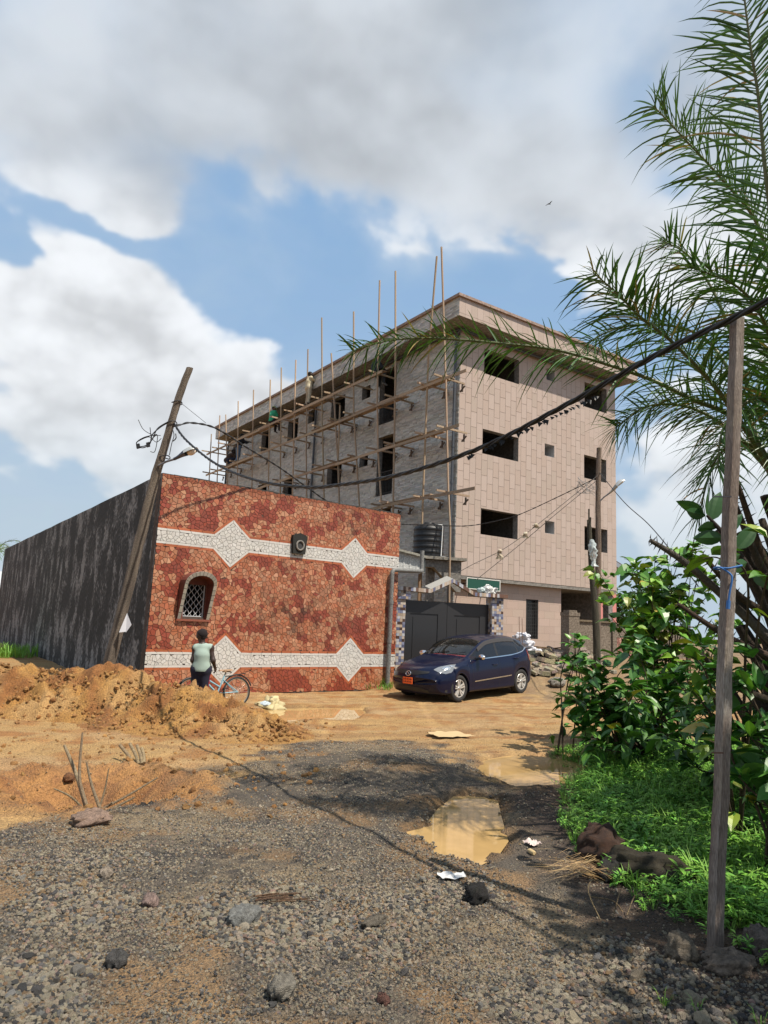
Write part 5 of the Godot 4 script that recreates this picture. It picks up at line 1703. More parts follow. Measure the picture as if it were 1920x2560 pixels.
func squared_post() -> Mb:
	var b := Mb.new()
	var f := FastNoiseLite.new(); f.seed = 8; f.frequency = 0.8; f.fractal_octaves = 4
	var g := []; var k := []
	var n := 60
	for i in n + 1:
		var t := float(i) / n
		var y := -0.25 + 4.1 * t
		var c := Vector3(-0.02 + 0.33 * t + 0.01 * f.get_noise_1d(y * 2), y, 0.0 - 0.1 * t)
		var row := PackedVector3Array(); var cr := PackedColorArray()
		for j in 9:
			var q := j % 8
			var p := [Vector2(-1, 0.86), Vector2(-0.86, 1), Vector2(0.86, 1), Vector2(1, 0.86), Vector2(1, -0.86), Vector2(0.86, -1), Vector2(-0.86, -1), Vector2(-1, -0.86)][q] as Vector2
			p = p.rotated(-0.35)
			var w := 0.033 * (1.0 + 0.06 * f.get_noise_2d(y * 3.0, q * 3.0))
			row.append(c + Vector3(p.x * w, 0, p.y * w))
			var s := f.get_noise_3d(p.x * 2.5, y * 0.55, p.y * 2.5)
			var e := f.get_noise_3d(p.x * 3 + 20, y * 2.6, p.y * 3)
			var col := Color(0.38, 0.30, 0.25).lerp(Color(0.56, 0.50, 0.44), sm(-0.25, 0.35, s))
			col = col.lerp(Color(0.62, 0.55, 0.43), sm(0.22, 0.4, e) * 0.7)
			# lime-washed patch
			if absf(y - 1.42) < 0.14 + 0.05 * e and p.x < 0.3: col = Color(0.66, 0.60, 0.52)
			cr.append(col)
		g.append(row); k.append(cr)
	b.grid(g, k, true)
	var e2 := g.size() - 1
	for j in range(1, 7): b.tri(g[e2][0], g[e2][j], g[e2][j + 1], Color(0.25, 0.17, 0.12))
	return b

# ---------------------------------------------------------------- parked hatchback
# car frame: x towards the tail (0 = front axle), y up, z towards the driver's side
func cv(x: float, p: Array) -> float:
	var k := p.size()
	if x <= p[0][0]: return p[0][1]
	if x >= p[k - 1][0]: return p[k - 1][1]
	for i in k - 1:
		if x <= p[i + 1][0]:
			var a = p[maxi(i - 1, 0)]; var d = p[mini(i + 2, k - 1)]
			var h: float = p[i + 1][0] - p[i][0]
			var t: float = (x - p[i][0]) / h
			var m0: float = (p[i + 1][1] - a[1]) / (p[i + 1][0] - a[0]) * h
			var m1: float = (d[1] - p[i][1]) / (d[0] - p[i][0]) * h
			var t2 := t * t; var t3 := t2 * t
			return (2 * t3 - 3 * t2 + 1) * p[i][1] + (t3 - 2 * t2 + t) * m0 + (-2 * t3 + 3 * t2) * p[i + 1][1] + (t3 - t2) * m1
	return 0.0
const C_TOP := [[-0.87, 0.58], [-0.84, 0.66], [-0.78, 0.745], [-0.66, 0.82], [-0.35, 0.905], [0.0, 0.965], [0.32, 1.01], [0.43, 1.045], [0.8, 1.27], [1.15, 1.43], [1.5, 1.495], [2.0, 1.518], [2.5, 1.50], [2.92, 1.45], [3.06, 1.40], [3.21, 1.16], [3.31, 1.0], [3.35, 0.80], [3.36, 0.62]]
const C_BOT := [[-0.87, 0.42], [-0.85, 0.30], [-0.80, 0.215], [-0.65, 0.185], [0.0, 0.19], [2.6, 0.19], [3.1, 0.24], [3.3, 0.34], [3.36, 0.46]]
const C_W := [[-0.87, 0.70], [-0.80, 0.78], [-0.6, 0.845], [-0.3, 0.872], [0.2, 0.878], [1.4, 0.876], [2.4, 0.882], [2.9, 0.865], [3.2, 0.82], [3.36, 0.74]]
const C_BELT := [[-0.87, 0.55], [-0.8, 0.65], [-0.6, 0.76], [-0.3, 0.84], [0.1, 0.905], [0.4, 0.945], [0.9, 0.965], [1.6, 0.99], [2.3, 1.025], [2.7, 1.08], [2.95, 1.16], [3.1, 1.06], [3.25, 0.91], [3.36, 0.60]]
const C_RAIL := [[-0.87, 0.563], [-0.8, 0.68], [-0.6, 0.80], [-0.3, 0.875], [0.1, 0.94], [0.35, 0.985], [0.5, 1.03], [0.8, 1.19], [1.1, 1.33], [1.4, 1.395], [1.8, 1.43], [2.2, 1.428], [2.6, 1.385], [2.85, 1.31], [2.98, 1.25], [3.1, 1.13], [3.25, 0.95], [3.36, 0.61]]
const C_ZB := [[-0.87, 0.86], [-0.5, 0.88], [0.4, 0.91], [0.8, 0.925], [2.4, 0.925], [2.9, 0.9], [3.36, 0.9]]
const C_ZR := [[-0.87, 0.70], [-0.5, 0.72], [0.3, 0.80], [0.6, 0.835], [1.2, 0.76], [1.8, 0.725], [2.6, 0.72], [2.95, 0.735], [3.2, 0.78], [3.36, 0.75]]
func car_pt(x: float, s: float) -> Vector3:
	var top := cv(x, C_TOP); var bot := cv(x, C_BOT); var w := cv(x, C_W)
	var yb := cv(x, C_BELT); var yr := cv(x, C_RAIL)
	var zb := w * cv(x, C_ZB); var zr := w * cv(x, C_ZR)
	var arch := bot
	for xw in [0.0, 2.6]:
		var q: float = 0.365 * 0.365 - (x - xw) * (x - xw)
		if q > 0: arch = maxf(arch, 0.30 + sqrt(q))
	var lo := maxf(bot + 0.02, arch)
	var span := yb - lo
	var P := [Vector2(maxf(bot, minf(arch, 0.6)), 0.0), Vector2(maxf(bot, arch - 0.02), w * 0.62), Vector2(lo, w * 0.955), Vector2(lo + span * 0.14, w * 0.985), Vector2(lo + span * 0.42, w * 0.998), Vector2(lo + span * 0.74, w * 0.985), Vector2(yb, zb), Vector2(yr, zr), Vector2(lerpf(yr, top, 0.42), zr - 0.055 * sm(0.0, 1.0, x) - 0.07 * (1 - sm(0.0, 1.0, x))), Vector2(lerpf(yr, top, 0.88), zr * 0.52), Vector2(top, 0.0)]
	var i := int(clampf(floor(s), 0, 9))
	var t := s - i
	var r: Vector2
	if i == 5 or i == 6 or i == 7: r = P[i].lerp(P[i + 1], t)
	else:
		var a: Vector2 = P[maxi(i - 1, 0)]; var d: Vector2 = P[mini(i + 2, 10)]
		if i == 9: d = Vector2(P[9].x, -P[9].y)
		if i == 4: d = P[5] + (P[5] - P[4])
		if i == 8: a = P[8] + (P[8] - P[9])
		r = P[i].cubic_interpolate(P[i + 1], a, d, t)
	var z := r.y; var y := r.x
	var f := pow(clampf(absf(z) / 0.85, 0, 1.05), 2.6)
	var xx := x + 0.34 * f * (1.0 - sm(-0.87, 0.25, x)) - 0.17 * f * sm(2.75, 3.36, x)
	return Vector3(xx, y, z)
func car_patch(poly: Array, lift: float, n := 10, side := 1.0) -> Mb:
	# surface patch between two polylines of (x, s): poly[0] lower, poly[1] upper
	var g := []
	for i in n + 1:
		var v := float(i) / n
		var row := PackedVector3Array()
		for j in n * 2 + 1:
			var t := float(j) / (n * 2)
			var a := pl2(poly[0], t); var b := pl2(poly[1], t)
			var q := a.lerp(b, v)
			var p := car_pt(q.x, q.y)
			var e1 := car_pt(q.x + 0.01, q.y) - p; var e2 := car_pt(q.x, minf(q.y + 0.05, 10.0)) - p
			if q.y > 9.94: e2 = p - car_pt(q.x, q.y - 0.05)
			var nn := e2.cross(e1).normalized()
			if nn.dot(Vector3(-0.3 if q.x < 0 else (0.3 if q.x > 3 else 0.0), 0.4, p.z)) < 0: nn = -nn
			p += nn * lift
			p.z *= side
			row.append(p)
		g.append(row)
	var b := Mb.new()
	b.grid(g, Color.WHITE, side > 0)
	return b
func pl2(p: Array, t: float) -> Vector2:
	var k := p.size() - 1
	var f := t * k
	var i := mini(int(f), k - 1)
	return (p[i] as Vector2).lerp(p[i + 1], f - i)
func wheel_mesh(t: Node3D, at: Vector3, side: float) -> void:
	var wn := Node3D.new()
	wn.name = numbered(t, "wheel")
	t.add_child(wn, true)
	wn.position = at
	var lathe := func(pf: Array, n: int) -> Mb:
		var g := []
		for p in pf:
			var row := PackedVector3Array()
			for j in n + 1:
				var a := TAU * j / n
				row.append(Vector3(cos(a) * p[0], sin(a) * p[0], p[1] * side))
			g.append(row)
		var b := Mb.new()
		b.grid(g, Color.WHITE, side < 0)
		return b
	pm(wn, "tyre", lathe.call([[0.215, -0.1], [0.29, -0.1], [0.312, -0.08], [0.317, 0.0], [0.312, 0.075], [0.296, 0.098], [0.25, 0.104], [0.215, 0.092], [0.213, 0.07]], 40), mat(Color(0.018, 0.017, 0.016), 0.85))
	var rm := Node3D.new()
	rm.name = "rim"
	var b: Mb = lathe.call([[0.214, 0.072], [0.206, 0.094], [0.196, 0.09], [0.19, 0.03], [0.188, -0.09]], 40)
	var rim := pm(wn, "rim", b, mat(Color(0.62, 0.60, 0.56), 0.38, false, 0.5))
	rm.free()
	b = Mb.new()
	for i in 5:
		var a := TAU * i / 5.0 + 0.35
		var d := Vector3(cos(a), sin(a), 0); var e := Vector3(-sin(a), cos(a), 0)
		for q in [-1.0, 1.0]:
			var p0: Vector3 = d * 0.035 + e * 0.012 * q + Vector3(0, 0, 0.076 * side)
			var p1: Vector3 = d * 0.2 + e * 0.036 * q + Vector3(0, 0, 0.086 * side)
			var w0 := e * 0.0105; var w1 := e * 0.019
			var up := Vector3(0, 0, 0.012 * side); var dn := Vector3(0, 0, -0.035 * side)
			var A := p0 - w0; var B := p0 + w0; var C := p1 + w1; var D := p1 - w1
			if side > 0:
				b.quad(A + up, D + up, C + up, B + up)
			else:
				b.quad(A + up, B + up, C + up, D + up)
			b.quad(A + dn, A + up, D + up, D + dn); b.quad(B + up, B + dn, C + dn, C + up)
	pm(wn, "spokes", b, mat(Color(0.62, 0.60, 0.56), 0.38, false, 0.5))
	pm(wn, "hub_cap", lathe.call([[0.05, 0.05], [0.05, 0.088], [0.034, 0.096], [0.0, 0.097]], 18), mat(Color(0.45, 0.44, 0.42), 0.35, false, 0.8))
	pm(wn, "brake_disc", lathe.call([[0.185, -0.02], [0.17, 0.0], [0.0, 0.0]], 24), mat(Color(0.04, 0.038, 0.036), 0.6, false, 0.3))
func car() -> void:
	var c := Vector3(1.378, 0.0, -17.567)
	var t := thing("parked_car", "dark blue five-door hatchback parked in front of the black gate", "car", c, deg_to_rad(45.0))
	t.rotation.z = deg_to_rad(2.2)
	t.position.y = hgt(1.915, -17.03) + 0.0
	var paint := mat(Color(0.0022, 0.004, 0.020), 0.3, false, 0.0)
	paint.clearcoat_enabled = true; paint.metallic_specular = 0.25; paint.clearcoat = 0.55; paint.clearcoat_roughness = 0.04
	var dark := mat(Color(0.010, 0.010, 0.011), 0.5)
	var chrome := mat(Color(0.75, 0.75, 0.76), 0.12, false, 1.0)
	# stations, denser round the arches and the nose
	var xs := []
	for q in [-0.87, -0.865, -0.85, -0.83, -0.81, -0.78, -0.74, -0.7, -0.65, -0.58, -0.5, -0.43, -0.375]: xs.append(q)
	for i in 17: xs.append(-0.365 * cos(PI * i / 16.0))
	for q in [0.375, 0.42, 0.46, 0.43, 0.5, 0.55, 0.58, 0.62, 0.7, 0.8, 0.9, 1.0, 1.1, 1.15, 1.25, 1.35, 1.45, 1.56, 1.64, 1.75, 1.9, 2.05, 2.15, 2.22]: xs.append(q)
	for i in 17: xs.append(2.6 - 0.365 * cos(PI * i / 16.0))
	for q in [2.97, 3.0, 3.05, 3.1, 3.15, 3.2, 3.24, 3.28, 3.31, 3.335, 3.35, 3.36]: xs.append(q)
	xs.append(2.5); xs.append(2.54); xs.append(2.86); xs.append(2.9)
	xs.sort()
	var clean := [xs[0]]
	for q in xs:
		if q - clean[clean.size() - 1] > 0.003: clean.append(q)
	xs = clean
	var ss := []
	for i in 10:
		var sub := 4 if i == 4 or i == 3 or i == 8 or i == 9 else 3
		for j in sub: ss.append(i + float(j) / sub)
	ss.append(10.0)
	for side: float in [1.0, -1.0]:
		var body := Mb.new(); var glass := {}; var pillar := Mb.new()
		for nm in ["windscreen", "front_window", "rear_window", "quarter_window", "tailgate_window"]: glass[nm] = Mb.new()
		var pts := []; var nrm := []
		for x in xs:
			var row := PackedVector3Array()
			for s in ss:
				var p := car_pt(x, s)
				p.z *= side
				row.append(p)
			pts.append(row)
		for i in xs.size():
			var row := PackedVector3Array()
			for j in ss.size():
				var a: Vector3 = pts[mini(i + 1, xs.size() - 1)][j] - pts[maxi(i - 1, 0)][j]
				var jb := mini(j + 1, ss.size() - 1); var ja := maxi(j - 1, 0)
				# keep the belt and rail edges crisp
				var b: Vector3 = pts[i][jb] - pts[i][ja]
				if j == ss.size() - 1: b = Vector3(0, 0, -side)
				var m := a.cross(b).normalized() * side
				row.append(-m)
			nrm.append(row)
		for i in xs.size() - 1:
			var xm: float = (xs[i] + xs[i + 1]) * 0.5
			for j in ss.size() - 1:
				var sc: float = (ss[j] + ss[j + 1]) * 0.5
				var dst: Mb = body
				if sc > 6 and sc < 7 and xm > 0.5:
					if xm < 1.56: dst = glass.front_window
					elif xm < 1.64: dst = pillar
					elif xm < 2.5: dst = glass.rear_window
					elif xm < 2.54: dst = pillar
					elif xm < 2.88: dst = glass.quarter_window
				elif sc > 8 and xm > 0.43 and xm < 1.15: dst = glass.windscreen
				elif sc > 8 and xm > 3.05 and xm < 3.2: dst = glass.tailgate_window
				var A: Vector3 = pts[i][j]; var B: Vector3 = pts[i][j + 1]; var C: Vector3 = pts[i + 1][j + 1]; var D: Vector3 = pts[i + 1][j]
				if side > 0:
					dst.tris(A, C, B, nrm[i][j], nrm[i + 1][j + 1], nrm[i][j + 1]); dst.tris(A, D, C, nrm[i][j], nrm[i + 1][j], nrm[i + 1][j + 1])
				else:
					dst.tris(A, B, C, nrm[i][j], nrm[i][j + 1], nrm[i + 1][j + 1]); dst.tris(A, C, D, nrm[i][j], nrm[i + 1][j + 1], nrm[i + 1][j])
		# fix winding against normals
		for mb in [body, pillar] + glass.values():
			for i in range(0, mb.v.size(), 3):
				var gn: Vector3 = (mb.v[i + 2] - mb.v[i]).cross(mb.v[i + 1] - mb.v[i])
				if gn.dot(mb.n[i] + mb.n[i + 1] + mb.n[i + 2]) < 0:
					var tv: Vector3 = mb.v[i + 1]; mb.v[i + 1] = mb.v[i + 2]; mb.v[i + 2] = tv
					var tn: Vector3 = mb.n[i + 1]; mb.n[i + 1] = mb.n[i + 2]; mb.n[i + 2] = tn
		# nose and tail caps
		for e in [0, xs.size() - 1]:
			for j in range(1, ss.size() - 1):
				if e == 0: body.tri(pts[e][0], pts[e][j], pts[e][j + 1])
				else: body.tri(pts[e][0], pts[e][j + 1], pts[e][j])
		pm(t, "body_shell", body, paint)
		pm(t, "window_pillar", pillar, dark).set_meta("kind", "stuff")
		var tint := mat(Color(0.012, 0.013, 0.016), 0.03)
		tint.transparency = BaseMaterial3D.TRANSPARENCY_ALPHA; tint.albedo_color.a = 0.82
		var clear := mat(Color(0.02, 0.022, 0.022), 0.02)
		clear.transparency = BaseMaterial3D.TRANSPARENCY_ALPHA; clear.albedo_color.a = 0.38
		for nm in glass: pm(t, nm, glass[nm], clear if nm == "windscreen" else tint)
		# lamps, trim
		var lamp := pm(t, "headlight", car_patch([[Vector2(-0.74, 6.0), Vector2(-0.66, 5.5), Vector2(-0.5, 5.35), Vector2(-0.3, 5.55), Vector2(-0.12, 6.05)], [Vector2(-0.70, 7.4), Vector2(-0.6, 7.3), Vector2(-0.48, 6.9), Vector2(-0.3, 6.6), Vector2(-0.12, 6.1)]], 0.006, 10, side), mat(Color(0.30, 0.31, 0.32), 0.08, false, 0.55))
		pm(lamp, "lamp_lens", car_patch([[Vector2(-0.62, 5.85), Vector2(-0.5, 5.7), Vector2(-0.42, 5.85)], [Vector2(-0.60, 6.6), Vector2(-0.5, 6.55), Vector2(-0.42, 6.3)]], 0.012, 6, side), mat(Color(0.75, 0.75, 0.75), 0.06, false, 0.9))
		pm(lamp, "lamp_lens", car_patch([[Vector2(-0.37, 5.85), Vector2(-0.3, 5.85)], [Vector2(-0.37, 6.3), Vector2(-0.3, 6.25)]], 0.012, 5, side), mat(Color(0.75, 0.75, 0.75), 0.06, false, 0.9))
		pm(t, "tail_light", car_patch([[Vector2(2.98, 5.6), Vector2(3.1, 5.1), Vector2(3.24, 5.0), Vector2(3.33, 5.2)], [Vector2(3.0, 6.6), Vector2(3.1, 6.8), Vector2(3.22, 6.9), Vector2(3.31, 6.9)]], 0.007, 8, side), mat(Color(0.42, 0.008, 0.012), 0.1))
		pm(t, "fog_light", car_patch([[Vector2(-0.745, 2.75), Vector2(-0.69, 2.7)], [Vector2(-0.745, 3.25), Vector2(-0.69, 3.2)]], 0.005, 5, side), mat(Color(0.06, 0.06, 0.06), 0.15, false, 0.5))
		pm(t, "side_moulding", car_patch([[Vector2(0.55, 3.62), Vector2(1.3, 3.72), Vector2(2.1, 3.82)], [Vector2(0.57, 3.74), Vector2(1.3, 3.84), Vector2(2.1, 3.92)]], 0.009, 8, side), chrome)
		pm(t, "belt_trim", car_patch([[Vector2(0.7, 5.95), Vector2(1.3, 5.95), Vector2(2.2, 5.95), Vector2(2.8, 5.95), Vector2(2.95, 6.0)], [Vector2(0.7, 6.03), Vector2(1.3, 6.03), Vector2(2.2, 6.03), Vector2(2.8, 6.05), Vector2(2.97, 6.3)]], 0.006, 16, side), chrome)
		pm(t, "wind_deflector", car_patch([[Vector2(0.84, 6.7), Vector2(1.2, 6.8), Vector2(1.8, 6.8), Vector2(2.5, 6.8)], [Vector2(0.84, 7.0), Vector2(1.2, 7.05), Vector2(1.8, 7.05), Vector2(2.5, 7.03)]], 0.016, 16, side), mat(Color(0.045, 0.038, 0.032), 0.25))
		pm(t, "door_gap", car_patch([[Vector2(0.52, 2.7), Vector2(0.50, 5.9)], [Vector2(0.528, 2.7), Vector2(0.508, 5.9)]], 0.002, 8, side), dark)
		pm(t, "door_gap", car_patch([[Vector2(1.60, 2.7), Vector2(1.62, 5.9)], [Vector2(1.608, 2.7), Vector2(1.628, 5.9)]], 0.002, 8, side), dark)
		pm(t, "door_gap", car_patch([[Vector2(2.22, 2.9), Vector2(2.42, 4.4), Vector2(2.62, 5.9)], [Vector2(2.228, 2.9), Vector2(2.428, 4.4), Vector2(2.628, 5.9)]], 0.002, 8, side), dark)
		for hx in [1.42, 2.36]:
			var p := car_pt(hx, 5.15)
			var hb := Mb.new()
			hb.tube(smooth_path([Vector3(hx - 0.1, p.y + 0.0, (p.z + 0.002) * side), Vector3(hx - 0.07, p.y + 0.004, (p.z + 0.032) * side), Vector3(hx + 0.05, p.y + 0.008, (p.z + 0.032) * side), Vector3(hx + 0.09, p.y + 0.008, (p.z + 0.002) * side)], 4), 0.013, 8)
			pm(t, "door_handle", hb, paint)
		# mirror
		var mg := []
		for i in 11:
			var a := PI * i / 10.0
			var row := PackedVector3Array()
			for j in 15:
				var q := TAU * j / 14
				row.append(Vector3(0.74 + cos(q) * sin(a) * 0.07 + 0.02 * cos(a), 1.02 + sin(q) * sin(a) * 0.075, (0.94 - cos(a) * 0.12) * side))
			mg.append(row)
		var mb := Mb.new()
		mb.grid(mg, Color.WHITE, side < 0)
		var mir := pm(t, "door_mirror", mb, chrome)
		mb = Mb.new()
		mb.beam(Vector3(0.72, 0.955, 0.80 * side), Vector3(0.74, 0.985, 0.9 * side), 0.05, 0.04)
		pm(mir, "mirror_stalk", mb, dark)
		for wx in [0.0, 2.6]: wheel_mesh(t, Vector3(wx, 0.317, 0.755 * side), side)
		var wl := Mb.new()
		for wx in [0.0, 2.6]: wl.box(Vector3(wx - 0.36, 0.22, minf(0.5 * side, 0.52 * side)), Vector3(wx + 0.36, 0.68, maxf(0.5 * side, 0.52 * side)))
		pm(t, "wheel_well", wl, dark).set_meta("kind", "stuff")
	# nose: grille bars, lower intake, plate, badge
	var gr := Mb.new()
	for side: float in [1.0, -1.0]:
		var q := car_patch([[Vector2(-0.855, 10.0), Vector2(-0.85, 9.0), Vector2(-0.81, 7.6)], [Vector2(-0.80, 10.0), Vector2(-0.79, 9.0), Vector2(-0.775, 7.6)]], 0.006, 8, side)
		gr.add(q, Transform3D.IDENTITY)
	pm(t, "upper_grille", gr, dark)
	gr = Mb.new()
	for side: float in [1.0, -1.0]:
		gr.add(car_patch([[Vector2(-0.845, 0.0), Vector2(-0.84, 0.8), Vector2(-0.82, 1.2)], [Vector2(-0.863, 0.0), Vector2(-0.86, 0.8), Vector2(-0.85, 1.2)]], 0.008, 8, side), Transform3D.IDENTITY)
	pm(t, "lower_grille", gr, dark)
	var b := Mb.new()
	b.obox(Vector3(-0.892, 0.49, 0), Vector3(0.006, 0, 0), Vector3(0, 0.075, 0), Vector3(0, 0, 0.15), Color(0.85, 0.13, 0.02))
	var pl := pm(t, "number_plate", b, M.vc)
	b = Mb.new()
	for i in 5:
		for k in 2:
			var z := -0.115 + i * 0.055
			b.obox(Vector3(-0.899, 0.522 - k * 0.062 + (0.006 if i % 2 else 0.0), z), Vector3(0.0015, 0, 0), Vector3(0, 0.021, 0), Vector3(0, 0.006 * (i % 3 - 1), 0.008), Color(0.03, 0.02, 0.02))
			b.obox(Vector3(-0.899, 0.522 - k * 0.062, z + 0.02), Vector3(0.0015, 0, 0), Vector3(0, 0.006, 0), Vector3(0, 0, 0.008), Color(0.03, 0.02, 0.02))
	pm(pl, "plate_lettering", b, M.vc).set_meta("kind", "stuff")
	b = Mb.new()
	var ring := PackedVector3Array()
	for j in 21: ring.append(Vector3(-0.868 + 0.02 * sin(TAU * j / 20), 0.655 + 0.052 * sin(TAU * j / 20), 0.075 * cos(TAU * j / 20)))
	b.tube(ring, 0.009, 6, Color.WHITE, false)
	b.beam(Vector3(-0.875, 0.62, 0.05), Vector3(-0.86, 0.69, -0.05), 0.012, 0.014)
	pm(t, "badge", b, chrome)
	# cabin
	b = Mb.new()
	b.box(Vector3(0.45, 0.3, -0.78), Vector3(2.9, 0.34, 0.78)); b.box(Vector3(0.55, 0.36, -0.76), Vector3(0.92, 0.96, 0.76)); b.box(Vector3(2.3, 0.36, -0.74), Vector3(2.5, 1.0, 0.74))
	pm(t, "cabin_trim", b, dark).set_meta("kind", "stuff")
	for z in [0.38, -0.38]:
		b = Mb.new()
		b.box(Vector3(1.25, 0.35, z - 0.24), Vector3(1.75, 0.6, z + 0.24)); b.obox(Vector3(1.82, 0.83, z), Vector3(0.07, 0, 0), Vector3(0.1, 0.3, 0), Vector3(0, 0, 0.23)); b.obox(Vector3(1.93, 1.2, z), Vector3(0.05, 0, 0), Vector3(0.02, 0.09, 0), Vector3(0, 0, 0.12))
		pm(t, "seat", b, mat(Color(0.10, 0.10, 0.11), 0.9))
	b = Mb.new()
	b.obox(Vector3(0.72, 0.985, 0), Vector3(0.17, 0.012, 0), Vector3(-0.001, 0.02, 0), Vector3(0, 0, 0.66))
	pm(t, "dashboard_cover", b, mat(Color(0.33, 0.02, 0.03), 0.9))
	for z in [0.12, -0.42]:
		b = Mb.new()
		b.beam(Vector3(0.42, 1.055, z), Vector3(0.54, 1.125, z + 0.5), 0.014, 0.014)
		pm(t, "wiper", b, dark)
	b = Mb.new()
	b.beam(Vector3(1.14, 1.345, 0.0), Vector3(1.16, 1.37, 0.001), 0.03, 0.03); b.obox(Vector3(1.12, 1.31, 0), Vector3(0.01, 0, 0), Vector3(0, 0.03, 0), Vector3(0, 0, 0.11))
	pm(t, "cabin_mirror", b, dark)

# ---------------------------------------------------------------- people: tapered bones joined smoothly, meshed as surface nets
func flesh(bones: Array, cell: float, k: float) -> Mb:
	# bone: [a, b, ra, rb, colour]
	var lo := Vector3.ONE * 1e9; var hi := -lo
	for q in bones:
		var r: float = maxf(q[2], q[3]) + cell * 2 + k * 0.5
		for e in [q[0], q[1]]:
			lo = lo.min(e - Vector3.ONE * r); hi = hi.max(e + Vector3.ONE * r)
	var n := Vector3i(((hi - lo) / cell).ceil()) + Vector3i.ONE * 2
	var f := PackedFloat32Array(); f.resize(n.x * n.y * n.z); f.fill(1.0)
	var best := PackedFloat32Array(); best.resize(f.size()); best.fill(1.0)
	var who := PackedByteArray(); who.resize(f.size())
	for bi in bones.size():
		var q = bones[bi]
		var a: Vector3 = q[0]; var b: Vector3 = q[1]
		var ra: float = q[2]; var rb: float = q[3]
		var r: float = maxf(ra, rb) + cell * 2.5 + k
		var l := Vector3i(((a.min(b) - Vector3.ONE * r - lo) / cell).floor()).max(Vector3i.ZERO)
		var h := Vector3i(((a.max(b) + Vector3.ONE * r - lo) / cell).ceil()).min(n - Vector3i.ONE)
		var ab := b - a
		var il := 1.0 / maxf(ab.length_squared(), 1e-9)
		for x in range(l.x, h.x + 1):
			for y in range(l.y, h.y + 1):
				var base := (x * n.y + y) * n.z
				for z in range(l.z, h.z + 1):
					var p := lo + Vector3(x, y, z) * cell - a
					var t := clampf(p.dot(ab) * il, 0.0, 1.0)
					var d := (p - ab * t).length() - lerpf(ra, rb, t)
					var i := base + z
					if d < best[i]: best[i] = d; who[i] = bi
					var o := f[i]
					var hh := maxf(k - absf(o - d), 0.0) / k
					f[i] = minf(o, d) - hh * hh * k * 0.25
	# vertices
	var id := {}
	var V := PackedVector3Array(); var W := PackedInt32Array()
	var off := [0, 1, n.z, n.z + 1, n.y * n.z, n.y * n.z + 1, n.y * n.z + n.z, n.y * n.z + n.z + 1]
	var vo := [Vector3(0, 0, 0), Vector3(0, 0, 1), Vector3(0, 1, 0), Vector3(0, 1, 1), Vector3(1, 0, 0), Vector3(1, 0, 1), Vector3(1, 1, 0), Vector3(1, 1, 1)]
	var ed := [[0, 1], [2, 3], [4, 5], [6, 7], [0, 2], [1, 3], [4, 6], [5, 7], [0, 4], [1, 5], [2, 6], [3, 7]]
	for x in n.x - 1:
		for y in n.y - 1:
			var base := (x * n.y + y) * n.z
			for z in n.z - 1:
				var i := base + z
				var f0 := f[i]
				if f0 > cell * 2.0 or f0 < -cell * 2.0: continue
				var neg := 0
				for q in off:
					if f[i + q] < 0: neg += 1
				if neg == 0 or neg == 8: continue
				var s := Vector3.ZERO; var c := 0
				for e in ed:
					var a := f[i + off[e[0]]]; var b := f[i + off[e[1]]]
					if (a < 0) != (b < 0):
						s += (vo[e[0]] as Vector3).lerp(vo[e[1]], a / (a - b)); c += 1
				id[i] = V.size()
				V.append(lo + (Vector3(x, y, z) + s / c) * cell)
				W.append(who[i])
	var N := PackedVector3Array(); N.resize(V.size())
	var T := PackedInt32Array()
	var st := [n.y * n.z, n.z, 1]
	for i in id:
		for ax in 3:
			var j: int = i + st[ax]
			if j >= f.size(): continue
			var a := f[i]; var b := f[j]
			if (a < 0) == (b < 0): continue
			var u: int = st[(ax + 1) % 3]; var v: int = st[(ax + 2) % 3]
			if not (id.has(i - u) and id.has(i - v) and id.has(i - u - v)): continue
			var q := [id[i], id[i - u], id[i - u - v], id[i - v]]
			if b < 0: q.reverse()
			for e in [[0, 2, 1], [0, 3, 2]]:
				var A: int = q[e[0]]; var B: int = q[e[1]]; var C: int = q[e[2]]
				var m := (V[C] - V[A]).cross(V[B] - V[A])
				N[A] += m; N[B] += m; N[C] += m
				T.append(A); T.append(B); T.append(C)
	var o := Mb.new()
	for i in range(0, T.size(), 3):
		for e in 3:
			var q := T[i + e]
			o.v.append(V[q]); o.n.append(N[q].normalized()); o.c.append(bones[W[q]][4])
	return o
func hand_bones(w: Vector3, dir: Vector3, palm: Vector3, thumb: Vector3, s: float, curl: float, col: Color) -> Array:
	# wrist, pointing direction, palm normal, thumb side
	var o := []
	var side := thumb.normalized()
	var d := dir.normalized(); var p := palm.normalized()
	var k := w + d * 0.085 * s
	for i in 4:
		var off := side * (0.03 - 0.0195 * i) * s
		o.append([w + off * 0.5, k + off, 0.015 * s, 0.0125 * s, col])
		var ln: float = [0.040, 0.045, 0.042, 0.034][i] * s
		var j1: Vector3 = k + off + (d * cos(curl * 0.6) + p * sin(curl * 0.6)) * ln
		var j2: Vector3 = j1 + (d * cos(curl * 1.4) + p * sin(curl * 1.4)) * ln * 0.75
		var j3: Vector3 = j2 + (d * cos(curl * 2.0) + p * sin(curl * 2.0)) * ln * 0.55
		o.append([k + off, j1, 0.0095 * s, 0.0085 * s, col]); o.append([j1, j2, 0.0085 * s, 0.008 * s, col]); o.append([j2, j3, 0.008 * s, 0.0068 * s, col])
	var t0 := w + d * 0.028 * s + side * 0.03 * s
	var t1 := t0 + (d * 0.6 + side * 0.75 + p * 0.2).normalized() * 0.04 * s
	o.append([w + side * 0.012 * s, t0, 0.016 * s, 0.013 * s, col]); o.append([t0, t1, 0.0125 * s, 0.0105 * s, col]); o.append([t1, t1 + (d * 0.8 + side * 0.3 + p * 0.4).normalized() * 0.032 * s, 0.0105 * s, 0.008 * s, col])
	return o
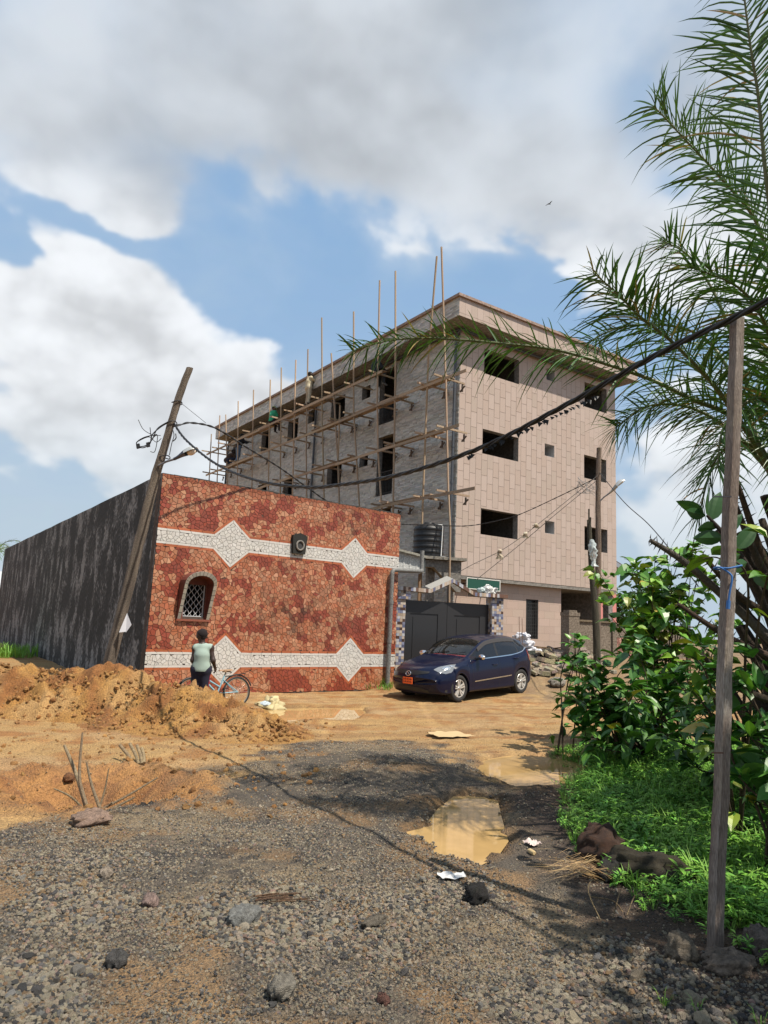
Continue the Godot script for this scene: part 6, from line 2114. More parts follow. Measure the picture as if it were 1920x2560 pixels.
# J: joints; L: look direction; sizes in metres for a figure of height s
func person(label: String, at: Vector3, turn: float, J: Dictionary, s: float, cell: float, look: Vector3, skin: Color, shirt: Color, sleeves: float, trousers: Color, legs: float, shoe: Color, hair: Color, curl := 0.5, band = null) -> Node3D:
	var t := thing("person", label, "person", at, turn)
	var b := []
	var ch: Vector3 = J.chest; var pe: Vector3 = J.pelvis; var ne: Vector3 = J.neck; var he: Vector3 = J.head
	b.append([pe, pe.lerp(ch, 0.5), 0.085 * s, 0.078 * s, skin]); b.append([pe.lerp(ch, 0.5), ch, 0.078 * s, 0.09 * s, skin])
	b.append([J.hl, J.hr, 0.075 * s, 0.075 * s, skin]); b.append([J.sl, J.sr, 0.047 * s, 0.047 * s, skin])
	b.append([ch, J.sl.lerp(J.sr, 0.5), 0.085 * s, 0.06 * s, skin])
	b.append([J.sl.lerp(J.sr, 0.5), ne, 0.04 * s, 0.035 * s, skin]); b.append([ne, he, 0.034 * s, 0.036 * s, skin])
	for e in ["l", "r"]:
		b.append([J["s" + e], J["e" + e], 0.036 * s, 0.028 * s, skin]); b.append([J["e" + e], J["w" + e], 0.028 * s, 0.0185 * s, skin])
		b.append([J["h" + e], J["k" + e], 0.06 * s, 0.04 * s, skin]); b.append([J["k" + e], J["k" + e].lerp(J["a" + e], 0.35), 0.038 * s, 0.036 * s, skin]); b.append([J["k" + e].lerp(J["a" + e], 0.35), J["a" + e], 0.036 * s, 0.023 * s, skin])
		b.append([J["a" + e], J["t" + e], 0.026 * s, 0.02 * s, shoe]); b.append([J["a" + e] + Vector3(0, -0.012 * s, 0), J["a" + e] - (J["t" + e] - J["a" + e]) * 0.25 + Vector3(0, -0.012 * s, 0), 0.024 * s, 0.022 * s, shoe])
	var m := flesh(b, cell, 0.03 * s)
	# head on a finer grid: skull, jaw, nose, ears, brow, lips, eyes
	var lk := look.normalized()
	var sd := lk.cross(Vector3.UP).normalized()
	var up := sd.cross(lk).normalized()
	var h := 0.068 * s
	var H := [[he + up * 0.30 * h, he + up * 0.35 * h - lk * 0.25 * h, 0.98 * h, 1.02 * h, skin], [he + lk * 0.25 * h, he - up * 0.75 * h + lk * 0.45 * h, 0.78 * h, 0.48 * h, skin]]
	H.append([he + lk * 0.98 * h + up * 0.05 * h, he + lk * 1.16 * h - up * 0.3 * h, 0.12 * h, 0.2 * h, skin])
	H.append([he + lk * 0.9 * h - up * 0.66 * h - sd * 0.2 * h, he + lk * 0.9 * h - up * 0.66 * h + sd * 0.2 * h, 0.12 * h, 0.12 * h, skin * 0.7])
	for q in [-1.0, 1.0]:
		H.append([he + sd * q * 0.95 * h + up * 0.1 * h, he + sd * q * 0.98 * h - up * 0.25 * h - lk * 0.05 * h, 0.2 * h, 0.14 * h, skin])
		H.append([he + lk * 0.92 * h + sd * q * 0.36 * h + up * 0.12 * h, he + lk * 0.92 * h + sd * q * 0.38 * h + up * 0.12 * h, 0.13 * h, 0.13 * h, Color(0.4, 0.38, 0.36)])
	H.append([he - up * 0.5 * h - lk * 0.1 * h, ne, 0.55 * h, 0.5 * h, skin])
	m.add(flesh(H, cell * 0.55, 0.16 * h), Transform3D.IDENTITY)
	for e in ["l", "r"]:
		var fd: Vector3 = (J["w" + e] - J["e" + e]).normalized()
		var pn: Vector3 = J.get("p" + e, Vector3(0, 0, -1))
		var q := 1.0 if e == "r" else -1.0
		m.add(flesh(hand_bones(J["w" + e], fd, pn, fd.cross(pn) * q, s / 1.75 * 1.05, curl, skin), maxf(0.006, cell * 0.42), 0.008), Transform3D.IDENTITY)
	pm(t, "body", m, mat(Color(1, 1, 1), 0.6, true))
	# hair cap
	var hb := [[he + up * 0.46 * h - lk * 0.05 * h, he + up * 0.42 * h - lk * 0.36 * h, 0.98 * h, 1.0 * h, hair], [he - lk * 0.5 * h + up * 0.1 * h, he - lk * 0.42 * h - up * 0.3 * h, 0.7 * h, 0.5 * h, hair]]
	pm(t, "hair", flesh(hb, cell * 0.6, 0.2 * h), mat(Color(1, 1, 1), 0.95, true))
	if band != null:
		var hb2 := Mb.new()
		var ring := PackedVector3Array()
		for j in 19: ring.append(he + up * 0.62 * h + (sd * cos(TAU * j / 18) * 1.06 + lk * (sin(TAU * j / 18) * 1.2 - 0.12)) * h)
		hb2.tube(ring, 0.16 * h, 6, band, false)
		pm(t, "headband", hb2, M.cloth)
	# shirt, with folds from a little noise
	var fz := FastNoiseLite.new(); fz.seed = 12; fz.frequency = 9.0 / s
	b = []
	var ms: Vector3 = J.sl.lerp(J.sr, 0.5)
	b.append([pe + Vector3(0, -0.01 * s, 0), pe.lerp(ch, 0.5), 0.105 * s, 0.095 * s, shirt]); b.append([pe.lerp(ch, 0.5), ch, 0.095 * s, 0.104 * s, shirt])
	b.append([J.hl.lerp(pe, 0.35) + Vector3(0, 0.02 * s, 0), J.hr.lerp(pe, 0.35) + Vector3(0, 0.02 * s, 0), 0.09 * s, 0.09 * s, shirt])
	b.append([J.sl.lerp(ms, 0.1), J.sr.lerp(ms, 0.1), 0.053 * s, 0.053 * s, shirt]); b.append([ch, ms, 0.098 * s, 0.07 * s, shirt])
	for e in ["l", "r"]:
		if sleeves > 0.0: b.append([J["s" + e], J["s" + e].lerp(J["e" + e], minf(sleeves, 1.0)), 0.05 * s, 0.044 * s, shirt])
		if sleeves > 1.0: b.append([J["e" + e], J["e" + e].lerp(J["w" + e], sleeves - 1.0), 0.042 * s, 0.032 * s, shirt])
	m = flesh(b, cell, 0.03 * s)
	for i in m.v.size():
		m.v[i] += m.n[i] * 0.007 * s * fz.get_noise_3dv(m.v[i])
	var hem := pe.y - 0.035 * s
	for i in m.v.size():
		if m.v[i].y < hem: m.v[i] = Vector3(m.v[i].x, hem, m.v[i].z)
	pm(t, "shirt", m, M.cloth)
	b = []
	b.append([J.hl, J.hr, 0.088 * s, 0.088 * s, trousers]); b.append([pe, pe.lerp(ch, 0.12), 0.09 * s, 0.09 * s, trousers])
	for e in ["l", "r"]:
		b.append([J["h" + e], J["h" + e].lerp(J["k" + e], minf(legs, 1.0)), 0.078 * s, 0.058 * s, trousers])
		if legs > 1.0: b.append([J["k" + e], J["k" + e].lerp(J["a" + e], legs - 1.0), 0.055 * s, 0.042 * s, trousers])
	m = flesh(b, cell, 0.025 * s)
	for i in m.v.size():
		m.v[i] += m.n[i] * 0.006 * s * fz.get_noise_3dv(m.v[i] + Vector3(5, 0, 0))
	pm(t, "trousers", m, M.cloth)
	return t
func people() -> void:
	var dk := Color(0.035, 0.018, 0.012)
	# boy at the wall, back to us; local -z is away from the camera
	var at := Vector3(-3.25, 0.0, -13.25)
	at.y = hgt(at.x, at.z) + maxf(0.0, mound(at.x, at.z)) * 0.5
	var s := 1.44
	var J := {"pelvis": Vector3(0.0, 0.76, 0), "chest": Vector3(-0.005, 1.0, 0.0), "neck": Vector3(-0.02, 1.19, -0.01), "head": Vector3(-0.045, 1.335, -0.03), "sl": Vector3(-0.135, 1.125, 0), "sr": Vector3(0.135, 1.135, 0), "el": Vector3(-0.165, 0.90, 0.02), "er": Vector3(0.205, 0.91, 0.03), "wl": Vector3(-0.15, 0.79, -0.15), "wr": Vector3(0.235, 0.775, -0.08), "hl": Vector3(-0.07, 0.74, 0), "hr": Vector3(0.07, 0.74, 0), "kl": Vector3(-0.085, 0.41, -0.03), "kr": Vector3(0.075, 0.40, -0.02), "al": Vector3(-0.09, 0.07, 0.02), "ar": Vector3(0.085, 0.07, 0.05), "tl": Vector3(-0.1, 0.035, -0.12), "tr": Vector3(0.11, 0.035, -0.09), "pl": Vector3(0.3, -0.9, 0), "pr": Vector3(-0.6, -0.2, -0.6)}
	var boy := person("boy in pale green vest, back turned, holding the bicycle", at, 0.12, J, s, 0.013, Vector3(-0.5, -0.35, -0.8), dk, Color(0.27, 0.345, 0.30), 0.0, Color(0.012, 0.014, 0.028), 0.95, Color(0.05, 0.04, 0.03), Color(0.008, 0.007, 0.006), 0.9)
	var st := Mb.new()
	st.tube(smooth_path([Vector3(0.165, 0.78, 0.035), Vector3(0.17, 0.6, 0.03), Vector3(0.15, 0.42, 0.02)], 5), 0.009, 5, Color(0.30, 0.02, 0.05))
	pm(boy, "shorts_stripe", st, M.cloth)
	# workers on the scaffold, in the block's frame: -x is out from the wall
	var F := block_frame()
	var turn := deg_to_rad(34.4)
	var stand := func(lean: float, arms: Array, bend := 0.0) -> Dictionary:
		# faces +x (the wall)
		return {"pelvis": Vector3(0, 0.92, 0), "chest": Vector3(lean * 0.5, 1.22, 0), "neck": Vector3(lean * 0.95, 1.46, 0), "head": Vector3(lean + 0.03, 1.60, 0), "sl": Vector3(lean * 0.85, 1.40, -0.17), "sr": Vector3(lean * 0.85, 1.40, 0.17), "el": arms[0], "er": arms[1], "wl": arms[2], "wr": arms[3], "hl": Vector3(0, 0.9, -0.085), "hr": Vector3(0, 0.9, 0.085), "kl": Vector3(0.05, 0.49, -0.1), "kr": Vector3(0.0, 0.49, 0.12), "al": Vector3(-0.02, 0.09, -0.1), "ar": Vector3(-0.06, 0.09, 0.15), "tl": Vector3(0.14, 0.045, -0.11), "tr": Vector3(0.1, 0.045, 0.17), "pl": Vector3(0.3, -0.9, 0), "pr": Vector3(0.3, -0.9, 0)}
	var sit := func(lean: float) -> Dictionary:
		return {"pelvis": Vector3(0, 0.1, 0), "chest": Vector3(lean * 0.5, 0.40, 0), "neck": Vector3(lean * 0.95, 0.63, 0), "head": Vector3(lean + 0.04, 0.77, 0.0), "sl": Vector3(lean * 0.85, 0.57, -0.17), "sr": Vector3(lean * 0.85, 0.57, 0.17), "el": Vector3(lean + 0.12, 0.36, -0.2), "er": Vector3(lean + 0.14, 0.34, 0.22), "wl": Vector3(lean + 0.36, 0.38, -0.12), "wr": Vector3(lean + 0.36, 0.33, 0.12), "hl": Vector3(0.02, 0.08, -0.09), "hr": Vector3(0.02, 0.08, 0.09), "kl": Vector3(0.40, 0.06, -0.17), "kr": Vector3(0.38, 0.05, 0.2), "al": Vector3(0.42, -0.36, -0.19), "ar": Vector3(0.36, -0.36, 0.24), "tl": Vector3(0.58, -0.42, -0.2), "tr": Vector3(0.52, -0.42, 0.27), "pl": Vector3(0, -1, 0), "pr": Vector3(0, -1, 0)}
	person("worker in beige work clothes standing highest, at the parapet", F * Vector3(-1.0, 12.27, -10.35), turn, stand.call(0.02, [Vector3(0.18, 1.25, -0.22), Vector3(0.2, 1.28, 0.22), Vector3(0.25, 1.5, -0.18), Vector3(0.28, 1.52, 0.15)]), 1.66, 0.024, Vector3(1, -0.1, 0), dk, Color(0.46, 0.40, 0.28), 0.9, Color(0.40, 0.35, 0.26), 1.95, Color(0.06, 0.04, 0.03), Color(0.01, 0.01, 0.01))
	person("worker in green shirt and headband sitting on the scaffold", F * Vector3(-1.02, 12.27, -14.35), turn + 0.25, sit.call(0.05), 1.66, 0.024, Vector3(1, -0.5, 0.2), Color(0.10, 0.05, 0.035), Color(0.03, 0.28, 0.15), 0.85, Color(0.016, 0.016, 0.02), 1.9, Color(0.03, 0.02, 0.02), Color(0.01, 0.01, 0.01), 0.5, Color(0.40, 0.52, 0.25))
	person("standing worker in dark top and blue jeans, leaning to the wall", F * Vector3(-0.92, 10.85, -19.0), turn, stand.call(0.16, [Vector3(0.35, 1.3, -0.2), Vector3(0.36, 1.22, 0.22), Vector3(0.55, 1.36, -0.12), Vector3(0.58, 1.3, 0.14)]), 1.70, 0.026, Vector3(1, -0.2, 0), dk, Color(0.015, 0.016, 0.025), 1.7, Color(0.10, 0.15, 0.23), 1.95, Color(0.03, 0.03, 0.03), Color(0.01, 0.01, 0.01))
	person("crouching worker in dark clothes at the scaffold's far end", F * Vector3(-0.95, 10.86, -20.35), turn, {"pelvis": Vector3(-0.12, 0.30, 0), "chest": Vector3(0.08, 0.56, 0), "neck": Vector3(0.2, 0.78, 0), "head": Vector3(0.27, 0.90, 0), "sl": Vector3(0.17, 0.71, -0.17), "sr": Vector3(0.17, 0.71, 0.17), "el": Vector3(0.33, 0.52, -0.22), "er": Vector3(0.33, 0.52, 0.22), "wl": Vector3(0.52, 0.50, -0.12), "wr": Vector3(0.52, 0.46, 0.12), "hl": Vector3(-0.1, 0.29, -0.09), "hr": Vector3(-0.1, 0.29, 0.09), "kl": Vector3(0.26, 0.46, -0.16), "kr": Vector3(0.26, 0.44, 0.16), "al": Vector3(0.0, 0.09, -0.14), "ar": Vector3(0.0, 0.09, 0.15), "tl": Vector3(0.17, 0.045, -0.15), "tr": Vector3(0.17, 0.045, 0.17), "pl": Vector3(0, -1, 0), "pr": Vector3(0, -1, 0)}, 1.66, 0.026, Vector3(1, -0.4, 0), dk, Color(0.05, 0.028, 0.02), 0.9, Color(0.02, 0.025, 0.045), 1.95, Color(0.03, 0.03, 0.03), Color(0.01, 0.01, 0.01))
	person("worker in dark clothes sitting before the top balcony", F * Vector3(-0.98, 12.25, -4.5), turn, sit.call(0.1), 1.66, 0.026, Vector3(1, -0.6, 0), dk, Color(0.02, 0.024, 0.035), 1.6, Color(0.022, 0.024, 0.03), 1.95, Color(0.12, 0.12, 0.12), Color(0.01, 0.01, 0.01))
	var seat := Mb.new()
	seat.beam(Vector3(-0.98, 12.2, -3.7), Vector3(-0.98, 12.2, -5.3), 0.22, 0.035, Color(0.36, 0.24, 0.15), Vector3.RIGHT)
	pm(get_node("timber_scaffold"), "foot_board", seat, M.wood)

func bicycle() -> void:
	# frame plane parallel to the tiled wall; x towards its tail
	var t := thing("bicycle", "light blue bicycle held by the boy at the wall", "bicycle", Vector3(-2.78, hgt(-2.78, -14.4) - 0.02, -14.4), deg_to_rad(38.77))
	t.rotation.x = deg_to_rad(-4)
	var blue := mat(Color(0.20, 0.36, 0.42), 0.35)
	var blk := mat(Color(0.015, 0.015, 0.015), 0.6)
	var R := 0.3
	for wx in [0.0, -0.98]:
		var b := Mb.new()
		var ring := PackedVector3Array()
		for j in 41: ring.append(Vector3(wx + (R - 0.018) * cos(TAU * j / 40), R + (R - 0.018) * sin(TAU * j / 40), 0))
		b.tube(ring, 0.02, 8, Color.WHITE, false)
		var w := pm(t, "wheel", b, blk)
		b = Mb.new()
		ring = PackedVector3Array()
		for j in 41: ring.append(Vector3(wx + (R - 0.042) * cos(TAU * j / 40), R + (R - 0.042) * sin(TAU * j / 40), 0))
		b.tube(ring, 0.010, 6, Color.WHITE, false)
		b.tube(PackedVector3Array([Vector3(wx, R, -0.05), Vector3(wx, R, 0.05)]), 0.022, 10)
		pm(w, "rim", b, mat(Color(0.45, 0.40, 0.32), 0.35, false, 0.7)).set_meta("kind", "stuff")
		b = Mb.new()
		for j in 28:
			var a := TAU * j / 28
			b.tube(PackedVector3Array([Vector3(wx + 0.02 * cos(a + 1.2), R + 0.02 * sin(a + 1.2), 0.03 * (1 if j % 2 else -1)), Vector3(wx + (R - 0.05) * cos(a), R + (R - 0.05) * sin(a), 0)]), 0.0018, 3, Color.WHITE, false)
		pm(w, "spokes", b, M.steel).set_meta("kind", "stuff")
	var fr := Mb.new()
	var bb := Vector3(-0.42, 0.28, 0); var st := Vector3(-0.28, 0.62, 0); var ht := Vector3(-0.82, 0.76, 0); var hl := Vector3(-0.80, 0.64, 0)
	fr.tube(PackedVector3Array([bb, st]), 0.016, 8); fr.tube(PackedVector3Array([hl, Vector3(-0.37, 0.40, 0)]), 0.017, 8); fr.tube(PackedVector3Array([hl + Vector3(0.01, -0.03, 0), bb]), 0.019, 8)
	fr.tube(PackedVector3Array([hl + Vector3(0.01, -0.04, 0), ht]), 0.02, 8)
	for z in [-0.05, 0.05]:
		fr.tube(PackedVector3Array([bb + Vector3(0, 0, z * 0.4), Vector3(0, R, z)]), 0.010, 6); fr.tube(PackedVector3Array([st + Vector3(-0.03, -0.08, z * 0.3), Vector3(0, R, z)]), 0.009, 6)
		fr.tube(PackedVector3Array([hl + Vector3(0.02, -0.05, z * 0.6), Vector3(-0.93, 0.42, z), Vector3(-0.98, R, z)]), 0.012, 6)
	pm(t, "frame", fr, blue)
	var b := Mb.new()
	b.tube(PackedVector3Array([st + Vector3(0.0, -0.02, 0), Vector3(-0.255, 0.70, 0)]), 0.013, 8)
	pm(t, "seat_post", b, blk)
	var g := []
	for i in 9:
		var v := i / 8.0
		var row := PackedVector3Array()
		for j in 9:
			var u := j / 8.0 - 0.5
			var w := lerpf(0.03, 0.10, sm(0.25, 0.9, v))
			row.append(Vector3(-0.40 + v * 0.26, 0.735 - 0.03 * (4 * u * u) + 0.012 * v, u * 2 * w))
		g.append(row)
	b = Mb.new(); b.grid(g, Color.WHITE, true)
	b.obox(Vector3(-0.24, 0.705, 0), Vector3(0.07, 0, 0), Vector3(0, 0.02, 0), Vector3(0, 0, 0.05))
	pm(t, "saddle", b, mat(Color(0.26, 0.16, 0.09), 0.7)).set_meta("kind", "stuff")
	b = Mb.new()
	b.tube(PackedVector3Array([ht, Vector3(-0.84, 0.84, 0)]), 0.013, 8)
	b.tube(smooth_path([Vector3(-0.72, 0.90, -0.27), Vector3(-0.80, 0.88, -0.2), Vector3(-0.86, 0.85, -0.05), Vector3(-0.86, 0.85, 0.05), Vector3(-0.80, 0.88, 0.2), Vector3(-0.72, 0.90, 0.27)], 5), 0.012, 8)
	pm(t, "handlebar", b, M.steel)
	b = Mb.new()
	var ring2 := PackedVector3Array()
	for j in 15:
		var a := deg_to_rad(lerpf(20, 150, j / 14.0))
		ring2.append(Vector3((R + 0.035) * cos(a), R + (R + 0.035) * sin(a), 0))
	b.tube(ring2, 0.016, 5)
	pm(t, "mudguard", b, blk)
	b = Mb.new()
	b.beam(Vector3(-0.27, 0.60, 0.03), Vector3(0.16, 0.66, 0.03), 0.012, 0.012); b.beam(Vector3(-0.27, 0.60, -0.03), Vector3(0.16, 0.66, -0.03), 0.012, 0.012); b.beam(Vector3(0.16, 0.66, -0.05), Vector3(0.16, 0.66, 0.05), 0.012, 0.012)
	pm(t, "carrier", b, blk).set_meta("kind", "stuff")
	b = Mb.new()
	b.tube(PackedVector3Array([bb + Vector3(0, 0, -0.06), bb + Vector3(0, 0, 0.06)]), 0.018, 8); b.beam(bb + Vector3(0, 0, 0.06), bb + Vector3(0.12, 0.1, 0.06), 0.02, 0.012); b.beam(bb + Vector3(0, 0, -0.06), bb + Vector3(-0.12, -0.1, -0.06), 0.02, 0.012)
	b.obox(bb + Vector3(0.12, 0.1, 0.1), Vector3(0.04, 0, 0), Vector3(0, 0.01, 0), Vector3(0, 0, 0.04)); b.obox(bb + Vector3(-0.12, -0.1, -0.1), Vector3(0.04, 0, 0), Vector3(0, 0.01, 0), Vector3(0, 0, 0.04))
	pm(t, "crank", b, blk).set_meta("kind", "stuff")

# ---------------------------------------------------------------- plants
func leaf_mesh(l: float, w: float, fold: float, droop: float, col: Color, seg := 4) -> Mb:
	# leaf along +z from the origin, midrib folded, tip drooping
	var b := Mb.new()
	var mid := []; var le := []; var ri := []
	for i in seg + 1:
		var t := float(i) / seg
		var hw := w * 0.5 * pow(sin(PI * pow(t, 0.8)), 0.85) if i > 0 and i < seg else 0.0
		var y := -droop * t * t
		var z := l * t * (1.0 - 0.25 * droop * t)
		mid.append(Vector3(0, y, z)); le.append(Vector3(-hw, y + fold * hw, z)); ri.append(Vector3(hw, y + fold * hw, z))
	var c2 := Color(col.r * 0.88, col.g * 0.92, col.b * 0.9)
	for i in seg:
		if i == 0:
			b.tri(mid[0], mid[1], le[1], col); b.tri(mid[0], ri[1], mid[1], c2)
		elif i == seg - 1:
			b.tri(mid[i], mid[i + 1], le[i], col); b.tri(mid[i], ri[i], mid[i + 1], c2)
		else:
			b.quad(mid[i], mid[i + 1], le[i + 1], le[i], col); b.quad(mid[i], ri[i], ri[i + 1], mid[i + 1], c2)
	return b
func leaf_frame(p: Vector3, dir: Vector3, roll: float, s: float) -> Transform3D:
	var z := dir.normalized()
	var x := Vector3.UP.cross(z)
	if x.length() < 0.05: x = Vector3.RIGHT
	x = x.normalized()
	var y := z.cross(x)
	var bs := Basis(x, y, z).rotated(z, roll).scaled(Vector3.ONE * s)
	return Transform3D(Basis(bs.x, bs.y, bs.z), p)
func frond(p: Node3D, pts: Array, n: int, ll: float, pick: bool, start := 0.12, spread := 1.0, tone := Color(0.045, 0.11, 0.022)) -> void:
	var q := []
	for e in pts: q.append(e - p.position)
	var path := smooth_path(q, 8)
	var k := path.size()
	var b := Mb.new()
	var rad := PackedFloat32Array()
	for i in k: rad.append(lerpf(0.034, 0.006, pow(float(i) / (k - 1), 0.7)))
	b.tube(path, rad, 7, Color(0.10, 0.11, 0.035))
	var f := pm(p, "frond", b, M.leaf)
	var all := Mb.new()
	for i in n:
		var t := start + (1.0 - start) * (i + 0.5) / n
		var fi := t * (k - 1)
		var a := int(minf(fi, k - 2))
		var o := path[a].lerp(path[a + 1], fi - a)
		var T := (path[a + 1] - path[a]).normalized()
		var S := T.cross(Vector3.UP).normalized()
		var U := S.cross(T)
		for side: float in [-1.0, 1.0]:
			if rng.randf() < 0.03: continue
			var len := ll * rr(0.75, 1.12) * (0.42 + 0.58 * sin(PI * clampf(0.12 + 0.80 * t, 0, 1)))
			var d := (S * side * rr(0.35, 1.0) + T * rr(0.35, 0.85) + U * rr(-0.65, 0.9) * spread).normalized()
			var w := rr(0.014, 0.026)
			var dr := rr(0.08, 0.6) * len
			if rng.randf() < 0.12: dr = rr(0.6, 1.1) * len
			var one := Mb.new()
			var seg := 5
			var prev := []
			var wv := d.cross(U).normalized()
			var col := jit(tone.lerp(Color(0.10, 0.19, 0.035), rng.randf() * 0.55), 0.25)
			if rng.randf() < 0.06: col = Color(0.34, 0.27, 0.08).lerp(Color(0.25, 0.15, 0.07), rng.randf())
			for j in seg + 1:
				var v := float(j) / seg
				var c := d * len * v * (1.0 - 0.12 * v) + Vector3(0, -dr * v * v * 0.7, 0)
				var hw := w * 0.5 * (1.0 - pow(v, 2.6)) * (0.55 + 0.45 * sm(0.0, 0.25, v))
				var cur := [c - wv * hw, c + U * (-hw * 0.5), c + wv * hw]
				if j > 0:
					one.quad(prev[0], cur[0], cur[1], prev[1], col)
					one.quad(prev[1], cur[1], cur[2], prev[2], col)
				prev = cur
			if pick:
				var lf := part(f, "leaflet", one.mesh(), M.leaf)
				lf.position = o
			else: all.add(one, Transform3D(Basis.IDENTITY, o))
	if not pick: pm(f, "leaflets", all, M.leaf).set_meta("kind", "stuff")
func palm() -> void:
	var C := Vector3(4.05, 0.0, -6.55)
	var t := thing("oil_palm", "oil palm with arching fronds rising on the right", "palm tree", C)
	# stout trunk wrapped in old leaf bases
	var b := trunk_post([Vector3(0, -0.2, 0), Vector3(0, 0.8, 0), Vector3(0, 1.8, 0), Vector3(0, 2.7, 0), Vector3(0, 3.3, 0)], [0.34, 0.33, 0.36, 0.34, 0.16], Color(0.045, 0.034, 0.024), 21, 18)
	pm(t, "trunk", b, M.bark)
	for i in 46:
		var a := i * 2.4
		var y := 0.35 + 2.3 * i / 46.0
		var d := Vector3(cos(a), 0, sin(a))
		var ln := rr(0.3, 0.8)
		b = Mb.new()
		var p0 := d * 0.26 + Vector3(0, y, 0); var p1 := d * (0.34 + ln * 0.35) + Vector3(0, y + ln * 0.6, 0); var p2 := d * (0.36 + ln * 0.62) + Vector3(0, y + ln * 1.15, 0)
		b.tube(PackedVector3Array([p0, p1, p2]), [0.075, 0.05, 0.04], 6, jit(Color(0.075, 0.052, 0.032), 0.3))
		pm(t, "leaf_base", b, M.bark)
	# cut petioles reaching out on the near side, thorny edges
	for q in [[Vector3(3.45, 1.75, -6.2), Vector3(2.66, 2.33, -5.95), Vector3(2.24, 2.54, -5.8), 0.045, Color(0.20, 0.17, 0.14)], [Vector3(3.6, 2.0, -6.2), Vector3(3.30, 2.45, -6.1), Vector3(2.98, 3.0, -5.9), 0.05, Color(0.09, 0.065, 0.04)], [Vector3(3.6, 2.1, -6.3), Vector3(3.36, 2.6, -6.2), Vector3(3.16, 3.18, -6.15), 0.05, Color(0.12, 0.075, 0.04)], [Vector3(3.55, 1.55, -6.1), Vector3(2.95, 1.75, -5.9), Vector3(2.46, 2.02, -5.8), 0.04, Color(0.11, 0.065, 0.04)], [Vector3(3.6, 1.9, -6.2), Vector3(3.1, 2.1, -6.0), Vector3(2.72, 2.45, -5.9), 0.045, Color(0.10, 0.06, 0.035)], [Vector3(3.6, 1.2, -6.1), Vector3(3.0, 1.35, -5.9), Vector3(2.6, 1.62, -5.7), 0.04, Color(0.08, 0.055, 0.035)]]:
		b = Mb.new()
		var path := smooth_path([q[0] - C, q[1] - C, q[2] - C], 8)
		var rad := PackedFloat32Array()
		for i in path.size(): rad.append(lerpf(q[3] * 1.0, q[3] * 0.38, float(i) / (path.size() - 1)))
		b.tube(path, rad, 7, q[4])
		for i in range(3, path.size()):
			var T := (path[i] - path[i - 1]).normalized()
			for side: float in [-1.0, 1.0]:
				var s := T.cross(Vector3.BACK).normalized() * side
				b.tri(path[i] + s * rad[i] * 0.8, path[i] + s * rad[i] * 0.8 + T * 0.015, path[i] + s * (rad[i] + rr(0.03, 0.07)) + T * rr(-0.02, 0.04), Color(0.06, 0.05, 0.035))
		pm(t, "cut_petiole", b, M.bark)
	frond(t, [Vector3(3.72, 3.1, -6.42), Vector3(3.53, 3.55, -6.4), Vector3(3.26, 3.85, -6.4), Vector3(2.89, 4.0, -6.4), Vector3(2.54, 4.19, -6.45), Vector3(2.05, 4.37, -6.5), Vector3(1.6, 4.5, -6.55), Vector3(1.08, 4.56, -6.6), Vector3(0.69, 4.6, -6.65), Vector3(0.29, 4.62, -6.7), Vector3(-0.06, 4.57, -6.7), Vector3(-0.39, 4.45, -6.7)], 128, 0.60, true, 0.2, 1.25)
	frond(t, [Vector3(3.7, 3.1, -6.35), Vector3(3.47, 3.48, -6.3), Vector3(3.07, 3.89, -6.1), Vector3(2.8, 4.13, -6.0), Vector3(2.49, 4.36, -5.9), Vector3(2.19, 4.52, -5.8), Vector3(1.97, 4.66, -5.7), Vector3(1.74, 4.87, -5.7)], 110, 0.8, false, 0.2, 1.1)
	frond(t, [Vector3(3.75, 3.1, -6.5), Vector3(3.64, 3.6, -6.6), Vector3(3.58, 4.36, -6.9), Vector3(3.43, 4.96, -7.2), Vector3(3.1, 5.2, -7.4), Vector3(2.6, 5.2, -7.5), Vector3(2.2, 5.0, -7.55)], 100, 0.75, false)
	frond(t, [Vector3(3.72, 3.1, -6.3), Vector3(3.53, 3.82, -5.8), Vector3(3.2, 4.71, -5.4), Vector3(3.01, 5.48, -5.2), Vector3(2.92, 6.13, -5.1), Vector3(2.81, 6.59, -5.0), Vector3(2.70, 7.3, -4.9)], 125, 1.0, false, 0.16, 0.6)
	frond(t, [Vector3(3.78, 3.1, -6.4), Vector3(3.68, 4.35, -6.2), Vector3(3.6, 5.15, -6.2), Vector3(3.47, 5.75, -6.2), Vector3(3.14, 6.2, -6.2), Vector3(2.80, 6.6, -6.2), Vector3(2.5, 6.95, -6.2)], 115, 0.9, false, 0.16, 0.6)
	frond(t, [Vector3(3.72, 3.1, -6.3), Vector3(3.6, 3.8, -6.2), Vector3(3.35, 4.3, -5.8), Vector3(3.0, 4.7, -5.6), Vector3(2.5, 4.85, -5.5)], 90, 0.85, false, 0.16, 0.8)
	# fronds round the rest of the crown
	for q in [[0.3, 2.4, 2.2], [0.9, 2.8, 1.6], [1.4, 2.2, 1.7], [-0.5, 2.9, 1.8], [-1.1, 2.6, 2.4], [0.1, 1.2, 3.4], [-0.2, 2.2, 0.8]]:
		var d := Vector3(cos(q[0]), 0, sin(q[0]))
		var l: float = q[1]; var h: float = q[2]
		frond(t, [C + Vector3(0, 3.0, 0) + d * 0.1, C + d * l * 0.25 + Vector3(0, 3.0 + h * 0.6, 0), C + d * l * 0.55 + Vector3(0, 3.0 + h * 0.95, 0), C + d * l * 0.85 + Vector3(0, 3.0 + h * 0.85, 0), C + d * l * 1.1 + Vector3(0, 3.0 + h * 0.5, 0)], 60, 0.8, false)
	frond(t, [C + Vector3(-0.1, 3.0, 0), Vector3(3.75, 4.2, -6.9), Vector3(3.55, 5.3, -7.1), Vector3(3.3, 5.9, -7.2), Vector3(3.0, 6.1, -7.2)], 90, 0.8, false, 0.2, 1.1)
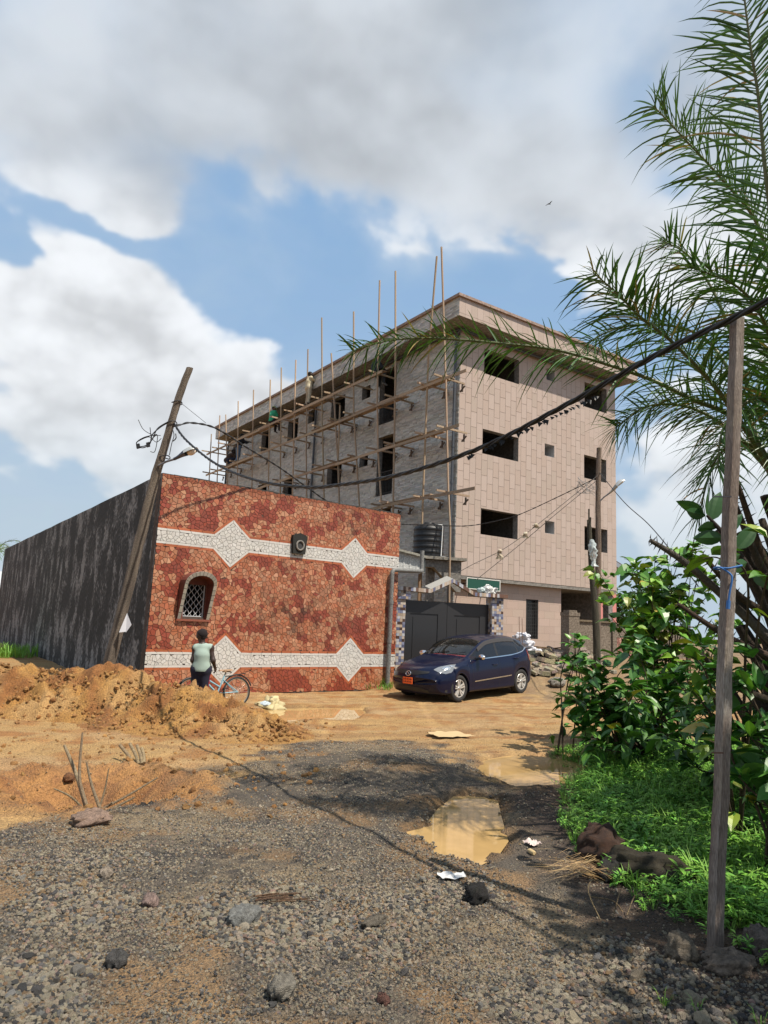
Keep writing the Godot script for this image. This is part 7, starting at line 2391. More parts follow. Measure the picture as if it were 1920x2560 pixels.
	frond(t, [C + Vector3(-0.1, 3.0, 0), Vector3(3.6, 3.7, -6.8), Vector3(3.2, 4.1, -7.0), Vector3(2.75, 4.15, -7.1), Vector3(2.4, 3.9, -7.1)], 90, 0.7, false, 0.2, 1.0)
	# old drooping fronds behind the post
	for q in [[Vector3(3.5, 3.6, -6.5), Vector3(3.25, 3.5, -6.7), Vector3(3.1, 2.9, -6.8)], [Vector3(3.7, 3.5, -6.1), Vector3(3.5, 3.4, -5.7), Vector3(3.42, 2.8, -5.5)], [Vector3(3.6, 3.7, -6.2), Vector3(3.3, 3.9, -6.0), Vector3(2.95, 3.6, -5.9), Vector3(2.85, 3.2, -5.85)]]:
		var l := [C + Vector3(-0.05, 3.0, 0)]
		l.append_array(q)
		frond(t, l, 40, 0.7, false, 0.25, 0.5)
func shrub(called: String, label: String, base: Vector3, stems: Array, per: int, l: float, w: float, greens: Array, reach: float, limit: int, up := 0.5) -> void:
	var t := thing(called, label, "shrub", base)
	var kinds := []
	for i in 10:
		var c: Color = greens[i % greens.size()]
		if i == 9: c = Color(0.40, 0.32, 0.05)
		kinds.append(leaf_mesh(l, w * rr(0.8, 1.2), rr(0.1, 0.55), rr(0.1, 0.7) * l, jit(c, 0.25)))
	var shared := []
	for m in kinds: shared.append(m.mesh())
	var wood := Mb.new()
	var rest := Mb.new()
	var places := []
	for s in stems:
		var pts := []
		for e in s: pts.append(e - base)
		var path := smooth_path(pts, 7)
		var k := path.size()
		var rad := PackedFloat32Array()
		for i in k: rad.append(lerpf(0.014, 0.003, float(i) / (k - 1)))
		wood.tube(path, rad, 5, Color(0.13, 0.09, 0.05))
		for i in per:
			var f := pow(rng.randf(), 0.65) * (k - 1)
			var a := int(minf(f, k - 2))
			var o := path[a].lerp(path[a + 1], f - a)
			var T := (path[a + 1] - path[a]).normalized()
			# side twig
			var r := Vector3(rr(-1, 1), rr(-0.4, 1), rr(-1, 1)).normalized()
			r = (r - T * r.dot(T) * 0.5).normalized()
			var tw := rr(0.02, reach) * (1.0 - 0.5 * f / k)
			var e := o + r * tw
			if tw > 0.1: wood.tube(PackedVector3Array([o, o.lerp(e, 0.5) + Vector3(0, -0.01, 0), e]), [0.004, 0.003, 0.002], 3, Color(0.12, 0.10, 0.045), false)
			var d := (r * 0.8 + T * 0.35 + Vector3(rr(-0.5, 0.5), rr(-0.6, up), rr(-0.5, 0.5))).normalized()
			places.append([leaf_frame(e, d, rr(-0.7, 0.7), rr(0.45, 1.35)), (rng.randi() % 9) if rng.randf() > 0.03 else 9])
			for x in 2:
				var d2 := (d.rotated(Vector3.UP, rr(-1.4, 1.4)) + Vector3(0, rr(-0.3, 0.3), 0)).normalized()
				places.append([leaf_frame(e, d2, rr(-0.7, 0.7), rr(0.4, 1.15)), rng.randi() % 9])
	# nearest to the lane first
	places.sort_custom(func(p, q): return p[0].origin.z + base.z > q[0].origin.z + base.z)
	var step := maxf(1.0, places.size() / float(maxi(limit, 1)) * 0.5)
	var got := 0
	for i in places.size():
		var p = places[i]
		if got < limit and i >= int(got * step):
			var o := part(t, "leaf", shared[p[1]], M.leaf)
			o.transform = p[0]
			got += 1
		else: rest.add(kinds[p[1]], p[0])
	pm(t, "branches", wood, M.bark).set_meta("kind", "stuff")
	if rest.v.size() > 0: pm(t, "foliage", rest, M.leaf).set_meta("kind", "stuff")
func bush_stems(base: Vector3, n: int, tips: Array, jitter: Vector3) -> Array:
	var o := []
	for i in n:
		var q: Vector3 = tips[i % tips.size()] + Vector3(rr(-1, 1) * jitter.x, rr(-1, 1) * jitter.y, rr(-1, 1) * jitter.z)
		var b := base + Vector3(rr(-0.3, 0.3), 0, rr(-0.3, 0.3))
		var m := b.lerp(q, 0.5) + Vector3(rr(-0.15, 0.15), absf(q.y - b.y) * 0.18, rr(-0.15, 0.15))
		o.append([b, b.lerp(m, 0.5) + Vector3(0, 0.1, 0), m, q.lerp(m, 0.35), q])
	return o
func tuft(kind: int, tone := Color(0.17, 0.38, 0.04)) -> Mb:
	var b := Mb.new()
	if kind == 0:
		# leafy weed
		for s in 5:
			var a := rng.randf() * TAU
			var d := Vector3(cos(a), 0, sin(a))
			var h := rr(0.06, 0.16)
			var tip := d * rr(0.02, 0.10) + Vector3(0, h, 0)
			b.tube(PackedVector3Array([Vector3.ZERO, tip * 0.5 + Vector3(0, 0.01, 0), tip]), 0.0018, 3, Color(0.06, 0.16, 0.025), false)
			for k in 5:
				var f := rr(0.35, 1.0)
				var e := rng.randf() * TAU
				b.add(leaf_mesh(rr(0.045, 0.085), rr(0.014, 0.024), 0.3, 0.02, jit(tone, 0.4), 3), leaf_frame(tip * f, Vector3(cos(e), rr(-0.1, 0.7), sin(e)), 0.0, 1.0))
	else:
		for k in 13:
			var a := rng.randf() * TAU
			var d := Vector3(cos(a), 0, sin(a))
			var l := rr(0.10, 0.26)
			var p := d * rr(0, 0.04)
			var w := d.cross(Vector3.UP) * rr(0.002, 0.0045)
			var m := p + d * l * 0.25 + Vector3(0, l * 0.6, 0); var e := p + d * l * rr(0.4, 0.8) + Vector3(0, l * rr(0.6, 0.95), 0)
			var c := jit(Color(0.18, 0.35, 0.05), 0.4)
			b.quad(p - w, m - w, m + w, p + w, c); b.tri(m - w, e, m + w, c)
	return b
func scatter(called: String, label: String, cat: String, src: Mesh, mt: Material, xf: Array, cols: Array, kind := "stuff") -> void:
	var mm := MultiMesh.new()
	mm.transform_format = MultiMesh.TRANSFORM_3D
	mm.use_colors = cols.size() > 0
	mm.mesh = src
	mm.instance_count = xf.size()
	for i in xf.size():
		mm.set_instance_transform(i, xf[i])
		if cols.size() > 0: mm.set_instance_color(i, cols[i])
	var host := get_node_or_null(called)
	if host == null:
		host = Node3D.new()
		host.name = called
		add_child(host)
		tag(host, label, cat, "", kind)
	var o := MultiMeshInstance3D.new()
	o.name = numbered(host, called + "_patch")
	o.multimesh = mm
	o.material_override = mt
	host.add_child(o, true)
	o.set_meta("kind", "stuff")
var verge := PackedVector2Array([Vector2(2.75, -10.9), Vector2(2.42, -9.9), Vector2(2.15, -8.4), Vector2(1.95, -7.4), Vector2(1.62, -6.5), Vector2(1.66, -5.8), Vector2(1.72, -5.2), Vector2(1.85, -4.75), Vector2(2.02, -4.3), Vector2(2.25, -3.75), Vector2(2.8, -2.6), Vector2(6.5, -2.6), Vector2(6.5, -11.5)])
func vegetation() -> void:
	palm()
	var dark := [Color(0.035, 0.11, 0.02), Color(0.055, 0.155, 0.026), Color(0.09, 0.22, 0.035), Color(0.045, 0.13, 0.024), Color(0.13, 0.27, 0.038)]
	var lime := [Color(0.09, 0.22, 0.035), Color(0.14, 0.29, 0.04), Color(0.20, 0.33, 0.045), Color(0.07, 0.18, 0.03), Color(0.26, 0.29, 0.05)]
	var g := func(x: float, z: float) -> Vector3: return Vector3(x, hgt(x, z) - 0.02, z)
	var b0: Vector3 = g.call(3.5, -9.7)
	shrub("leafy_shrub", "dense dark glossy shrub overhanging the lane by the puddle", b0, bush_stems(b0, 26, [Vector3(2.62, 0.85, -9.4), Vector3(2.8, 1.2, -9.6), Vector3(2.75, 0.5, -9.2), Vector3(3.1, 1.35, -9.7), Vector3(3.5, 1.5, -9.6), Vector3(3.9, 1.45, -9.4), Vector3(3.3, 1.0, -9.0), Vector3(3.7, 0.9, -8.8), Vector3(4.2, 1.2, -9.1), Vector3(3.1, 0.6, -8.8), Vector3(4.6, 1.5, -9.8), Vector3(2.9, 0.95, -9.9)], Vector3(0.2, 0.2, 0.35)), 14, 0.225, 0.12, dark, 0.22, 290)
	var b1: Vector3 = g.call(4.6, -11.3)
	shrub("heart_leaf_shrub", "taller shrub with hanging heart-shaped leaves before the fence", b1, bush_stems(b1, 32, [Vector3(3.6, 2.3, -11.0), Vector3(3.75, 2.85, -11.1), Vector3(4.1, 2.75, -11.0), Vector3(4.5, 2.95, -11.0), Vector3(4.9, 3.15, -10.9), Vector3(5.2, 2.9, -10.8), Vector3(4.3, 2.5, -10.8), Vector3(3.65, 1.9, -10.8), Vector3(4.2, 2.0, -10.6), Vector3(4.7, 2.1, -10.5), Vector3(5.4, 2.2, -10.8), Vector3(3.9, 1.6, -10.6)], Vector3(0.22, 0.22, 0.4)), 16, 0.19, 0.15, lime, 0.24, 290, -0.1)
	var b2: Vector3 = g.call(2.95, -10.6)
	shrub("sprig_shrub", "small bright sprig standing up left of the big shrub", b2, bush_stems(b2, 6, [Vector3(2.86, 1.55, -10.5), Vector3(2.95, 1.72, -10.5), Vector3(3.08, 1.62, -10.5), Vector3(2.9, 1.3, -10.5)], Vector3(0.1, 0.1, 0.1)), 11, 0.16, 0.075, [Color(0.07, 0.2, 0.03), Color(0.12, 0.27, 0.035), Color(0.05, 0.15, 0.025)], 0.14, 120)
	var b3: Vector3 = g.call(3.2, -5.4)
	shrub("broadleaf_shrub", "broad-leaved bush right of the near timber post", b3, bush_stems(b3, 14, [Vector3(2.85, 1.5, -5.5), Vector3(3.05, 1.6, -5.5), Vector3(2.85, 1.0, -5.2), Vector3(3.1, 0.8, -5.0), Vector3(2.75, 0.7, -5.3), Vector3(3.3, 1.2, -5.2), Vector3(2.75, 1.2, -5.6)], Vector3(0.12, 0.15, 0.2)), 9, 0.20, 0.115, dark + [Color(0.09, 0.2, 0.04)], 0.16, 250)
	var b4: Vector3 = g.call(3.1, -6.2)
	shrub("vine_shrub", "bright yellow-green creeper leaves beside the near post", b4, [[b4, Vector3(2.9, 0.9, -6.0), Vector3(2.62, 1.5, -5.7), Vector3(2.4, 1.62, -5.6)], [b4, Vector3(2.8, 1.0, -5.9), Vector3(2.55, 1.25, -5.6), Vector3(2.42, 1.36, -5.5)], [b4, Vector3(2.8, 0.8, -5.9), Vector3(2.62, 0.95, -5.5), Vector3(2.5, 1.0, -5.4)], [b4, Vector3(2.95, 1.6, -5.7), Vector3(2.62, 2.2, -5.0), Vector3(2.38, 2.31, -4.9), Vector3(2.24, 2.3, -4.85)], [b4, Vector3(3.0, 1.8, -5.6), Vector3(2.9, 2.3, -5.2), Vector3(2.82, 2.6, -5.0)]], 5, 0.19, 0.10, [Color(0.17, 0.27, 0.03), Color(0.10, 0.22, 0.035), Color(0.24, 0.30, 0.04), Color(0.08, 0.19, 0.03)], 0.06, 90, 0.2)
	var b5: Vector3 = g.call(4.1, -7.6)
	shrub("undergrowth_shrub", "shaded undergrowth bush behind the near post", b5, bush_stems(b5, 20, [Vector3(3.2, 0.9, -7.6), Vector3(3.6, 1.3, -7.8), Vector3(3.0, 0.6, -7.2), Vector3(3.5, 0.8, -7.0), Vector3(4.2, 1.5, -7.6), Vector3(4.6, 1.2, -7.2), Vector3(3.4, 1.6, -8.2), Vector3(4.0, 1.9, -8.4)], Vector3(0.3, 0.25, 0.4)), 13, 0.17, 0.095, dark, 0.22, 200)
	# branch of big oval leaves
	var t := thing("rubber_plant", "branch of large dark oval leaves left of the near post", "plant", Vector3(3.2, 1.9, -5.8))
	var o := -Vector3(3.2, 1.9, -5.8)
	var b := Mb.new()
	b.tube(smooth_path([Vector3(3.3, 1.8, -5.9) + o, Vector3(2.98, 2.26, -5.6) + o, Vector3(2.75, 2.54, -5.52) + o, Vector3(2.58, 2.72, -5.5) + o], 6), [0.03, 0.03, 0.03, 0.03, 0.028, 0.028, 0.026, 0.026, 0.024, 0.024, 0.022, 0.022, 0.02, 0.02, 0.018, 0.016, 0.014, 0.012, 0.01], 7, Color(0.06, 0.04, 0.03))
	pm(t, "branch", b, M.bark)
	var big := [leaf_mesh(0.21, 0.10, 0.3, 0.06, Color(0.03, 0.085, 0.025), 6).mesh(), leaf_mesh(0.23, 0.105, 0.2, 0.03, Color(0.04, 0.105, 0.03), 6).mesh()]
	for q in [[2.58, 2.72, -1, 0.15, 0.1], [2.6, 2.71, -0.2, 1, 0.3], [2.62, 2.68, 0.35, 1, 0.0], [2.57, 2.73, -0.8, 0.5, -0.2], [2.66, 2.62, -1, 0.05, 0.3], [2.72, 2.55, -1, -0.05, 0.0], [2.78, 2.49, -1, -0.15, 0.3], [2.85, 2.42, -0.9, -0.35, 0.2], [2.72, 2.56, 0.5, 0.9, 0.3], [2.82, 2.46, 0.6, 0.8, 0.1], [2.9, 2.36, -0.9, -0.4, 0.5], [2.95, 2.3, 0.2, -0.8, 0.6]]:
		var lf := part(t, "leaf", big[rng.randi() % 2], M.leaf)
		lf.transform = leaf_frame(Vector3(q[0], q[1], -5.52) + o, Vector3(q[2], q[3], q[4]), rr(0.8, 1.7), rr(0.9, 1.2))
	# verge of weeds and grass
	for k in 6:
		var src := tuft(0 if k < 4 else 1, [Color(0.17, 0.38, 0.04), Color(0.12, 0.30, 0.045), Color(0.22, 0.40, 0.06), Color(0.15, 0.33, 0.035), Color.WHITE, Color.WHITE][k]).mesh()
		var xf := []
		var tries := 0
		var want := 1150 if k < 4 else 620
		while xf.size() < want and tries < 12000:
			tries += 1
			var x := rr(1.5, 5.4); var z := rr(-11.2, -2.7)
			var s := in_poly(x, z, verge) + 0.22 * mid.get_noise_2d(x * 2.0, z * 2.0)
			if s < 0.0: continue
			if s < 0.25 and rng.randf() < 0.45: continue
			xf.append(Transform3D(Basis(Vector3.UP, rng.randf() * TAU).scaled(Vector3.ONE * rr(0.6, 1.35) * (0.6 + 0.4 * sm(0.0, 0.5, s))), Vector3(x, hgt(x, z) - 0.01, z)))
		if k < 4: scatter("weeds", "low bright green weeds covering the verge", "", src, M.grass, xf, [])
		else: scatter("grass", "thin grass blades among the verge weeds", "", src, M.grass, xf, [])
	# odd tufts: by the downpipe, on the far left, between stones
	var src2 := tuft(1).mesh()
	var xf2 := []
	for q in [[0.1, -19.35, 26, 0.35, 1.3], [-14.5, -26.0, 160, 2.2, 2.6], [1.5, -3.6, 2, 0.1, 0.5], [1.75, -3.45, 2, 0.1, 0.4]]:
		for i in q[2]:
			var x: float = q[0] + rr(-1, 1) * q[3]; var z: float = q[1] + rr(-1, 1) * q[3] * 0.6
			xf2.append(Transform3D(Basis(Vector3.UP, rng.randf() * TAU).scaled(Vector3.ONE * q[4] * rr(0.7, 1.2)), Vector3(x, hgt(x, z) - 0.01, z)))
	scatter("grass_tufts", "scattered grass tufts at wall feet", "", src2, M.grass, xf2, [])
	# dry grass spray by the boulders
	t = thing("dry_grass", "dry straw-coloured grass spray by the mossy boulders", "grass", Vector3(1.72, hgt(1.72, -5.35), -5.35))
	b = Mb.new()
	for i in 60:
		var a := rr(2.6, 3.9)
		var l := rr(0.25, 0.6)
		var d := Vector3(cos(a), 0, -sin(a) * 0.5)
		var w := Vector3(0, 0, 0.003)
		var p := Vector3(rr(-0.1, 0.1), 0, rr(-0.12, 0.12)); var m := p + d * l * 0.5 + Vector3(0, rr(0.06, 0.16), 0); var e := p + d * l + Vector3(0, rr(-0.02, 0.12), 0)
		b.quad(p - w, m - w, m + w, p + w, jit(Color(0.36, 0.23, 0.10), 0.3)); b.tri(m - w, e, m + w, jit(Color(0.40, 0.27, 0.13), 0.3))
	pm(t, "blades", b, M.cloth).set_meta("kind", "stuff")
	# broad tree just outside the frame, whose shade lies on the near right corner
	t = thing("shade_tree", "broad leafy tree shading the near right corner", "tree", Vector3(6.0, 0, -2.0))
	pm(t, "trunk", trunk_post([Vector3(0, -0.2, 0), Vector3(-0.1, 1.6, 0), Vector3(-0.3, 3.2, 0), Vector3(-0.6, 5.0, -0.1)], [0.2, 0.17, 0.13, 0.06], Color(0.12, 0.09, 0.07), 44), M.bark)
	var sc := Mb.new()
	var lf2 := []
	for i in 5: lf2.append(leaf_mesh(0.26, 0.11, 0.3, 0.08, jit(Color(0.05, 0.14, 0.025), 0.3), 3))
	for c in [[-1.3, 5.2, 0.0, 1.0], [-1.9, 4.7, 0.5, 0.8], [-0.7, 5.7, 0.3, 0.9], [-1.7, 5.3, -0.7, 0.75], [-0.4, 5.0, -0.5, 0.8]]:
		for i in 330:
			var d := Vector3(rr(-1, 1), rr(-1, 1), rr(-1, 1))
			if d.length() > 1.0: continue
			sc.add(lf2[rng.randi() % 5], leaf_frame(Vector3(c[0], c[1], c[2]) + d * c[3], Vector3(rr(-1, 1), rr(-0.7, 0.5), rr(-1, 1)), 0.0, rr(0.7, 1.2)))
	pm(t, "crown", sc, M.leaf).set_meta("kind", "stuff")
	# distant coconut palm on the left
	t = thing("coconut_palm", "distant coconut palm behind the dark wall's far end", "palm tree", Vector3(-23.6, 0, -42.0))
	pm(t, "trunk", trunk_post([Vector3(0, 0, 0), Vector3(0.1, 2.5, 0), Vector3(0.2, 4.8, 0)], [0.16, 0.13, 0.1], Color(0.2, 0.16, 0.12), 31), M.bark)
	for i in 13:
		var a := i * 2.4
		var d := Vector3(cos(a), 0, sin(a))
		var c := t.position + Vector3(0.2, 4.8, 0)
		frond(t, [c, c + d * 0.7 + Vector3(0, 0.8 - 0.05 * i, 0), c + d * 1.5 + Vector3(0, 0.9 - 0.14 * i, 0), c + d * 2.1 + Vector3(0, 0.3 - 0.18 * i, 0)], 26, 0.7, false, 0.1, 0.2, Color(0.09, 0.17, 0.03))
	# far tree line beyond the lots
	for q in [[-30.0, -62.0, 4.5, 4.0], [17.5, -52.0, 3.6, 3.4], [23.0, -58.0, 4.2, 4.2]]:
		t = thing("far_tree", ["rounded tree far off at the left edge", "rounded tree behind the far pink house", "larger tree further right beyond the fence"][[-30.0, 17.5, 23.0].find(q[0])], "tree", Vector3(q[0], 0, q[1]))
		pm(t, "trunk", trunk_post([Vector3(0, 0, 0), Vector3(0.1, q[3] * 0.5, 0), Vector3(0, q[3], 0)], [0.25, 0.2, 0.1], Color(0.12, 0.09, 0.07), 41), M.bark)
		var cr := Mb.new()
		for i in 1500:
			var d := Vector3(rr(-1, 1), rr(-0.7, 1), rr(-1, 1))
			if d.length() > 1.0: continue
			cr.add(leaf_mesh(0.45, 0.26, 0.3, 0.1, jit(Color(0.05, 0.12, 0.03), 0.35), 3), leaf_frame(Vector3(d.x * q[2] * 0.6, q[3] + d.y * q[2] * 0.45, d.z * q[2] * 0.6), Vector3(rr(-1, 1), rr(-0.5, 1), rr(-1, 1)), 0.0, 1.0))
		pm(t, "crown", cr, M.leaf).set_meta("kind", "stuff")
	# bird high over the block
	t = thing("bird", "small dark bird gliding high right of centre", "bird", Vector3(14.2, 41.3, -60.0), 0.5)
	b = Mb.new()
	var bd := flesh([[Vector3(-0.2, 0, 0), Vector3(0.15, 0, 0), 0.05, 0.07, Color(0.02, 0.02, 0.02)], [Vector3(0.15, 0.01, 0), Vector3(0.27, 0.02, 0), 0.05, 0.03, Color(0.02, 0.02, 0.02)], [Vector3(0.1, 0.02, 0.05), Vector3(0.05, 0.12, 0.4), 0.035, 0.02, Color(0.02, 0.02, 0.02)], [Vector3(0.05, 0.12, 0.4), Vector3(-0.08, 0.08, 0.8), 0.02, 0.01, Color(0.02, 0.02, 0.02)], [Vector3(0.1, 0.02, -0.05), Vector3(0.05, 0.12, -0.4), 0.035, 0.02, Color(0.02, 0.02, 0.02)], [Vector3(0.05, 0.12, -0.4), Vector3(-0.08, 0.08, -0.8), 0.02, 0.01, Color(0.02, 0.02, 0.02)], [Vector3(-0.2, 0, 0), Vector3(-0.36, 0, 0), 0.03, 0.02, Color(0.02, 0.02, 0.02)]], 0.018, 0.03)
	for q: float in [-1.0, 1.0]:
		b.quad(Vector3(0.12, 0.03, 0.05 * q), Vector3(0.08, 0.12, 0.4 * q), Vector3(-0.12, 0.11, 0.42 * q), Vector3(-0.08, 0.02, 0.05 * q)); b.quad(Vector3(0.08, 0.12, 0.4 * q), Vector3(-0.08, 0.08, 0.85 * q), Vector3(-0.14, 0.08, 0.8 * q), Vector3(-0.12, 0.11, 0.42 * q))
	t.scale = Vector3.ONE * 0.55
	pm(t, "body", bd, M.vc)
	pm(t, "wing", b, M.dark).set_meta("kind", "stuff")

# ---------------------------------------------------------------- stones, litter, sticks
func stone_mesh(seed_: int) -> ArrayMesh:
	var f := FastNoiseLite.new(); f.seed = seed_; f.frequency = 1.0
	var b := Mb.new()
	var ico := SphereMesh.new()
	ico.radius = 1.0; ico.height = 2.0; ico.radial_segments = 7; ico.rings = 4
	var arr := ico.get_mesh_arrays()
	var vs: PackedVector3Array = arr[Mesh.ARRAY_VERTEX]; var ix: PackedInt32Array = arr[Mesh.ARRAY_INDEX]
	var p := PackedVector3Array()
	for v in vs:
		var s := 0.78 + 0.55 * f.get_noise_3dv(v * 1.3)
		p.append(Vector3(v.x * s, v.y * s * 0.68, v.z * s * 0.85))
	for i in range(0, ix.size(), 3):
		if p[ix[i]].distance_to(p[ix[i + 1]]) < 0.001 or p[ix[i]].distance_to(p[ix[i + 2]]) < 0.001 or p[ix[i + 1]].distance_to(p[ix[i + 2]]) < 0.001: continue
		b.tri(p[ix[i]], p[ix[i + 1]], p[ix[i + 2]])
	return b.mesh()
func ground_clutter() -> void:
	# loose gravel, dense on the worn tar
	var total := 0
	for k in 5:
		var xf := []; var cols := []
		var want := 24000
		var tries := 0
		while xf.size() < want and tries < 85000:
			tries += 1
			var dep := 2.9 + 11.0 * pow(rng.randf(), 1.7)
			var x := rr(-0.62, 0.62) * dep; var z := -dep
			if x > 4.0 or x < -6.0: continue
			var s := in_poly(x, z, dark_zone) + 0.5 * mid.get_noise_2d(x * 1.6, z * 1.6 + 30)
			var dens := 0.10 + 0.9 * sm(-0.3, 0.3, s)
			# coarser pile towards the front
			var heap := sm(-0.1, 0.35, low.get_noise_2d(x * 4 + 9, z * 4)) * sm(-6.5, -4.5, z)
			dens *= 0.25 + 0.75 * sm(-0.35, 0.25, mid.get_noise_2d(x * 0.9 + 70, z * 0.9) + heap * 0.5)
			if x > 0.85 + 0.35 * mid.get_noise_2d(x * 2.0, z * 2.0) + 0.12 * (z + 6.0) and z > -9.0: dens *= 0.3
			if rng.randf() > dens: continue
			var wet := false
			for p in [puddle_a, puddle_b, puddle_c]:
				if absf(x - p[0].x) < 2.5 and absf(z - p[0].y) < 2.5 and in_poly(x, z, p) > -0.02: wet = true
			if wet or in_poly(x, z, verge) > 0.15: continue
			var size := 0.0038 + 0.009 * pow(rng.randf(), 2.2) + heap * 0.018 * pow(rng.randf(), 2.5)
			if rng.randf() < 0.005: size *= 2.2
			var y := hgt(x, z)
			if mound(x, z) > 0.0: y += mound(x, z)
			xf.append(Transform3D(Basis.from_euler(Vector3(rr(-0.6, 0.6), rng.randf() * TAU, rr(-0.6, 0.6))).scaled(Vector3.ONE * size * rr(0.8, 1.3)), Vector3(x, y + size * 0.15, z)))
			var t := rng.randf()
			var c := Color(0.56, 0.47, 0.34)
			if t < 0.24: c = Color(0.12, 0.112, 0.105)
			elif t < 0.36: c = Color(0.33, 0.31, 0.28)
			elif t < 0.46: c = Color(0.46, 0.30, 0.16)
			elif t < 0.5: c = Color(0.50, 0.34, 0.27)
			if s < 0.0: c = c.lerp(Color(0.45, 0.25, 0.09), 0.6)
			cols.append(jit(c, 0.3))
		total += xf.size()
		scatter("gravel", "loose grey and tan gravel strewn over the lane", "", stone_mesh(500 + k), M.stone, xf, cols)
	# clods on the spoil heap and the dirt
	for k in 2:
		var xf := []; var cols := []
		while xf.size() < 4000:
			var x := rr(-9.0, -0.6); var z := rr(-13.6, -6.6)
			var m := mound(x, z)
			if m < 0.02 and rng.randf() > 0.10: continue
			var size := 0.006 + 0.055 * pow(rng.randf(), 4.0)
			xf.append(Transform3D(Basis.from_euler(Vector3(rr(-1, 1), rng.randf() * TAU, rr(-1, 1))).scaled(Vector3.ONE * size), Vector3(x, hgt(x, z) + maxf(m, 0.0) + rr(-0.05, 0.03) * sm(0.0, 0.2, m) + size * 0.1, z)))
			cols.append(jit(Color(0.56, 0.30, 0.095).lerp(Color(0.44, 0.21, 0.07), rng.randf()), 0.25))
		scatter("soil_clods", "crumbs and clods of orange earth", "", stone_mesh(520 + k), M.stone, xf, cols)
	# stones one can tell apart
	var k2 := 0
	for q in [[-2.33, -6.16, 0.16, 0.06, 0.15, Color(0.46, 0.31, 0.23), "flat pinkish stone at the edge of the gravel"], [-0.72, -4.43, 0.10, 0.06, 0.08, Color(0.30, 0.30, 0.28), "grey broken stone half sunk in the gravel"], [0.72, -4.94, 0.075, 0.07, 0.075, Color(0.022, 0.02, 0.018), "black round lump of tar on the gravel"], [-0.38, -3.62, 0.07, 0.055, 0.06, Color(0.30, 0.27, 0.22), "large tan stone at the bottom edge of the lane"], [-1.32, -4.6, 0.06, 0.04, 0.05, Color(0.40, 0.28, 0.24), "rosy stone among the coarse gravel"], [-1.75, -5.0, 0.045, 0.04, 0.045, Color(0.44, 0.36, 0.28), "pale rounded stone on the left gravel"], [0.05, -4.45, 0.04, 0.035, 0.09, Color(0.20, 0.17, 0.13), "dark pointed stone standing in the gravel"], [-1.25, -3.85, 0.05, 0.045, 0.05, Color(0.10, 0.095, 0.09), "dark grey stone at lower left"], [0.1, -3.6, 0.035, 0.03, 0.03, Color(0.16, 0.07, 0.05), "small reddish-brown stone at the bottom edge"], [0.25, -9.0, 0.09, 0.035, 0.07, Color(0.30, 0.25, 0.18), "pale flat stone on the dark middle patch"], [-2.62, -7.05, 0.06, 0.05, 0.05, Color(0.05, 0.05, 0.055), "dark lump beside the dug hole"], [-2.2, -7.25, 0.14, 0.12, 0.10, Color(0.055, 0.045, 0.035), "dark clod on the rim of the dug hole"], [-3.2, -7.75, 0.07, 0.045, 0.06, Color(0.30, 0.13, 0.05), "red earth clod behind the dug hole"], [-3.3, -7.3, 0.09, 0.05, 0.06, Color(0.06, 0.055, 0.05), "grey stone left of the dug hole"]]:
		var t := thing("stone", q[6], "stone", Vector3(q[0], hgt(q[0], q[1]) - 0.012, q[1]), rr(0, TAU))
		pm(t, "stone_body", lump(q[2], q[3], q[4], 600 + k2, q[5], 0.45, 12), M.rock)
		k2 += 1
	# boulders in the grass and round the post
	for q in [[1.80, -5.75, 0.20, 0.15, 0.17, Color(0.085, 0.040, 0.022), "reddish-brown boulder at the edge of the grass"], [2.02, -5.35, 0.30, 0.13, 0.15, Color(0.060, 0.048, 0.026), "long mossy boulder lying in the grass"], [1.76, -5.38, 0.15, 0.075, 0.12, Color(0.035, 0.032, 0.026), "low dark boulder in front of the mossy one"], [1.74, -4.15, 0.08, 0.085, 0.08, Color(0.30, 0.24, 0.17), "upright tan stone propping the near post"], [1.92, -4.0, 0.14, 0.065, 0.10, Color(0.24, 0.185, 0.14), "rough stone in front of the near post"], [2.2, -4.18, 0.11, 0.085, 0.1, Color(0.22, 0.18, 0.15), "rough stone right of the near post"], [2.28, -3.95, 0.14, 0.075, 0.12, Color(0.16, 0.13, 0.10), "shadowed stone low at the right corner"]]:
		var t := thing("boulder", q[6], "rock", Vector3(q[0], hgt(q[0], q[1]) - 0.03, q[1]), 0.5 if q[2] > 0.25 else rr(0, TAU))
		if q[2] > 0.25: t.rotation.y = -0.5
		pm(t, "boulder_body", lump(q[2], q[3], q[4], 700 + k2, q[5], 0.38, 18), M.rock)
		k2 += 1
	# uprooted brush in the hole and a second bundle
	var t := thing("dead_branches", "bare dry branches sticking up from the dug hole", "branches", Vector3(-2.66, hgt(-2.66, -7.0) + 0.12, -7.0))
	for q in [[Vector3(0, 0, 0), Vector3(-0.22, 0.45, -0.05), Vector3(-0.44, 0.80, -0.1), 0.022], [Vector3(0.02, 0, 0), Vector3(-0.14, 0.42, 0.05), Vector3(-0.18, 0.98, 0.02), 0.017], [Vector3(0.12, 0.1, 0), Vector3(-0.05, 0.35, -0.1), Vector3(-0.16, 0.6, -0.15), 0.016], [Vector3(-0.04, 0.05, 0), Vector3(-0.2, 0.24, 0.1), Vector3(-0.40, 0.34, 0.15), 0.012], [Vector3(0.1, 0.05, 0), Vector3(0.14, 0.3, -0.05), Vector3(0.16, 0.55, -0.05), 0.01], [Vector3(0.0, 0.02, 0.05), Vector3(0.35, 0.2, -0.1), Vector3(0.7, 0.42, -0.3), 0.013], [Vector3(0.05, 0.0, 0.08), Vector3(0.3, 0.12, 0.0), Vector3(0.5, 0.22, -0.1), 0.015], [Vector3(0.0, 0.02, 0.1), Vector3(0.16, 0.08, 0.05), Vector3(0.3, 0.2, 0.1), 0.018]]:
		var b := Mb.new()
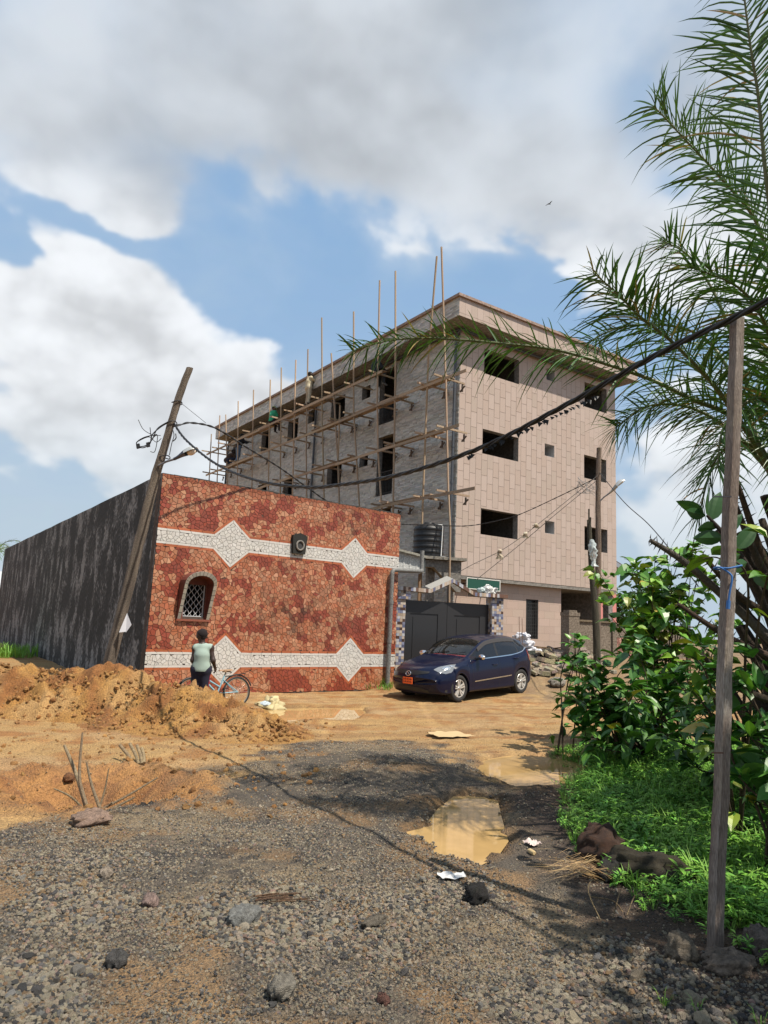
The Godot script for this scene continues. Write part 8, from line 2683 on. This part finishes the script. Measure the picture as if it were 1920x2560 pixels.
		b.tube(smooth_path([q[0], q[1], q[2]], 4), [q[3] * 1.4, q[3] * 1.35, q[3] * 1.25, q[3] * 1.15, q[3] * 1.1, q[3], q[3] * 0.9, q[3] * 0.8, q[3] * 0.6], 6, jit(Color(0.56, 0.42, 0.26), 0.25))
		pm(t, "branch", b, M.bark)
	t.scale = Vector3.ONE * 0.78
	t = thing("stick_bundle", "short bundle of cut sticks on the orange dirt", "sticks", Vector3(-2.75, hgt(-2.75, -8.5), -8.5))
	for q in [[Vector3(-0.16, 0.20, -0.2), Vector3(0.05, 0.02, 0.05)], [Vector3(-0.08, 0.18, -0.22), Vector3(0.08, 0.02, 0.03)], [Vector3(-0.02, 0.15, -0.22), Vector3(0.1, 0.03, 0.02)], [Vector3(-0.28, 0.18, -0.2), Vector3(0.0, 0.03, 0.08)]]:
		var b := Mb.new()
		b.tube(PackedVector3Array([q[0], q[0].lerp(q[1], 0.5) + Vector3(0.01, 0, 0), q[1]]), 0.02, 6, jit(Color(0.50, 0.36, 0.20), 0.25))
		pm(t, "stick", b, M.bark)
	# litter
	t = thing("cement_bag_litter", "torn cream and blue sack lying by the wall puddle", "litter", Vector3(-2.12, hgt(-2.12, -14.6) + 0.0, -14.6), 0.3)
	pm(t, "sack_body", lump(0.26, 0.15, 0.18, 801, Color(0.40, 0.34, 0.19), 0.8), M.cloth)
	pm(t, "sack_flap", lump_at(Vector3(-0.1, 0.1, 0.08), 0.14, 0.07, 0.1, 802, Color(0.40, 0.46, 0.50), 0.5, 10), M.cloth)
	var flat := func(called: String, label: String, cat: String, at: Vector3, w: float, d: float, turn: float, col: Color, seed_: int) -> void:
		var o := thing(called, label, cat, at, turn)
		var f := FastNoiseLite.new(); f.seed = seed_; f.frequency = 6.0
		var g := []
		for i in 9:
			var row := PackedVector3Array()
			for j in 9:
				var x := (j / 8.0 - 0.5) * w * (1.0 + 0.3 * f.get_noise_2d(i * 0.2, 3.0)); var z := (i / 8.0 - 0.5) * d * (1.0 + 0.3 * f.get_noise_2d(j * 0.2, 8.0))
				row.append(Vector3(x, 0.02 + 0.03 * f.get_noise_2d(x * 3.0, z * 3.0), z))
			g.append(row)
		var b := Mb.new()
		b.grid(g, col)
		pm(o, "sheet", b, M.cloth)
	flat.call("cardboard", "flattened cardboard sheet lying on the lane before car", "litter", Vector3(1.22, hgt(1.22, -11.8) + 0.012, -11.8), 0.62, 0.55, 0.4, Color(0.44, 0.32, 0.17), 11)
	flat.call("plastic_litter", "crumpled clear-white plastic on the gravel", "litter", Vector3(0.60, hgt(0.6, -5.3) + 0.01, -5.3), 0.19, 0.12, 0.2, Color(0.48, 0.48, 0.48), 12)
	flat.call("paper_scrap", "pinkish paper scrap on dark soil by the grass", "litter", Vector3(1.34, hgt(1.34, -6.1) + 0.012, -6.1), 0.10, 0.12, 0.3, Color(0.55, 0.44, 0.40), 13)
	t = thing("bottle_litter", "small tan plastic bottle below the paper scrap", "bottle", Vector3(1.29, hgt(1.29, -5.9) + 0.018, -5.9), 1.9)
	var bt := Mb.new()
	bt.tube(PackedVector3Array([Vector3(-0.045, 0, 0), Vector3(-0.04, 0, 0), Vector3(0.02, 0, 0), Vector3(0.032, 0, 0), Vector3(0.045, 0, 0)]), [0.012, 0.019, 0.019, 0.009, 0.008], 10, Color(0.46, 0.34, 0.17))
	pm(t, "bottle_body", bt, M.vc)
	t = thing("red_scrap", "tiny red plastic scrap at the near puddle's edge", "litter", Vector3(0.62, hgt(0.62, -6.0) + 0.02, -6.0))
	pm(t, "scrap", lump(0.022, 0.012, 0.015, 815, Color(0.45, 0.03, 0.03), 0.5, 7), M.vc)
	t = thing("twig_scatter", "brown twigs lying on the gravel in the foreground", "twigs", Vector3(-0.55, hgt(-0.55, -4.75), -4.75), 0.2)
	for i in 14:
		var b := Mb.new()
		var p := Vector3(rr(-0.12, 0.12), 0.02 + rr(0, 0.012), rr(-0.06, 0.06))
		var d := Vector3(1, rr(-0.03, 0.06), rr(-0.25, 0.25)) * rr(0.06, 0.13)
		b.tube(PackedVector3Array([p - d, p + Vector3(0, 0.004, 0), p + d]), 0.0035, 4, jit(Color(0.20, 0.11, 0.06), 0.3))
		pm(t, "twig", b, M.bark)
	t = thing("dry_stalks", "curled pale stalks on the shaded bare soil", "stalks", Vector3(1.55, hgt(1.55, -4.75), -4.75))
	for q in [[Vector3(-0.1, 0.0, 0.1), Vector3(-0.16, 0.14, 0.05), Vector3(-0.12, 0.2, 0.0), Vector3(-0.05, 0.19, 0.0)], [Vector3(-0.02, 0.0, 0.08), Vector3(0.03, 0.1, 0.03), Vector3(0.06, 0.15, 0.0)], [Vector3(-0.14, 0.1, 0.0), Vector3(0.0, 0.09, 0.02), Vector3(0.06, 0.03, 0.03)], [Vector3(0.08, 0.02, 0.05), Vector3(0.13, 0.08, 0.0), Vector3(0.15, 0.12, 0.0)]]:
		var b := Mb.new()
		b.tube(smooth_path(q, 4), 0.004, 4, jit(Color(0.36, 0.26, 0.14), 0.2))
		pm(t, "stalk", b, M.bark)
